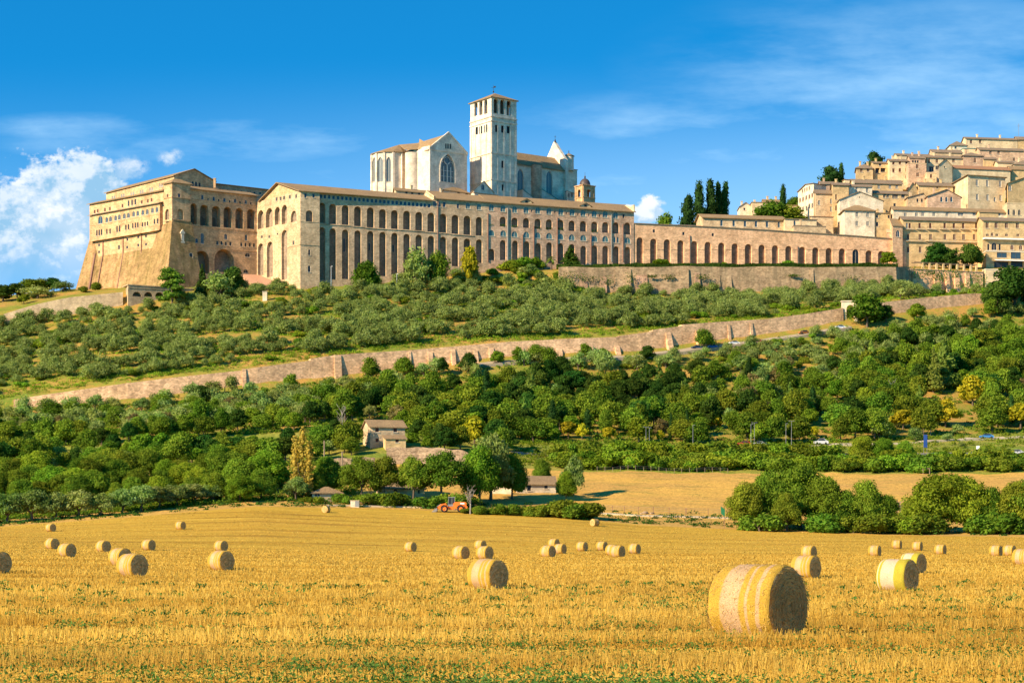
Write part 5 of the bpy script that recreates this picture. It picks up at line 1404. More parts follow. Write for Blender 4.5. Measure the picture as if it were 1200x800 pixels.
house('town_house', 'large house under a long reddish roof with a dark strip of attic openings', 'house', (1116.5, 964), (1184, 970), (1117, 984), 196.5, 216, 'ridge', 3.2, 'cream', 'tiler', L(t1, [705, 760, 800, 862, 895, 930, 975, 1013, 1050, 1085], [285, 290, 290, 291, 291, 292, 293, 293, 294, 294], 6, [12, 18, 18, 22, 22, 22, 24, 24, 24, 24], [22, 18, 18, 14, 14, 14, 14, 14, 14, 14], sill=False), ov=.6)
house('town_house', 'big plain cream block with tall narrow windows in two rows and a shallow hipped roof', 'house', (1134.3, 930), (1178, 936), (1113.5, 955), 204.5, 246, 'hip', 2.2, 'cream', 'tile', L(t1, [870, 943, 1033, 872, 945, 995, 1036], [386, 389, 393, 485, 489, 503, 492], 6, [15, 15, 15, 15, 15, 13, 15], [42, 42, 42, 40, 40, 28, 40], style='grey', frame='framew'), [], ov=.9)
H('town_house', 'rosy brick gabled house with three small arched windows', 1087, 1126, 917, 229.5, 250, 11, None, roof='gable', rise=3.4, mat='rose', roofm='tiled', ov=.6, ridge=.57, front=L(t1, [620, 655, 690], [502, 502, 502], 6, 17, 36, arch='r', style='blue', frame='framew'))
H('town_house', 'small cream gabled house with two arched windows left of the rosy brick gable', 1063.5, 1086.5, 921, 231, 250, 11, None, roof='gable', rise=2.2, mat='tan', roofm='tiled', ov=.5, ridge=.8, front=L(t1, [452, 483], [509, 509], 6, 15, 26, arch='r'))
house('town_house', 'ochre gabled house with a plain side wall in the middle of the town', 'house', (1064, 944), (1076, 946), (1065, 958), 222, 240, 'gable', 3.6, 'ochre', 'tiled', [], ov=.4)
H('town_house', 'blank ochre house under a patched roof left of the big cream block', 1076.5, 1117, 945, 216.5, 238, 11, None, roof='ridge', rise=2.4, mat='ochre', roofm='tiled', ov=.6, chim=3, front=L(t1, [590], [420], 6, 8, 14))
H('town_house', 'ivory house end on the skyline under a hipped roof, left of the five-windowed top house', 1113.5, 1133, 1050, 169.3, 185, 12, None, roof='hip', rise=2.8, mat='cream2', roofm='tiled', ov=.6, front=L(t1, [720], [138], 6, 14, 18, style='blue'))
H('town_house', 'topmost long cream house with a row of brown windows on the skyline', 1132.5, 1192.5, 1058, 162, 190, 12, None, roof='ridge', rise=2.0, mat='cream', roofm='tiled', ov=.6, front=L(t1, [828, 892, 957, 1012], [97, 94, 91, 89], 6, 15, 27, style='shut') + L(t1, [1066, 1119], [87, 85], 6, 16, 24, style='grey'))
H('town_house', 'cream house at the right edge of the skyline with an antenna', 1193, 1230, 1062, 163, 190, 12, None, roof='ridge', rise=2.6, mat='ochre', roofm='tiled', ov=.6)
H('roof_terrace', 'small terrace with a pale green awning in front of the topmost houses', 1129, 1149, 1042, 173.5, 186, 8, None, roof='shed', rise=.6, mat='cream', roofm='copper', ov=.3, cat='building', front=L(t1, [800, 860], [143, 143], 6, 16, 12))
H('town_house', 'large pink stone house with four windows below the topmost cream house', 1148.5, 1200, 1034, 175, 200, 12, None, roof='ridge', rise=2.2, mat='rose', roofm='tiled', ov=.6, front=L(t1, [965, 1022, 1130, 1131], [172, 170, 167, 222], 6, 15, [27, 27, 24, 24], style='shut'))
H('town_house', 'little ochre house with one red shutter under the large pink stone house', 1153, 1168, 1014, 186, 204, 9, None, roof='ridge', rise=1.7, mat='ochre', roofm='tiled', ov=.5, front=L(t1, [953], [226], 6, 16, 24, style='shut'))
H('town_house', 'low roofed ochre house right of the little red-shuttered house', 1169, 1188, 1006, 190, 206, 9, None, roof='ridge', rise=1.6, mat='cream', roofm='tiled', ov=.5)
H('town_house', 'round ended roof house at the right edge under the large pink stone house', 1188, 1225, 1000, 192, 212, 12, None, roof='hip', rise=3.0, mat='cream', roofm='tiled', ov=.5)
H('town_house', 'wide ochre house at the right edge beside the attic strip', 1185, 1225, 972, 198, 224, 12, None, roof='ridge', rise=2.6, mat='ochre', roofm='tile', ov=.5)
house('town_house', 'shaded ochre house with a dark archway right of the big cream block', 'house', (1181, 930), (1225, 936), (1179, 946), 214.5, 246, 'gable', 5.0, 'ochre', 'tile', L(t1, [1101], [422], 6, 20, 34, style='grey') + L(t1, [1103], [498], 6, 36, 42, arch='r'), ov=.6, ridge=.7)
H('annex', 'long ivory house with a row of small grey windows directly behind the hotel roof', 1047, 1181, 898, 244.8, 262, 11, 1043, roof='ridge', rise=2.2, mat='cream2', roofm='tile', ov=.7, front=L(t3, [367, 445, 490, 567, 660, 755, 850, 1025], [99, 99, 98, 98, 97, 97, 96, 96], 6, [18, 18, 18, 18, 18, 34, 18, 14], 24, style='grey', sill=False), cat='house')
H('annex', 'small ochre roof house with three windows behind the hotel wing', 1148, 1170, 889, 248, 262, 7, None, roof='ridge', rise=1.2, mat='ochre', roofm='tile', ov=.4, front=L(t3, [928, 962, 994], [88, 92, 88], 6, [13, 18, 13], [20, 32, 20]), cat='house')
H('annex', 'cream house with three round-headed windows at the right edge above the hotel wing', 1180, 1222, 905, 238, 262, 9, None, roof='flat', mat='cream', roofm='cream', ov=.1, front=L(t3, [1093, 1130, 1168], [80, 84, 84], 6, [14, 20, 20], [40, 40, 40], arch='r'), cat='house')
# stepped gable building where the arcaded wall meets the hotel
house('gatehouse', 'stepped stone gatehouse with an arched window where the arcaded wall meets the hotel', 'building', (1046, 868), (1057.8, 870), (1043, 880), 264, 318, 'shed', 5.0, 'port', 'tile', L(t3, [314], [232], 6, 26, 46, arch='r', style='blue', frame='framew'), ov=.3)
house('gatehouse', 'pale stepped wall house with a scrolled roof edge left of the hotel roof', 'building', (1039, 876), (1049, 878), (1039, 886), 272, 300, 'shed', 3.0, 'cream2', 'cream', [], ov=.1)
# pergola terrace under the hotel trees
def pergola():
    A, B = PX(1066, 836), PX(1152, 846); f = Fac(A, B); zt = ZV(316, 838)
    r = thing('retaining_wall', (A.x, A.y, zt - 10), 'ivy hung stone retaining wall under the pergola terrace', 'wall')
    m = MB(); z0 = zt - 12
    wall(m, f, [(0, z0), (f.w, z0), (f.w, zt), (0, zt)], []); m.prism([f.pt(0, zt + .3, .3), f.pt(f.w, zt + .3, .3), f.pt(f.w, zt + .3, -9), f.pt(0, zt + .3, -9)], [f.pt(0, zt, .3), f.pt(f.w, zt, .3), f.pt(f.w, zt, -9), f.pt(0, zt, -9)])
    for s, w in ((2, 2.2), (13, 3), (17.5, 1.6), (22, 2.2), (27, 2)): m.prism([f.pt(s - w / 2, zt - .6, .3), f.pt(s + w / 2, zt - .6, .3), f.pt(s + w / 2, zt - .6, -.3), f.pt(s - w / 2, zt - .6, -.3)], [f.pt(s - w / 2, z0, 2), f.pt(s + w / 2, z0, 2), f.pt(s + w / 2, z0, -.3), f.pt(s - w / 2, z0, -.3)])
    m.build('wall', M['port'], r)
    g = thing('pergola', tuple(f.pt(f.w / 2, zt + .3, -1)), 'row of short ochre posts carrying dark rails in front of the hotel trees', 'pergola')
    for x in (492, 540, 588, 636, 684, 733, 781, 829, 868):
        u, v = t3(x, 470); s = f.st(u, v)[0]; m = MB(); m.box(f.pt(s, zt + .3, -.4), .75, .75, 2.7, (f.t, f.n)); m.build('post', M['ochre'], g)
    m = MB(); m.box(f.pt(f.w * .5, zt + 3.0, -.4), f.w * .86, .3, .25, (f.t, f.n)); m.box(f.pt(f.w * .5, zt + 3.0, -3), f.w * .86, .3, .25, (f.t, f.n)); m.build('beam', M['framed'], g)
pergola()
m = MB(); p = P(1193.7, 158, 1064); m.tube([p - Vector((0, 0, 2)), p + Vector((0, 0, 6))], .09, 4); m.box(p + Vector((0, 0, 5)), 2.2, .1, .1); m.box(p + Vector((0, 0, 4.4)), 1.5, .1, .1)
tag(m.build('antenna', M['galv']), 'thin rooftop antenna on the skyline at the right edge', 'antenna')
# ------------------------------------------------------------------ plants
def np_mesh(name, V, Q, mats, mi=None):
    """mesh from vertex array and quad index array"""
    me = bpy.data.meshes.new(name)
    V = np.asarray(V, np.float32); Q = np.asarray(Q, np.int32); k = Q.shape[1]
    me.vertices.add(len(V)); me.vertices.foreach_set('co', V.ravel())
    me.loops.add(Q.size); me.loops.foreach_set('vertex_index', Q.ravel())
    me.polygons.add(len(Q)); me.polygons.foreach_set('loop_start', np.arange(0, Q.size, k, dtype=np.int32)); 
    me.polygons.foreach_set('loop_total', np.full(len(Q), k, np.int32))
    for m_ in (mats if isinstance(mats, (list, tuple)) else [mats]): me.materials.append(m_)
    if mi is not None: me.polygons.foreach_set('material_index', mi)
    me.update(); me.validate()
    return me

def leaf_quads(C, N, size, rng, asp=.6):
    """one pointed leaf clump quad at each centre, facing roughly N"""
    n = len(C)
    N = N / (np.linalg.norm(N, axis=1, keepdims=True) + 1e-9)
    A = np.cross(N, rng.normal(size=(n, 3))); A /= np.linalg.norm(A, axis=1, keepdims=True) + 1e-9
    B = np.cross(N, A)
    s = (size * rng.uniform(.6, 1.35, n))[:, None]
    bend = N * s * .25
    V = np.stack([C - A * s, C - B * s * asp + bend, C + A * s, C + B * s * asp + bend], 1).reshape(-1, 3)
    return V, np.arange(4 * n).reshape(-1, 4)

def blob_points(blobs, n, rng, low=-.55, spray=.52):
    """points near the outside of a union of ellipsoids, with outward normals"""
    bl = np.array(blobs, float)
    ar = (bl[:, 3] * bl[:, 4] + bl[:, 4] * bl[:, 5] + bl[:, 3] * bl[:, 5]); ar /= ar.sum()
    P_, N_ = [], []
    tot = 0
    while tot < n:
        k = rng.choice(len(bl), 2 * n, p=ar); d = rng.normal(size=(2 * n, 3)); d /= np.linalg.norm(d, axis=1, keepdims=True)
        keep = d[:, 2] > low + rng.uniform(-.3, .3, 2 * n)
        k, d = k[keep], d[keep]
        r = (.70 + spray * rng.random(len(k)) ** 1.7)[:, None]
        p = bl[k, :3] + d * bl[k, 3:] * r; nn = d / bl[k, 3:]
        q = ((p[:, None, :] - bl[None, :, :3]) / bl[None, :, 3:]); q = (q ** 2).sum(2); q[np.arange(len(k)), k] = 9
        ok = q.min(1) > .62
        P_.append(p[ok]); N_.append(nn[ok]); tot += ok.sum()
    return np.concatenate(P_)[:n], np.concatenate(N_)[:n]

def crown_mesh(name, mat, blobs, n, size, seed, core=.74, asp=.6, low=-.55, jit=.75, spray=.52):
    rng = np.random.default_rng(seed)
    p, nn = blob_points(blobs, n, rng, low, spray)
    nn = nn / np.linalg.norm(nn, axis=1, keepdims=True) + rng.normal(size=nn.shape) * jit
    V, Q = leaf_quads(p, nn, size, rng, asp)
    # rough dense heart of each leafy mass
    for b in blobs:
        th = np.linspace(0, 2 * np.pi, 9)[:-1]; ph = np.linspace(-1.35, 1.45, 6)
        g = np.stack([np.outer(np.cos(ph), np.cos(th)), np.outer(np.cos(ph), np.sin(th)), np.outer(np.sin(ph), np.ones(8))], 2) * core * rng.uniform(.82, 1.12, (6, 8, 1))
        g = (g * np.array(b[3:]) + np.array(b[:3])).reshape(-1, 3)
        o = len(V); V = np.concatenate([V, g])
        i, j = np.meshgrid(np.arange(5), np.arange(8), indexing='ij'); i, j = i.ravel(), j.ravel()
        Q = np.concatenate([Q, o + np.stack([i * 8 + j, i * 8 + (j + 1) % 8, (i + 1) * 8 + (j + 1) % 8, (i + 1) * 8 + j], 1)])
    return np_mesh(name, V, Q, mat)

def crown_blobs(rng, w, h, z0, n, top=.6, flat=1.0):
    """irregular lobes in a crown w wide, from z0 to h"""
    out = [(0, 0, (z0 + h) / 2, w * .30, w * .30, (h - z0) * .36)]
    for i in range(n):
        a = 2.4 * i + rng.uniform(-.5, .5); t = (i + .5) / n
        zz = z0 + (h - z0) * (.22 + .62 * t + rng.uniform(-.06, .06)); rad = w * .34 * math.sqrt(max(.05, 1 - (t * 1.02) ** 2.2)) * rng.uniform(.75, 1.15)
        r = w * rng.uniform(.15, .24)
        out.append((rad * math.cos(a), rad * math.sin(a), zz, r, r, r * .8 * flat))
    return out

def trunk_mesh(name, mat, h, r, seed, limbs=4, spread=1.2, lh=1.5, lean=.2):
    rng = random.Random(seed); mb = MB()
    top = Vector((rng.uniform(-lean, lean), rng.uniform(-lean, lean), h))
    mb.tube([(0, 0, -.6), (0, 0, 0), top * .5 + Vector((rng.uniform(-.1, .1) * h * .3, 0, 0)), top], [r * 1.5, r * 1.2, r * .9, r * .7], 6)
    for i in range(limbs):
        a = i * 6.28 / limbs + rng.uniform(-.4, .4); e = top + Vector((math.cos(a) * spread, math.sin(a) * spread, lh * rng.uniform(.7, 1.1)))
        mb.tube([top * .92, top.lerp(e, .55) + Vector((0, 0, -.12 * lh)), e], [r * .6, r * .4, r * .15], 5, cap=False)
    me = bpy.data.meshes.new(name); me.from_pydata(mb.v, [], mb.f); me.materials.append(mat)
    me.polygons.foreach_set('use_smooth', mb.sm); me.update()
    return me

PROTO = {}
def proto(kind, variants, mat, n, size, fn, th, tr, spread=1.2, lh=1.5, limbs=4, bark='bark', **k):
    L_ = []
    for i in range(variants):
        rng = random.Random(hash_(kind) + i * 17); bl, H_ = fn(rng)
        L_.append((crown_mesh(kind + '_crown', M[mat], bl, n, size, hash_(kind) + i, **k), trunk_mesh(kind + '_trunk', M[bark], th, tr, hash_(kind) + i, limbs, spread, lh), H_))
    PROTO[kind] = L_
def hash_(s): return sum(ord(c) * (i + 3) for i, c in enumerate(s)) % 9973

proto('olive', 10, 'olive', 900, .26, lambda r: (crown_blobs(r, r.uniform(4.6, 6.6), r.uniform(3.7, 4.9), .3, r.choice([5, 7, 9])), 4.4), 1.2, .22, 1.2, 1.2, asp=.45, core=.52, spray=.85, jit=.95)
proto('olive_near', 4, 'olive', 2600, .22, lambda r: (crown_blobs(r, 5.8, 5.0, .8, 12), 5.0), 1.3, .22, 1.3, 1.5, asp=.45, core=.58)
proto('broad', 9, 'oak', 2300, .33, lambda r: (crown_blobs(r, r.uniform(6.8, 9.4), r.uniform(7.4, 9.8), .6, r.choice([7, 10, 14])), 8.6), 2.4, .26, 1.8, 2.4, spray=.80, jit=.9, core=.64)
proto('bright', 5, 'bright', 2000, .29, lambda r: (crown_blobs(r, 6.6, 7.2, .6, 11), 7.2), 2.2, .2, 1.5, 2.0)
proto('dark', 5, 'dark', 2200, .31, lambda r: (crown_blobs(r, 7.6, 9.0, .8, 13), 9.0), 2.4, .28, 1.8, 2.4)
proto('broad_near', 5, 'oak', 7000, .19, lambda r: (crown_blobs(r, 8.8, 9.0, .3, 22), 9.0), 2.2, .26, 2.0, 2.6, jit=.8, core=.64)
proto('bright_near', 3, 'bright', 7000, .20, lambda r: (crown_blobs(r, 8.8, 9.0, .2, 22), 9.0), 2.2, .26, 2.0, 2.6, jit=.8, core=.64)
proto('broad_farm', 4, 'oak', 5000, .20, lambda r: (crown_blobs(r, 8.6, 9.0, 1.9, 13), 9.0), 3.4, .26, 2.0, 2.6, jit=.8, core=.6)
proto('yellow', 4, 'yellow', 750, .42, lambda r: (crown_blobs(r, 6.0, 7.0, .8, 13, flat=1.1), 7.0), 2.2, .2, 1.4, 2.0)
def cone_blobs(r, w, h, z0, n, p=1.0, fat=.55):
    out = []
    for i in range(n):
        t = (i + .5) / n; z = z0 + (h - z0) * t; rad = w / 2 * (math.sin(math.pi * min(1, .22 + t * .66) ** p) ** .6 if p < 3 else (1 - t) ** .8)
        for k in range(1 if p < 3 else 3):
            a = r.uniform(0, 6.28); o = rad * (.22 if p < 3 else .55)
            out.append((o * math.cos(a), o * math.sin(a), z, max(.3, rad * (.85 if p < 3 else fat)), max(.3, rad * (.85 if p < 3 else fat)), (h - z0) / n * (1.1 if p < 3 else .8)))
    return out
proto('cypress', 4, 'cypress', 1300, .34, lambda r: (cone_blobs(r, 5.0, 14.0, .4, 9, .8), 14.0), 2, .25, .4, 1.0, low=-1.2, core=.82)
proto('roundcyp', 2, 'cypress', 1100, .36, lambda r: (cone_blobs(r, 7.0, 10.0, .6, 7), 10.0), 2, .25, .4, 1.0, low=-1.2, core=.85)
proto('conifer', 3, 'fir', 1700, .42, lambda r: (cone_blobs(r, 9.0, 17.0, .6, 9, 3), 17.0), 3, .3, .6, 1.5, low=-.7)
proto('darkconifer', 3, 'dark', 1500, .42, lambda r: (cone_blobs(r, 8.0, 13.0, .4, 8, 3), 13.0), 3, .3, .6, 1.5, low=-.7)
proto('pine', 2, 'pine', 1300, .42, lambda r: ([(r.uniform(-3.2, 3.2) * (1 - .6 * t), r.uniform(-2.5, 2.5) * (1 - .6 * t), 3.2 + 8 * t, 2.1, 2.0, .85) for t in [i / 15 for i in range(16)]], 12.0), 6, .3, 2.2, 3.0)
proto('poplar', 2, 'popl', 1500, .34, lambda r: ([(x + r.uniform(-.3, .3), y, z, 1.0, 1.0, 1.9) for x, y, zt in ((0, 0, 17), (-2.2, .4, 13.5), (2.0, -.3, 16), (-.9, -1, 11), (1.3, 1, 12)) for z in np.arange(1.5, zt, 1.9)], 18.5), 4, .3, 1.5, 5.0, core=.5)
proto('bush', 5, 'oak', 1100, .20, lambda r: ([(r.uniform(-1.6, 1.6), r.uniform(-1, 1), r.uniform(.5, 1.5), r.uniform(.8, 1.2), r.uniform(.8, 1.2), r.uniform(.7, 1.1)) for i in range(7)], 2.6), .5, .12, .6, .7)
proto('brightbush', 4, 'bright', 1100, .20, lambda r: ([(r.uniform(-1.6, 1.6), r.uniform(-1, 1), r.uniform(.5, 1.5), r.uniform(.8, 1.2), r.uniform(.8, 1.2), r.uniform(.7, 1.1)) for i in range(7)], 2.6), .5, .12, .6, .7)
proto('dry', 3, 'brown', 420, .34, lambda r: (crown_blobs(r, 5.5, 6.0, .8, 9), 6.0), 2.2, .2, 1.4, 2.2, core=.45)

def plant_parts(kind, i=None):
    L_ = PROTO[kind]; return L_[(rnd.randrange(len(L_)) if i is None else i) % len(L_)]
NTREE = {'n': 0}
def tree(kind, loc, scale, label, group=None, name='tree', cat='tree', wide=1.0, i=None, trunk=True, vary=True):
    cr, tk, H_ = plant_parts(kind, i)
    r = bpy.data.objects.new(name, None); COL.objects.link(r); r.empty_display_size = .3
    r.location = loc; r.rotation_euler = (0, 0, rnd.uniform(0, 6.28)); s = scale
    r.scale = (s * wide * rnd.uniform(.85, 1.2), s * wide * rnd.uniform(.85, 1.2), s * rnd.uniform(.85, 1.15)) if vary else (s * wide, s * wide, s)
    tag(r, label, cat, group)
    c = bpy.data.objects.new('crown' if cat == 'tree' or 'tree' in cat else 'foliage', cr); COL.objects.link(c); c.parent = r
    if trunk:
        t = bpy.data.objects.new('trunk' if cat == 'tree' or 'tree' in cat else 'stem', tk); COL.objects.link(t); t.parent = r
    NTREE['n'] += 1
    return r
def tree_px(kind, u, vt, d, vb=None, wpx=None, z=None, **k):
    """tree whose top shows at row vt, standing on the ground at distance d"""
    p = at(u, d)
    if z is not None: p.z = z
    if vb is not None: p.z = min(p.z, ZV(vb, d))
    H_ = plant_parts(kind, 0)[2]; h = ZV(vt, d) - p.z; s = h / (H_ * (1.06 if 'cyp' in kind else 1.0)); k['vary'] = False
    return tree(kind, p, s, wide=k.pop('wide', 1.0), **k)

# ---- single trees one can point to
T = tree_px
T('pine', 202, 314, 765, name='pine_tree', label='open crowned pine in front of the sloping convent base', wide=1.0)
T('darkconifer', 237, 311, 775, name='conifer_tree', label='slender dark conifer just right of the open crowned pine', wide=.75)
T('dark', 272, 312, 776, name='evergreen_tree', label='broad dark evergreen in front of the convent arches', wide=.95)
T('olive', 258, 322, 772, name='leafy_tree', label='grey green tree between the slender conifer and the broad evergreen', wide=1.1)
T('broad', 430.5, 302, 778, name='leafy_tree', label='leftmost leafy tree against the tall pale arches', wide=.8)
T('olive', 489, 293, 790, name='leafy_tree', label='tall light green tree against the tall pale arches', wide=.7)
T('broad', 513, 294, 794, name='leafy_tree', label='dark leafy tree just right of the tall light green one by the arches', wide=.62)
T('yellow', 550, 287, 798, name='sparse_tree', label='thin sparse yellowish tree by the last tall arch', wide=.5)
T('darkconifer', 668.5, 288, 822, name='dense_conifer', label='dense dark cone shaped conifer before the rosy convent wing', wide=1.7)
T('brightbush', 624, 300, 818, name='clipped_tree', label='rounded clipped green tree left of the palm', cat='tree')
for u_, l_ in ((593, 'leftmost'), (602, 'middle'), (611, 'rightmost')):
    T('brightbush', u_, 303 if u_ != 602 else 304, 817, name='shrub', label='%s of three bright low shrubs below the rosy convent wing' % l_, cat='shrub', wide=1.6)
T('brightbush', 776, 303, 830, name='shrub', label='large shrub before the second and third blind arch from the left', cat='shrub', wide=1.3)
T('brightbush', 925, 305, 835, name='shrub', label='shrub before the blind arches in the middle of the arcaded wall', cat='shrub', wide=1.3)
T('brightbush', 850, 307, 830, name='shrub', label='small sparse shrub at the seventh blind arch', cat='shrub')
T('bright', 1040, 294, 838, name='leafy_tree', label='bright green tree where the arcaded wall ends', wide=1.15)
pz = ZV(315.6, 840)
T('dark', 1098, 283, 852, z=pz, name='garden_tree', label='left dark tree of the hotel terrace', wide=1.15)
T('dark', 1112, 290, 850, z=pz, name='garden_tree', label='middle dark tree of the hotel terrace', wide=.95)
T('dark', 1138, 285, 852, z=pz, name='garden_tree', label='right dark tree of the hotel terrace', wide=1.05)
T('dark', 1188, 311, 752, name='oak_tree', label='huge dark tree at the right edge below the hotel terrace', wide=1.25)
T('dark', 1168, 330, 749, name='oak_tree', label='dark tree touching the left side of the huge one below the hotel terrace', wide=1.2)
T('dark', 1212, 320, 757, name='oak_tree', label='dark tree cut by the right edge behind the huge one', wide=.9)
T('broad', 1016, 344, 731, name='big_round_tree', label='big round dark green tree in front of the wall gate', wide=1.3)
T('dark', 1038, 356, 735, name='leafy_tree', label='dark tree leaning on the right flank of the big round tree', wide=1.0)
T('bright', 1074, 354, 738, name='leafy_tree', label='bright green tree in front of the last stretch of the long wall', wide=1.1)
for i_, (u, vt, w_, l_) in enumerate(((820, 212, .74, 'leftmost'), (832, 210, .74, 'second from left'), (841, 213, .60, 'third from left'), (849.5, 213, .70, 'rightmost'))):
    T('cypress', u, vt, 935 + i_ * 3, vb=258, name='cypress_tree', label='%s of the four tall dark cypresses on the skyline' % l_, group='four skyline cypresses', wide=w_)
T('roundcyp', 806, 229, 925, vb=258, name='round_tree', label='squat egg shaped dark tree left of the four cypresses', wide=.5)
T('broad', 780, 247, 925, vb=262, name='leafy_tree', label='low leafy tree on the skyline beside the small white cloud', wide=.5)
T('cypress', 917.5, 216, 925, vb=252, name='cypress_tree', label='slender lone cypress left of the town houses', wide=.62)
T('broad', 904, 240, 921, vb=252, name='garden_bush', label='low bush left of the slender lone cypress', cat='bush', wide=1.6)
T('broad', 925, 241, 921, vb=253, name='garden_bush', label='low bush right of the slender lone cypress', cat='bush', wide=1.6)
T('broad', 931, 231, 955, vb=250, name='leafy_tree', label='green tree behind the slender lone cypress', wide=1.1)
T('roundcyp', 974, 195, 985, vb=212, name='round_tree', label='dark bushy tree on the ridge beside a pointed cypress', wide=1.1)
T('cypress', 986.5, 191, 985, vb=212, name='cypress_tree', label='short pointed cypress on the ridge beside a dark bushy tree', wide=.75)
T('roundcyp', 1025.5, 178, 1005, vb=196, name='round_tree', label='small dark round tree behind the upper left town houses', wide=1.0)
# left skyline
for i_, (u, vt, d_, kd, w_, l_) in enumerate(((4, 333, 800, 'dark', 1.3, 'at the very left edge'), (20, 331, 812, 'dark', 1.0, 'second from the left edge'), (36, 327, 820, 'broad', 1.15, 'tallest and left of the middle'), (50, 326, 826, 'broad', 1.1, 'in the middle'), (63, 325, 826, 'dark', 1.0, 'right of the middle'), (74, 330, 818, 'olive', 1.3, 'grey green and rightmost'), (44, 335, 800, 'olive', 1.4, 'grey green and lowest'), (28, 344, 785, 'bright', .9, 'bright green and in front'))):
    T(kd, u, vt, d_, name='ridge_tree', label='tree on the left skyline under the big cloud, %s' % l_, group='trees on the left skyline', wide=w_ * 1.5)
T('bush', 112, 330, 806, name='shrub', label='larger round shrub at the foot of the sloping convent base', cat='shrub')
T('bush', 97, 335, 800, name='shrub', label='smaller round shrub at the left foot of the sloping convent base', cat='shrub')
# the pair of tall soft conifers at the right
T('conifer', 1108, 392, 664, name='tall_conifer', label='tall soft green conifer with many tips, the taller of a pair', wide=1.15)
T('conifer', 1094, 408, 657, name='tall_conifer', label='tall soft green conifer, the lower left one of a pair', wide=1.2)
# yellow flowering trees along the edge of the wood
for u, vt, d_, w_, l_ in ((556, 486, 556, 1.0, 'behind the stone farm ruin'), (666, 492, 582, 1.2, 'left one of a pair near the middle'), (682, 496, 580, 1.0, 'right one of a pair near the middle'), (714, 499, 578, 1.2, 'broad, left of the lamp posts'), (774, 504, 576, .9, 'small and round, right of the first lamp post'), (838, 484, 600, 1.0, 'left of the paired lamp posts'), (858, 486, 600, .8, 'slim, behind the paired lamp posts'), (954, 499, 588, 1.0, 'left of the grey bush'), (1058, 478, 600, 1.25, 'tall, left of the blue banner'), (1108, 468, 606, 1.25, 'tall, at the right with the lamp before it'), (1140, 440, 640, 1.1, 'on the slope beside the soft conifers'), (1196, 470, 606, 1.2, 'cut by the right edge'), (977, 505, 588, .9, 'orange tinged, beside the grey bush')):
    T('yellow', u, vt, d_, name='flowering_tree', label='yellow flowering tree by the wood, %s' % l_, group='yellow flowering trees', wide=w_)
# the tall yellow poplar and the farm trees
T('poplar', 354, 500, 452, name='poplar_tree', label='tall yellowing poplar with several upright stems', wide=1.1)
FARM = [('broad_farm', 424, 533, 450, .9, 'dark round tree left of the ruined farmhouse'), ('broad_farm', 450, 534, 451, .75, 'dark round tree touching the left wall of the ruined farmhouse'), ('broad_near', 384, 536, 460, 1.0, 'dark tree behind the tiled shed right of the poplar'), ('broad_farm', 484, 533, 450, .75, 'dark round tree before the middle of the ruined farmhouse'), ('broad_farm', 517, 527, 451, 1.0, 'dark broad tree at the right end of the ruined farmhouse'),
        ('olive_near', 575, 512, 462, .6, 'tall pale green tree right of the loader'), ('broad_near', 600, 530, 466, .75, 'tall green tree behind the low stone shed'), ('bright_near', 562, 522, 455, .7, 'leafy light green tree above the loader'), ('bright_near', 663, 552, 470, .7, 'bright green sapling right of the low stone shed'), ('olive_near', 672, 534, 478, .5, 'thin grey green tree with pale stems right of the low stone shed'), ('broad_near', 635, 538, 492, .8, 'dark tree behind the low stone shed'),
        ('olive_near', 347, 560, 448, .9, 'grey bushy tree at the foot of the poplar'), ('broad_near', 330, 545, 470, .95, 'dark tree left of the poplar'), ('broad_near', 372, 553, 455, .8, 'dark tree hiding the pole by the poplar')]
for kd, u, vt, d_, w_, l_ in FARM: T(kd, u, vt, d_, name='farm_tree', label=l_, wide=w_)
for u in (362, 374, 399, 408, 436, 449, 466, 503, 531, 541):
    T('bush', u, 578 + rnd.uniform(-5, 3), 445 + rnd.uniform(0, 4), name='farm_shrub', cat='shrub', label='ragged shrub in front of the farm buildings at the field edge', group='shrubs before the farm', wide=1.3)
# row of olives at the left end of the field
for i_, (u, vt, d_) in enumerate(((-22, 585, 409), (8, 577, 410), (38, 576, 411), (66, 577, 413), (92, 575, 414), (118, 578, 416), (143, 574, 420), (165, 570, 423), (186, 569, 428), (208, 567, 432), (228, 566, 436), (248, 567, 439))):
    T('olive_near', u, vt, d_ + 4, name='olive_tree', label='silvery olive tree in the row along the left end of the stubble field', group='olives along the field edge', wide=1.15)
# tall thicket behind it
for u in list(range(-78, 330, 24)):
    for j, (d_, h_) in enumerate(((446, 6.0), (462, 7.5), (482, 7.0))):
        uu = u + rnd.uniform(-9, 9); d2 = d_ + rnd.uniform(-5, 5)
        tree(rnd.choice(['broad_near', 'broad_near', 'bright_near']), at(uu, d2), (h_ + rnd.uniform(-1.5, 1.5)) / 9.0, 'green leafy tree in the dense thicket behind the row of field olives', 'thicket trees at the left', 'thicket_tree', wide=1.05)
for k in (K_FTOP + .15, K_FTOP + .5, K_FTOP + .85, K_WOOD + .02):
    for u in np.arange(-40, 425, 19):
        if k < K_FTOP + .3 and 360 < u: continue
        q = at_row(u + rnd.uniform(-8, 8), k + rnd.uniform(-.15, .15))
        tree(rnd.choice(['broad', 'bright', 'olive', 'broad', 'dark']), q, rnd.uniform(.62, .95), 'tree on the scrubby slope between the field thicket and the long wall', 'trees on the left scrub slope', 'slope_tree')
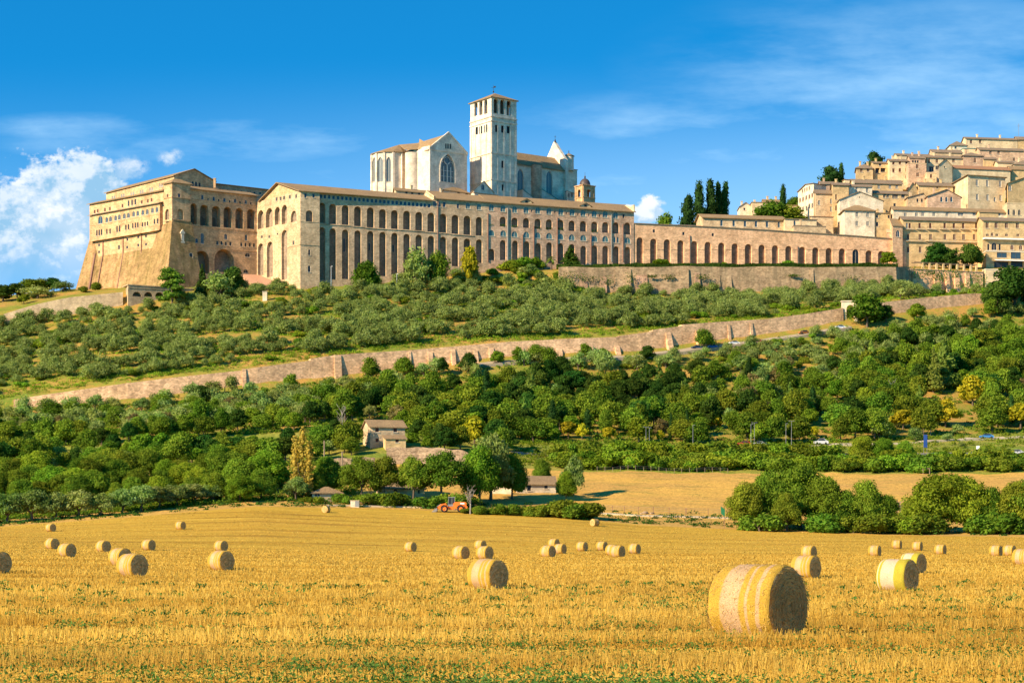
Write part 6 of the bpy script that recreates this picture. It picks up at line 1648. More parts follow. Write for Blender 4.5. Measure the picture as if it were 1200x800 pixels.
# right clump in front of the dry meadow
RB = [('broad_near', 874, 563, 424, .8), ('broad_near', 903, 550, 427, .8), ('broad_near', 938, 541, 428, .9), ('broad_near', 966, 557, 424, .85), ('broad_near', 990, 572, 423, .75), ('broad_near', 1016, 564, 423, .8), ('broad_near', 1038, 578, 424, .8), ('broad_near', 1066, 588, 420, .8), ('bright_near', 1100, 553, 419, 1.15), ('bright_near', 1133, 558, 418, .95), ('broad_near', 1162, 572, 417, .8), ('broad_near', 1190, 561, 416, .95), ('broad_near', 1215, 560, 415, 1.1), ('broad_near', 922, 575, 420, .8), ('bush', 890, 598, 418, 1.2), ('bush', 960, 600, 417, 1.3), ('bush', 1000, 603, 416, 1.3), ('bush', 1035, 600, 416, 1.3), ('brightbush', 1060, 602, 415, 1.2), ('bush', 1085, 600, 414, 1.3), ('bush', 1150, 600, 413, 1.3), ('bush', 1180, 598, 412, 1.3)]
for i_, (kd, u, vt, d_, w_) in enumerate(RB):
    bright = kd == 'bright_near'
    T(kd, u, vt, d_, name='hedgerow_shrub' if 'bush' in kd else 'hedgerow_tree', cat='shrub' if 'bush' in kd else 'tree', wide=w_,
      label=('left' if u < 1120 else 'right') + ' of the two brightest green trees in the right hand field hedge' if bright else ('low shrub at the foot of the right hand field hedge' if 'bush' in kd else ('grey green tree in the right hand field hedge' if kd == 'olive_near' else 'dark green tree in the right hand field hedge')),
      group=None if bright else ('hedge shrubs' if 'bush' in kd else ('grey hedge trees' if kd == 'olive_near' else 'dark hedge trees')))
# low shrubs in the middle of the field edge and along the roads
for u in range(545, 692, 9):
    vv = 592 - (6 if u > 630 else 0) + rnd.uniform(-3, 4)
    T('bush', u + rnd.uniform(-3, 3), vv, 433 + rnd.uniform(-1, 3), name='shrub', cat='shrub', label='dark shrub in the low hedge at the middle of the field edge', group='shrubs of the middle field hedge', wide=1.2)
for k_, (ka, jit) in enumerate(((K_FTOP + .18, .1), (K_FTOP + .42, .1))):
    for u in np.arange(664, 1260, 11):
        p = at_row(u + rnd.uniform(-4, 4), ka + rnd.uniform(-.08, .08))
        tree(rnd.choice(['bush', 'brightbush', 'bush', 'dry'] if rnd.random() < .03 else ['bush', 'brightbush', 'bush']), p, rnd.uniform(1.15, 1.75), 'shrub in the long roadside hedge above the dry meadow', 'shrubs of the roadside hedge', 'hedge_shrub', 'shrub', 1.25)
for u in np.arange(655, 975, 8.5):
    q = at_row(u + rnd.uniform(-3, 3), K_ROAD - .18 + rnd.uniform(-.06, .06))
    tree(rnd.choice(['bush', 'brightbush']), q, rnd.uniform(1.2, 1.9), 'tall shrub in the thick hedge hiding the country road', 'tall shrubs hiding the road', 'hedge_shrub', 'shrub', 1.15)
for u, vt, d_, l_ in ((1010, 510, 553, 'left'), (1035, 512, 552, 'middle'), (1060, 516, 551, 'right')):
    T('bright_near', u, vt, d_ - 12, name='roadside_tree', label='%s one of three leafy trees above the roadside hedge near the blue banner' % l_, wide=1.0)
for u, vt, d_, l_ in ((1030, 494, 583, 'round grey'), (1072, 501, 582, 'grey olive left of the blue banner'), (1110, 508, 580, 'low grey olive in the roadside meadow'), (1122, 497, 594, 'grey olive under the tall yellow tree at the right'), (1127, 518, 566, 'small lone olive in the roadside meadow')):
    T('olive', u, vt, d_, name='olive_tree', label=l_ if 'olive' in l_ else l_ + ' olive bush before the wood', wide=1.1)
T('cypress', 786, 483, 579, name='cypress_tree', label='dark pointed cypress in the wood right of the first lamp post', wide=.5)
T('cypress', 805, 479, 582, name='cypress_tree', label='dark pointed cypress in the wood left of the single lamp post', wide=.5)

# ---- the olive slopes and the wood, planted row by row
def patch(x, y, s=.05):
    return .5 + .25 * math.sin(x * s * 1.7 + 1.3 * math.sin(y * s * 2.3)) + .25 * math.sin(y * s * 4.1 + x * s * .9 + 1.1)
olives = []
kr = np.linspace(K_W1 + .12, K_T0 - .05, 14)
for r_i, k in enumerate(kr):
    u = -40 + (r_i % 2) * 7
    while u < 1075:
        q = at_row(u + rnd.uniform(-4, 4), k + rnd.uniform(-.018, .018)); u += rnd.uniform(6.5, 12)
        if patch(q.x, q.y, .055) < .34 or rnd.random() < .12: continue
        if u > 830 and k < K_SL + .3 and patch(q.x, q.y, .09) < .35: continue
        if u > 690 and k > K_SL + .75 and rnd.random() < .6: continue
        if 355 < u < 470 and k > K_T0 - .25 and rnd.random() < .5: continue
        if u > 985 and k < K_W1 + .3: continue
        olives.append((q, rnd.choice([rnd.uniform(.5, .8), rnd.uniform(.75, 1.1), rnd.uniform(.95, 1.35)]), 0))
for k in np.linspace(K_WOOD + .15, K_W0 - .10, 9):
    u = -40
    while u < 1230:
        q = at_row(u + rnd.uniform(-5, 5), k + rnd.uniform(-.04, .04)); u += rnd.uniform(10, 17)
        lowk = k < K_WOOD + .5
        prob = (.62 if k > K_W0 - .35 else .42) if u < 480 else (.80 if (u > 880 and not lowk) else (.6 if k > K_W0 - .18 else .05))
        if rnd.random() > prob or patch(q.x, q.y, .06) < .18: continue
        olives.append((q, rnd.uniform(.85, 1.3), 1))
olives.sort(key=lambda o: o[0].y - (60 if o[2] else 0) - o[1] * 30)
NAMED = 210
for q, s, z_ in olives[:NAMED]:
    if z_: tree('olive', q, s, 'silvery olive tree on the slope below the long buttressed wall', 'olives below the long wall', 'olive_tree')
    else: tree('olive', q, s, 'silvery olive tree on the lower terraces just above the long buttressed wall', 'olives above the long wall', 'olive_tree')
def joined(name, items, kind, label, sc=1.0):
    Vs, Qs, o = [], [], 0
    for q, s, *_ in items:
        me = plant_parts(kind)[0]
        n = len(me.vertices); V = np.empty(n * 3, np.float32); me.vertices.foreach_get('co', V); V = V.reshape(-1, 3)
        Q = np.empty(len(me.loops), np.int32); me.loops.foreach_get('vertex_index', Q); Q = Q.reshape(-1, 4)
        a = rnd.uniform(0, 6.28); c_, s_ = math.cos(a), math.sin(a)
        W_ = np.stack([V[:, 0] * c_ - V[:, 1] * s_, V[:, 0] * s_ + V[:, 1] * c_, V[:, 2]], 1) * s * sc + np.array(q)
        Vs.append(W_); Qs.append(Q + o); o += n
    me = np_mesh(name, np.concatenate(Vs), np.concatenate(Qs), PROTO[kind][0][0].materials[0])
    ob = bpy.data.objects.new(name, me); COL.objects.link(ob); return tag(ob, label, 'trees', kind='stuff')
if len(olives) > NAMED: joined('olive_grove', olives[NAMED:], 'olive', 'silvery olive grove covering the upper terraces below the convent')

WOOD = []
for k in np.linspace(K_WOOD - .02, K_W0 - .08, 10):
    u = -110
    while u < 1345:
        q = at_row(u + rnd.uniform(-6, 6), k + rnd.uniform(-.04, .04)); u += rnd.uniform(15, 26)
        f = (k - K_WOOD)
        if 395 < u < 480 and f < .25: continue
        dens = .45 if u < 400 else (1.0 if u < 900 else (.6 if f > .45 else .95))
        if f > .78: dens *= .35
        if rnd.random() > dens or (u < 460 and patch(q.x, q.y, .06) < .25): continue
        t_ = rnd.random()
        if 600 < u < 880 and .45 < f < .85: kd, nm = ('dark', 'dark') if t_ < .8 else ('broad', 'broad')
        elif t_ < .62: kd = 'broad'
        elif t_ < .82: kd = 'bright'
        elif t_ < .93: kd = 'dark'
        else: kd = 'dry'
        s = rnd.uniform(.7, 1.12) * (.8 if u < 420 else (.86 if f > .7 else 1.0))
        zone = 'left' if u < 430 else ('middle' if u < 850 else 'right')
        look = {'broad': 'mid green broadleaf', 'bright': 'light green', 'dark': 'dark dense', 'dry': 'half dry brownish'}[kd]
        where = {'left': 'of the scrubby wood at the left below the long wall', 'middle': 'in the dense middle wood below the long wall', 'right': 'in the mixed wood at the right below the long wall'}[zone]
        WOOD.append((kd, q, s, '%s tree %s' % (look, where), '%s trees of the %s wood' % (look, zone)))
for k in np.linspace(K_WOOD + .35, K_W0 - .16, 9):
    for u in np.arange(1005, 1240, 15):
        if rnd.random() < .15: continue
        q = at_row(u + rnd.uniform(-7, 7), k + rnd.uniform(-.04, .04))
        kd = rnd.choice(['broad', 'broad', 'bright', 'dark'])
        WOOD.append((kd, q, rnd.uniform(.55, .85) if k > K_W0 - .3 else rnd.uniform(.7, 1.1), 'tree in the thick belt below the right end of the long wall', 'trees under the right end of the long wall'))
for u in np.arange(487, 600, 13):
    for k in (K_ROAD - .15, K_ROAD + .25):
        q = at_row(u + rnd.uniform(-5, 5), k + rnd.uniform(-.2, .2)); WOOD.append((rnd.choice(['broad', 'bright', 'dark']), q, rnd.uniform(.55, .95), 'tree in the thicket right of the stone cottage', 'trees right of the cottage'))
for u in list(np.arange(640, 1010, 16)):
    q = at_row(u + rnd.uniform(-6, 6), K_W0 - .1 + rnd.uniform(-.02, .02)); tree(rnd.choice(['olive', 'olive', 'bush', 'olive']), q, rnd.uniform(.55, .85), 'small tree along the lower verge of the road under the long wall', 'verge trees under the long wall', 'verge_tree')
for kk in (.05, .12, .20, .28):
    for u in np.arange(850, 1165, 10.5):
        if rnd.random() < .3 or (kk < .1 and u > 990 and rnd.random() < .5): continue
        q = at_row(u + rnd.uniform(-4, 4), K_W0 - kk - .03 + rnd.uniform(-.02, .02))
        tree(rnd.choice(['olive', 'olive', 'bush', 'brightbush']), q, rnd.uniform(.6, .95), 'low olive or shrub filling the bank just below the right half of the long wall', 'bank growth below the right half of the long wall', 'bank_growth', 'shrub')
for u in np.arange(1010, 1170, 11):
    for k in (K_W1 + .2, K_W1 + .6, K_SL + .2, K_SL + .6):
        if rnd.random() < .35: continue
        q = at_row(u + rnd.uniform(-5, 5), k + rnd.uniform(-.1, .1)); tree(rnd.choice(['olive', 'olive', 'bush', 'brightbush']), q, rnd.uniform(.7, 1.1), 'olive or shrub on the grassy bank between the gate and the hotel', 'bank plants below the pergola', 'bank_shrub', 'shrub')
for i in range(30):
    u = rnd.uniform(430, 1200); k = rnd.uniform(K_WOOD + .05, K_W0 - .3); q = at_row(u, k)
    if 985 < u < 1000 or 1080 < u < 1130: continue
    WOOD.append((rnd.choice(['conifer', 'darkconifer', 'cypress']), q, rnd.uniform(.45, .72), 'pointed conifer rising among the round trees of the wood below the long wall', 'pointed conifers of the wood'))
YELLOW = [(556, 555), (666, 582), (682, 580), (714, 578), (774, 576), (838, 590), (858, 590), (954, 588), (1058, 600), (1108, 606), (1140, 640), (1196, 606), (1094, 657), (1108, 664)]
def hides(q):      # keep the view on the yellow trees open
    u = 600 + F * q.x / q.y
    return any(abs(u - a) < 16 and -48 < q.y - b < 5 for a, b in YELLOW)
WOOD = [w for w in WOOD if not hides(w[1])]
WOOD.sort(key=lambda w: -w[2] * PROTO[w[0]][0][2] / w[1].y)
for kd, q, s, l_, g_ in WOOD[:285]: tree(kd, q, s, l_, g_, 'wood_tree')
for kd in ('broad', 'bright', 'dark', 'dry'):
    it = [(q, s) for k_, q, s, _, _ in WOOD[285:] if k_ == kd]
    if it: joined('woodland', it, kd, {'broad': 'mid green smaller trees filling the wood below the long wall', 'bright': 'light green smaller trees filling the wood below the long wall', 'dark': 'dark smaller trees filling the wood below the long wall', 'dry': 'dry brownish saplings in the wood below the long wall'}[kd])
wood = len(WOOD)
print('olives', len(olives), 'wood', wood, 'plants', NTREE['n'])
nb = 0
while nb < 170:
    k = rnd.uniform(K_W1 + .1, K_T0 - .05); u = rnd.uniform(-30, 1000); q = at_row(u, k)
    if patch(q.x, q.y, .08) < .45: continue
    nb += 1; tree(rnd.choice(['bush', 'brightbush', 'brightbush']), q, rnd.uniform(.5, 1.15), 'green wild shrub between the olive trees of the terraces', 'wild shrubs between the olives', 'wild_shrub', 'shrub', 1.3)
for i in range(46):
    u = rnd.uniform(535, 682); q = at_row(u, rnd.uniform(K_T0 - .12, K_T1 - .1) if u < 655 else K_T0 - .06)
    tree(rnd.choice(['bush', 'brightbush', 'bush', 'olive']), q, rnd.uniform(.7, 1.25), 'dense shrub on the bank at the left end of the overgrown retaining wall', 'shrubs on the bank below the rosy wing', 'bank_shrub', 'shrub', 1.3)
# undergrowth: uncountable scrub on the slopes
def scrub(name, rows, n, size, mat, label, seed, umin=-60, umax=1250, h=.9, per=26, keep=None):
    rng = np.random.default_rng(seed); Cs = []
    r2 = random.Random(seed)
    while len(Cs) < n:
        k = r2.uniform(*rows); u = r2.uniform(umin, umax); q = at_row(u, k)
        if keep and not keep(u, k, q): continue
        Cs.append((q, r2.uniform(.5, 1.5)))
    pts, nn = [], []
    for q, s in Cs:
        d = rng.normal(size=(per, 3)); d /= np.linalg.norm(d, axis=1, keepdims=True); d[:, 2] = np.abs(d[:, 2])
        pts.append(np.array(q) + d * np.array([1.3, 1.0, h]) * s * rng.uniform(.5, 1.1, (per, 1))); nn.append(d + rng.normal(size=d.shape) * .6)
    V, Q = leaf_quads(np.concatenate(pts), np.concatenate(nn), size, rng)
    ob = bpy.data.objects.new(name, np_mesh(name, V, Q, M[mat])); COL.objects.link(ob); return tag(ob, label, 'undergrowth', kind='stuff')
scrub('undergrowth', (K_WOOD - .1, K_W0 - .03), 4200, .32, 'oak', 'dark green scrub between the trees of the wood', 3)
scrub('undergrowth', (K_W1 + .05, K_T0 - .02), 5200, .22, 'bright', 'green grass tufts and weeds on the olive terraces', 4, keep=lambda u, k, q: patch(q.x, q.y, .055) > .3)
scrub('undergrowth', (K_W1 + .04, K_W1 + .22), 1500, .22, 'bright', 'yellow green grass strip along the top of the long wall', 14, umax=1000, h=.6)
scrub('undergrowth', (K_TRACK - .9, K_TRACK + .1), 500, .22, 'ivy', 'weeds along the far edge of the stubble field', 5, h=.6)
scrub('undergrowth', (K_EDGE - .06, K_EDGE + .12), 700, .22, 'dry_grass', 'dry grass tufts along the far edge of the stubble field', 6, h=.7) if 'dry_grass' in M else None
scrub('undergrowth', (K_FTOP + .1, K_WOOD + .05), 1500, .24, 'bright', 'rough green growth beside the country road', 8, umin=600)
scrub('undergrowth', (K_TRACK - .1, K_FTOP), 2600, .24, 'oak', 'dark scrub around the farm', 9, umax=420)
# clipped hedge and creepers on the bastion
def hedge():
    rng = np.random.default_rng(5); C, N_ = [], []
    us = np.linspace(652, 1052, 5200); 
    for u in us:
        p = at_row(u, K_T1 + .08); s = rng.uniform(-1, 1); top = rng.random() < .4
        C.append((p.x, p.y + (s * .8 if top else -.8), p.z + (1.9 if top else rng.uniform(.1, 1.9)))); N_.append((rng.normal() * .4, -.3 if top else -1, 1 if top else .2))
    V, Q = leaf_quads(np.array(C), np.array(N_) + rng.normal(size=(len(C), 3)) * .4, .26, rng)
    mb = MB(); rows = []
    for du, z in ((-.6, 0), (-.6, 1.75), (.6, 1.75), (.6, 0)):
        rows.append([tuple(at_row(u, K_T1 + .08) + Vector((0, du, z))) for u in np.linspace(652, 1052, 60)])
    o = len(V); G_ = np.array(rows).reshape(-1, 3); V = np.concatenate([V, G_])
    i, j = np.meshgrid(np.arange(3), np.arange(59), indexing='ij'); i, j = i.ravel(), j.ravel()
    Q = np.concatenate([Q, o + np.stack([i * 60 + j, i * 60 + j + 1, (i + 1) * 60 + j + 1, (i + 1) * 60 + j], 1)])
    ob = bpy.data.objects.new('clipped_hedge', np_mesh('clipped_hedge', V, Q, M['ivy'])); COL.objects.link(ob)
    tag(ob, 'long low clipped hedge on top of the overgrown retaining wall', 'hedge')
hedge()
def creeper(us, fn, n, label, seed, size=.25):
    rng = np.random.default_rng(seed); C = []
    for (u, d, v0, v1, w) in us:
        for _ in range(n):
            f = rng.random() ** .8; uu = u + rng.normal() * w * .5 * (1 - .4 * f); v = v0 + (v1 - v0) * f
            q = P(uu, v, d); C.append((q.x, q.y + rng.uniform(-.5, .1), q.z))
    C = np.array(C); V, Q = leaf_quads(C, np.tile([[-.2, -1, .3]], (len(C), 1)) + rng.normal(size=C.shape) * .5, size, rng)
    ob = bpy.data.objects.new('creeper', np_mesh('creeper', V, Q, M['ivy'])); COL.objects.link(ob); return tag(ob, label, 'creeper')
def db(u): return float(at_row(u, K_T0 + .12).y) - .5
creeper([(u, db(u) - o, a, b, w) for u, o, a, b, w in ((672, 1, 318, 326, 26), (690, 1, 322, 330, 22), (712, 1.6, 322, 334, 12), (739, 2, 318, 331, 9), (740, 2, 338, 348, 12), (784, 1, 322, 327, 10), (824, 1.2, 321, 327, 12), (823, 1.2, 336, 340, 6), (764, 1, 322, 325, 10), (1000, .6, 322, 330, 14), (930, .6, 321, 324, 10), (655, 1, 320, 335, 25), (640, 1, 322, 338, 20))], None, 120, 'green creeper hanging on the overgrown retaining wall', 21)
creeper([(u, 834 - (0 if u < 1140 else -9), a, b, w) for u, a, b, w in ((1075, 312, 326, 18), (1090, 316, 322, 14), (1105, 316, 330, 10), (1098, 318, 328, 12), (1120, 316, 326, 9), (1137, 317, 336, 9), (1146, 320, 345, 6), (1154, 322, 345, 6), (1128, 330, 338, 18))], None, 130, 'green ivy hanging from the pergola terrace', 22, .3)
# palms
def palm(u, d, z, h, label, sc=1.0):
    r = thing('palm_tree', (PX(u, d).x, d, z), label, 'palm'); p = Vector((PX(u, d).x, d, z)); m = MB()
    m.tube([p - Vector((0, 0, 1)), p + Vector((.1, 0, h * .5)), p + Vector((0, 0, h))], [.4, .3, .28], 7); m.build('trunk', M['bark'], r)
    m = MB(); c = p + Vector((0, 0, h))
    for i in range(26):
        a = i * 2.4; el = R(70 - (i % 13) * 8); L_ = 2.7 * sc; prev = c; w0 = .12
        dirx = Vector((math.cos(a), math.sin(a), 0)); side = Vector((-math.sin(a), math.cos(a), 0))
        lastL = None
        for k in range(6):
            t_ = (k + 1) / 6; q = c + dirx * (L_ * t_ * math.cos(el * (1 - .3 * t_))) + Vector((0, 0, L_ * (math.sin(el) * t_ - .55 * t_ * t_)))
            w1 = .34 * sc * math.sin(math.pi * min(.97, t_)) + .02
            m.poly([prev - side * w0, q - side * w1, q + side * w1, prev + side * w0]); prev, w0 = q, w1
    m.build('fronds', M['fir'], r)
palm(646, 816, gz(PX(646, 816).x, 816), 4.6, 'short palm with arching fronds before the rosy convent wing')
palm(1120.5, 855, pz, 10.6, 'tall palm between the dark trees of the hotel terrace', .8)
# bare dead trees
def bare(u, d, h, label, name='bare_tree', mat='barkg'):
    p = at(u, d); r = thing(name, tuple(p), label, 'tree'); rr = random.Random(int(u)); m = MB()
    m.tube([p - Vector((0, 0, .5)), p + Vector((.1, 0, h * .45)), p + Vector((-.1, .1, h * .75))], [.2, .14, .06], 5); m.build('trunk', M[mat], r)
    m = MB()
    for i in range(14):
        b = p + Vector((0, 0, h * rr.uniform(.3, .75))); a = rr.uniform(0, 6.28); L_ = h * rr.uniform(.15, .35)
        e = b + Vector((math.cos(a) * L_ * .6, math.sin(a) * L_ * .6, L_)); m.tube([b, b.lerp(e, .5) + Vector((rr.uniform(-.2, .2), 0, 0)), e], [.07, .05, .02], 4)
        for j in range(3):
            g = b.lerp(e, rr.uniform(.4, .9)); a2 = rr.uniform(0, 6.28); m.tube([g, g + Vector((math.cos(a2) * .7, math.sin(a2) * .7, rr.uniform(.4, 1.0)))], [.035, .015], 3)
    tag(m.build('branches', M[mat], r))
bare(401, 560, 9, 'bare grey dead tree on the slope above the stone cottage')
bare(551, 433, 6.5, 'bare thin tree right behind the orange loader')
bare(1055, 432, 6, 'leafless grey shrub before the dry meadow at the right')
bare(1046, 640, 8, 'pale leafless tree in the wood left of the soft conifers')
# ------------------------------------------------------------------ straw bales
def net_mat(name, bands, white, yellow):
    m, t = new_mat(name)
    oc = t.n('ShaderNodeTexCoord').outputs['Object']
    sp = t.n('ShaderNodeSeparateXYZ', {0: oc}).outputs
    wob = t.m('MULTIPLY', t.m('SUBTRACT', t.noise(oc, 2.2, 2), .5), .06)
    x = t.m('ADD', sp[0], wob)
    ramp = t.n('ShaderNodeValToRGB', {0: t.mapr(x, -.68, .68)})
    cr = ramp.color_ramp; cr.interpolation = 'LINEAR'
    e0 = cr.elements[0]; e0.position = 0; e0.color = tuple(yellow) + (1,)
    cr.elements[1].position = 1; cr.elements[1].color = tuple(yellow) + (1,)
    for p_, c_ in bands:
        el = cr.elements.new(p_); el.color = tuple(white if c_ else yellow) + (1,)
    straw = t.noise(t.scale(oc, (6.0, 18.0, 18.0)), 4.6, 3, .7)
    straw2 = t.noise(t.scale(oc, (30.0, 9.0, 9.0)), 3.4, 3, .7)
    big = t.noise(oc, 2.0, 3, .6)
    k = t.mapr(t.m('ADD', t.m('MULTIPLY', straw, .5), t.m('MULTIPLY', straw2, .5)), .40, .60, .62, 1.34)
    k = t.m('MULTIPLY', k, t.mapr(big, .3, .7, .88, 1.12))
    col = t.mix(1.0, ramp.outputs[0], t.n('ShaderNodeCombineXYZ', {0: k, 1: k, 2: k}).outputs[0], 'MULTIPLY')
    finish(t, col, .8, t.m('ADD', straw, straw2), .8, .015, .12)
    return m
BANDS_A = [(.20, 0), (.23, 1), (.52, 1), (.545, 0), (.62, 0), (.63, 1), (.66, 1), (.675, 0), (.78, 0), (.79, 1), (.84, 1), (.86, 0)]
BANDS_B = [(.05, 0), (.06, 1), (.09, 1), (.10, 0), (.16, 0), (.18, 1), (.62, 1), (.64, 0)]
M['net_a'] = net_mat('straw_net_wrap', BANDS_A, (.46, .30, .155), (.42, .26, .035))
M['net_b'] = net_mat('pale_net_wrap', BANDS_B, (.52, .40, .255), (.38, .31, .03))
def end_mat():
    m, t = new_mat('bale_end_straw')
    oc = t.n('ShaderNodeTexCoord').outputs['Object']
    sp = t.n('ShaderNodeSeparateXYZ', {0: oc}).outputs
    r = t.m('SQRT', t.m('ADD', t.m('POWER', sp[1], 2.0), t.m('POWER', sp[2], 2.0)))
    ang = t.m('ARCTAN2', sp[1], sp[2])
    v = t.n('ShaderNodeCombineXYZ', {0: t.m('MULTIPLY', r, 26.0), 1: t.m('MULTIPLY', ang, 2.2), 2: t.m('MULTIPLY', r, 4)}).outputs[0]
    n = t.noise(v, 1.0, 4, .7); n2 = t.noise(oc, 14.0, 4, .7); n3 = t.noise(oc, 3.0, 2)
    col = t.mix(t.mapr(t.m('ADD', t.m('MULTIPLY', n, .6), t.m('MULTIPLY', n2, .4)), .36, .62), (.36, .22, .08), (.90, .62, .25))
    col = t.mix(t.m('MULTIPLY', t.mapr(n3, .5, .7), .4), col, (.42, .26, .10))
    finish(t, col, .9, t.m('ADD', n, n2), .9, .05, .1)
    return m
M['bale_end'] = end_mat()
M['straw'] = plain('loose_straw', (.46, .30, .09), .8, .2, .3)

def bale_meshes(seed, near=False):
    rng = random.Random(seed); Rb, Lb = .78, 1.36; n = 64 if near else 40
    xs = [-.68, -.675, -.655, -.61] + [-.61 + 1.22 * i / 12 for i in range(1, 12)] + [.61, .655, .675, .68]
    ph = [rng.uniform(0, 6.28) for _ in range(6)]
    def rad(x, a):
        e = max(0, (abs(x) - .60) / .08); r = Rb * (1 - .055 * e * e)
        r += .010 * math.sin(3 * a + ph[0] + x * 2) + .008 * math.sin(7 * a + ph[1] - x * 5) + .006 * math.sin(13 * a + ph[2] + x * 9) + .010 * math.sin(x * 6 + ph[3])
        return r
    def pt(x, a):
        r = rad(x, a); y, z = r * math.sin(a), r * math.cos(a)
        if z < -.70: z = -.70 - (z + .70) * -.15
        return Vector((x, y, z + .72))
    m = MB(); m.grid([[pt(x, 2 * math.pi * k / n) for k in range(n)] for x in xs], 0, True, True)
    ends = []
    for sg in (1, -1):
        e = MB(); rows = []
        for i, f in enumerate([1, .97, .9, .8, .68, .55, .42, .3, .18, .08, .01]):
            bul = .035 * (1 - f ** 2) + (0 if f > .98 else .012 * rng.uniform(-1, 1))
            row = []
            for k in range(n):
                a = 2 * math.pi * k / n; p = pt(.68 * sg, a); row.append(Vector((sg * (.678 + bul + .012 * math.sin(4 * a + f * 9 + ph[4])), p.y * f, (p.z - .72) * f + .72)))
            rows.append(row if sg < 0 else list(reversed(row)))
        e.grid(rows, 0, True, True)
        for _ in range(1500 if near else 160):
            a = rng.uniform(0, 6.28); f = math.sqrt(rng.uniform(0.002, 1.0)); p = pt(.68, a)
            c = Vector((sg * (.69 + .035 * (1 - f * f) + rng.uniform(0, .02)), p.y * f, (p.z - .72) * f + .72)); tang = Vector((rng.uniform(-.25, .25), math.cos(a) + rng.uniform(-.5, .5), -math.sin(a) + rng.uniform(-.5, .5))).normalized()
            if f > .93: tang = (tang + Vector((rng.uniform(-.2, .9) * sg, 0, 0))).normalized()
            l = rng.uniform(.05, .16) * (1 if near else 1.4); w = .006 if near else .014; s_ = tang.cross(Vector((sg, 0, 0))).normalized() * w
            e.poly([c - tang * l / 2 - s_, c + tang * l / 2 - s_ + Vector((sg * .01, 0, 0)), c + tang * l / 2 + s_ + Vector((sg * .01, 0, 0)), c - tang * l / 2 + s_], 1)
        ends.append(e)
    if near:
        for _ in range(700):
            a = rng.uniform(0, 6.28); x = rng.uniform(-.67, .67); p = pt(x, a); o = Vector((0, math.sin(a), math.cos(a)))
            if p.z < .05: continue
            tang = Vector((rng.uniform(-1, 1), math.cos(a) * rng.uniform(-1, 1), -math.sin(a) * rng.uniform(-1, 1))).normalized()
            c = p + o * rng.uniform(.002, .012); l = rng.uniform(.03, .09); s_ = tang.cross(o).normalized() * .004
            m.poly([c - tang * l / 2 - s_, c + tang * l / 2 - s_ + o * rng.uniform(0, .02), c + tang * l / 2 + s_ + o * .01, c - tang * l / 2 + s_], 1)
    return m, ends
def to_mesh(mb, name, mats):
    me = bpy.data.meshes.new(name); me.from_pydata([tuple(v) for v in mb.v], [], mb.f)
    for x in mats: me.materials.append(x)
    me.polygons.foreach_set('material_index', mb.mi); me.polygons.foreach_set('use_smooth', mb.sm); me.update(); return me
BALES = []
for s, near, net in ((1, True, 'net_a'), (2, False, 'net_a'), (3, False, 'net_b'), (4, False, 'net_a')):
    m, e = bale_meshes(s, near)
    BALES.append((to_mesh(m, 'net_wrap', [M[net], M['straw']]), [to_mesh(x, 'straw_end', [M['bale_end'], M['straw']]) for x in e]))
def bale(u, vb, kind, psi, label, d=None, sc=1.0):
    p = at_base(u, vb + .3) if d is None else at(u, d)
    r = thing('straw_bale', tuple(p + Vector((0, 0, -.04))), label, 'bale'); r.rotation_euler = (0, 0, R(psi - 90)); r.scale = (sc,) * 3
    for me, nm in ((BALES[kind][0], 'net_wrap'), (BALES[kind][1][0], 'straw_end'), (BALES[kind][1][1], 'straw_end')):
        o = bpy.data.objects.new(nm, me); COL.objects.link(o); o.parent = r
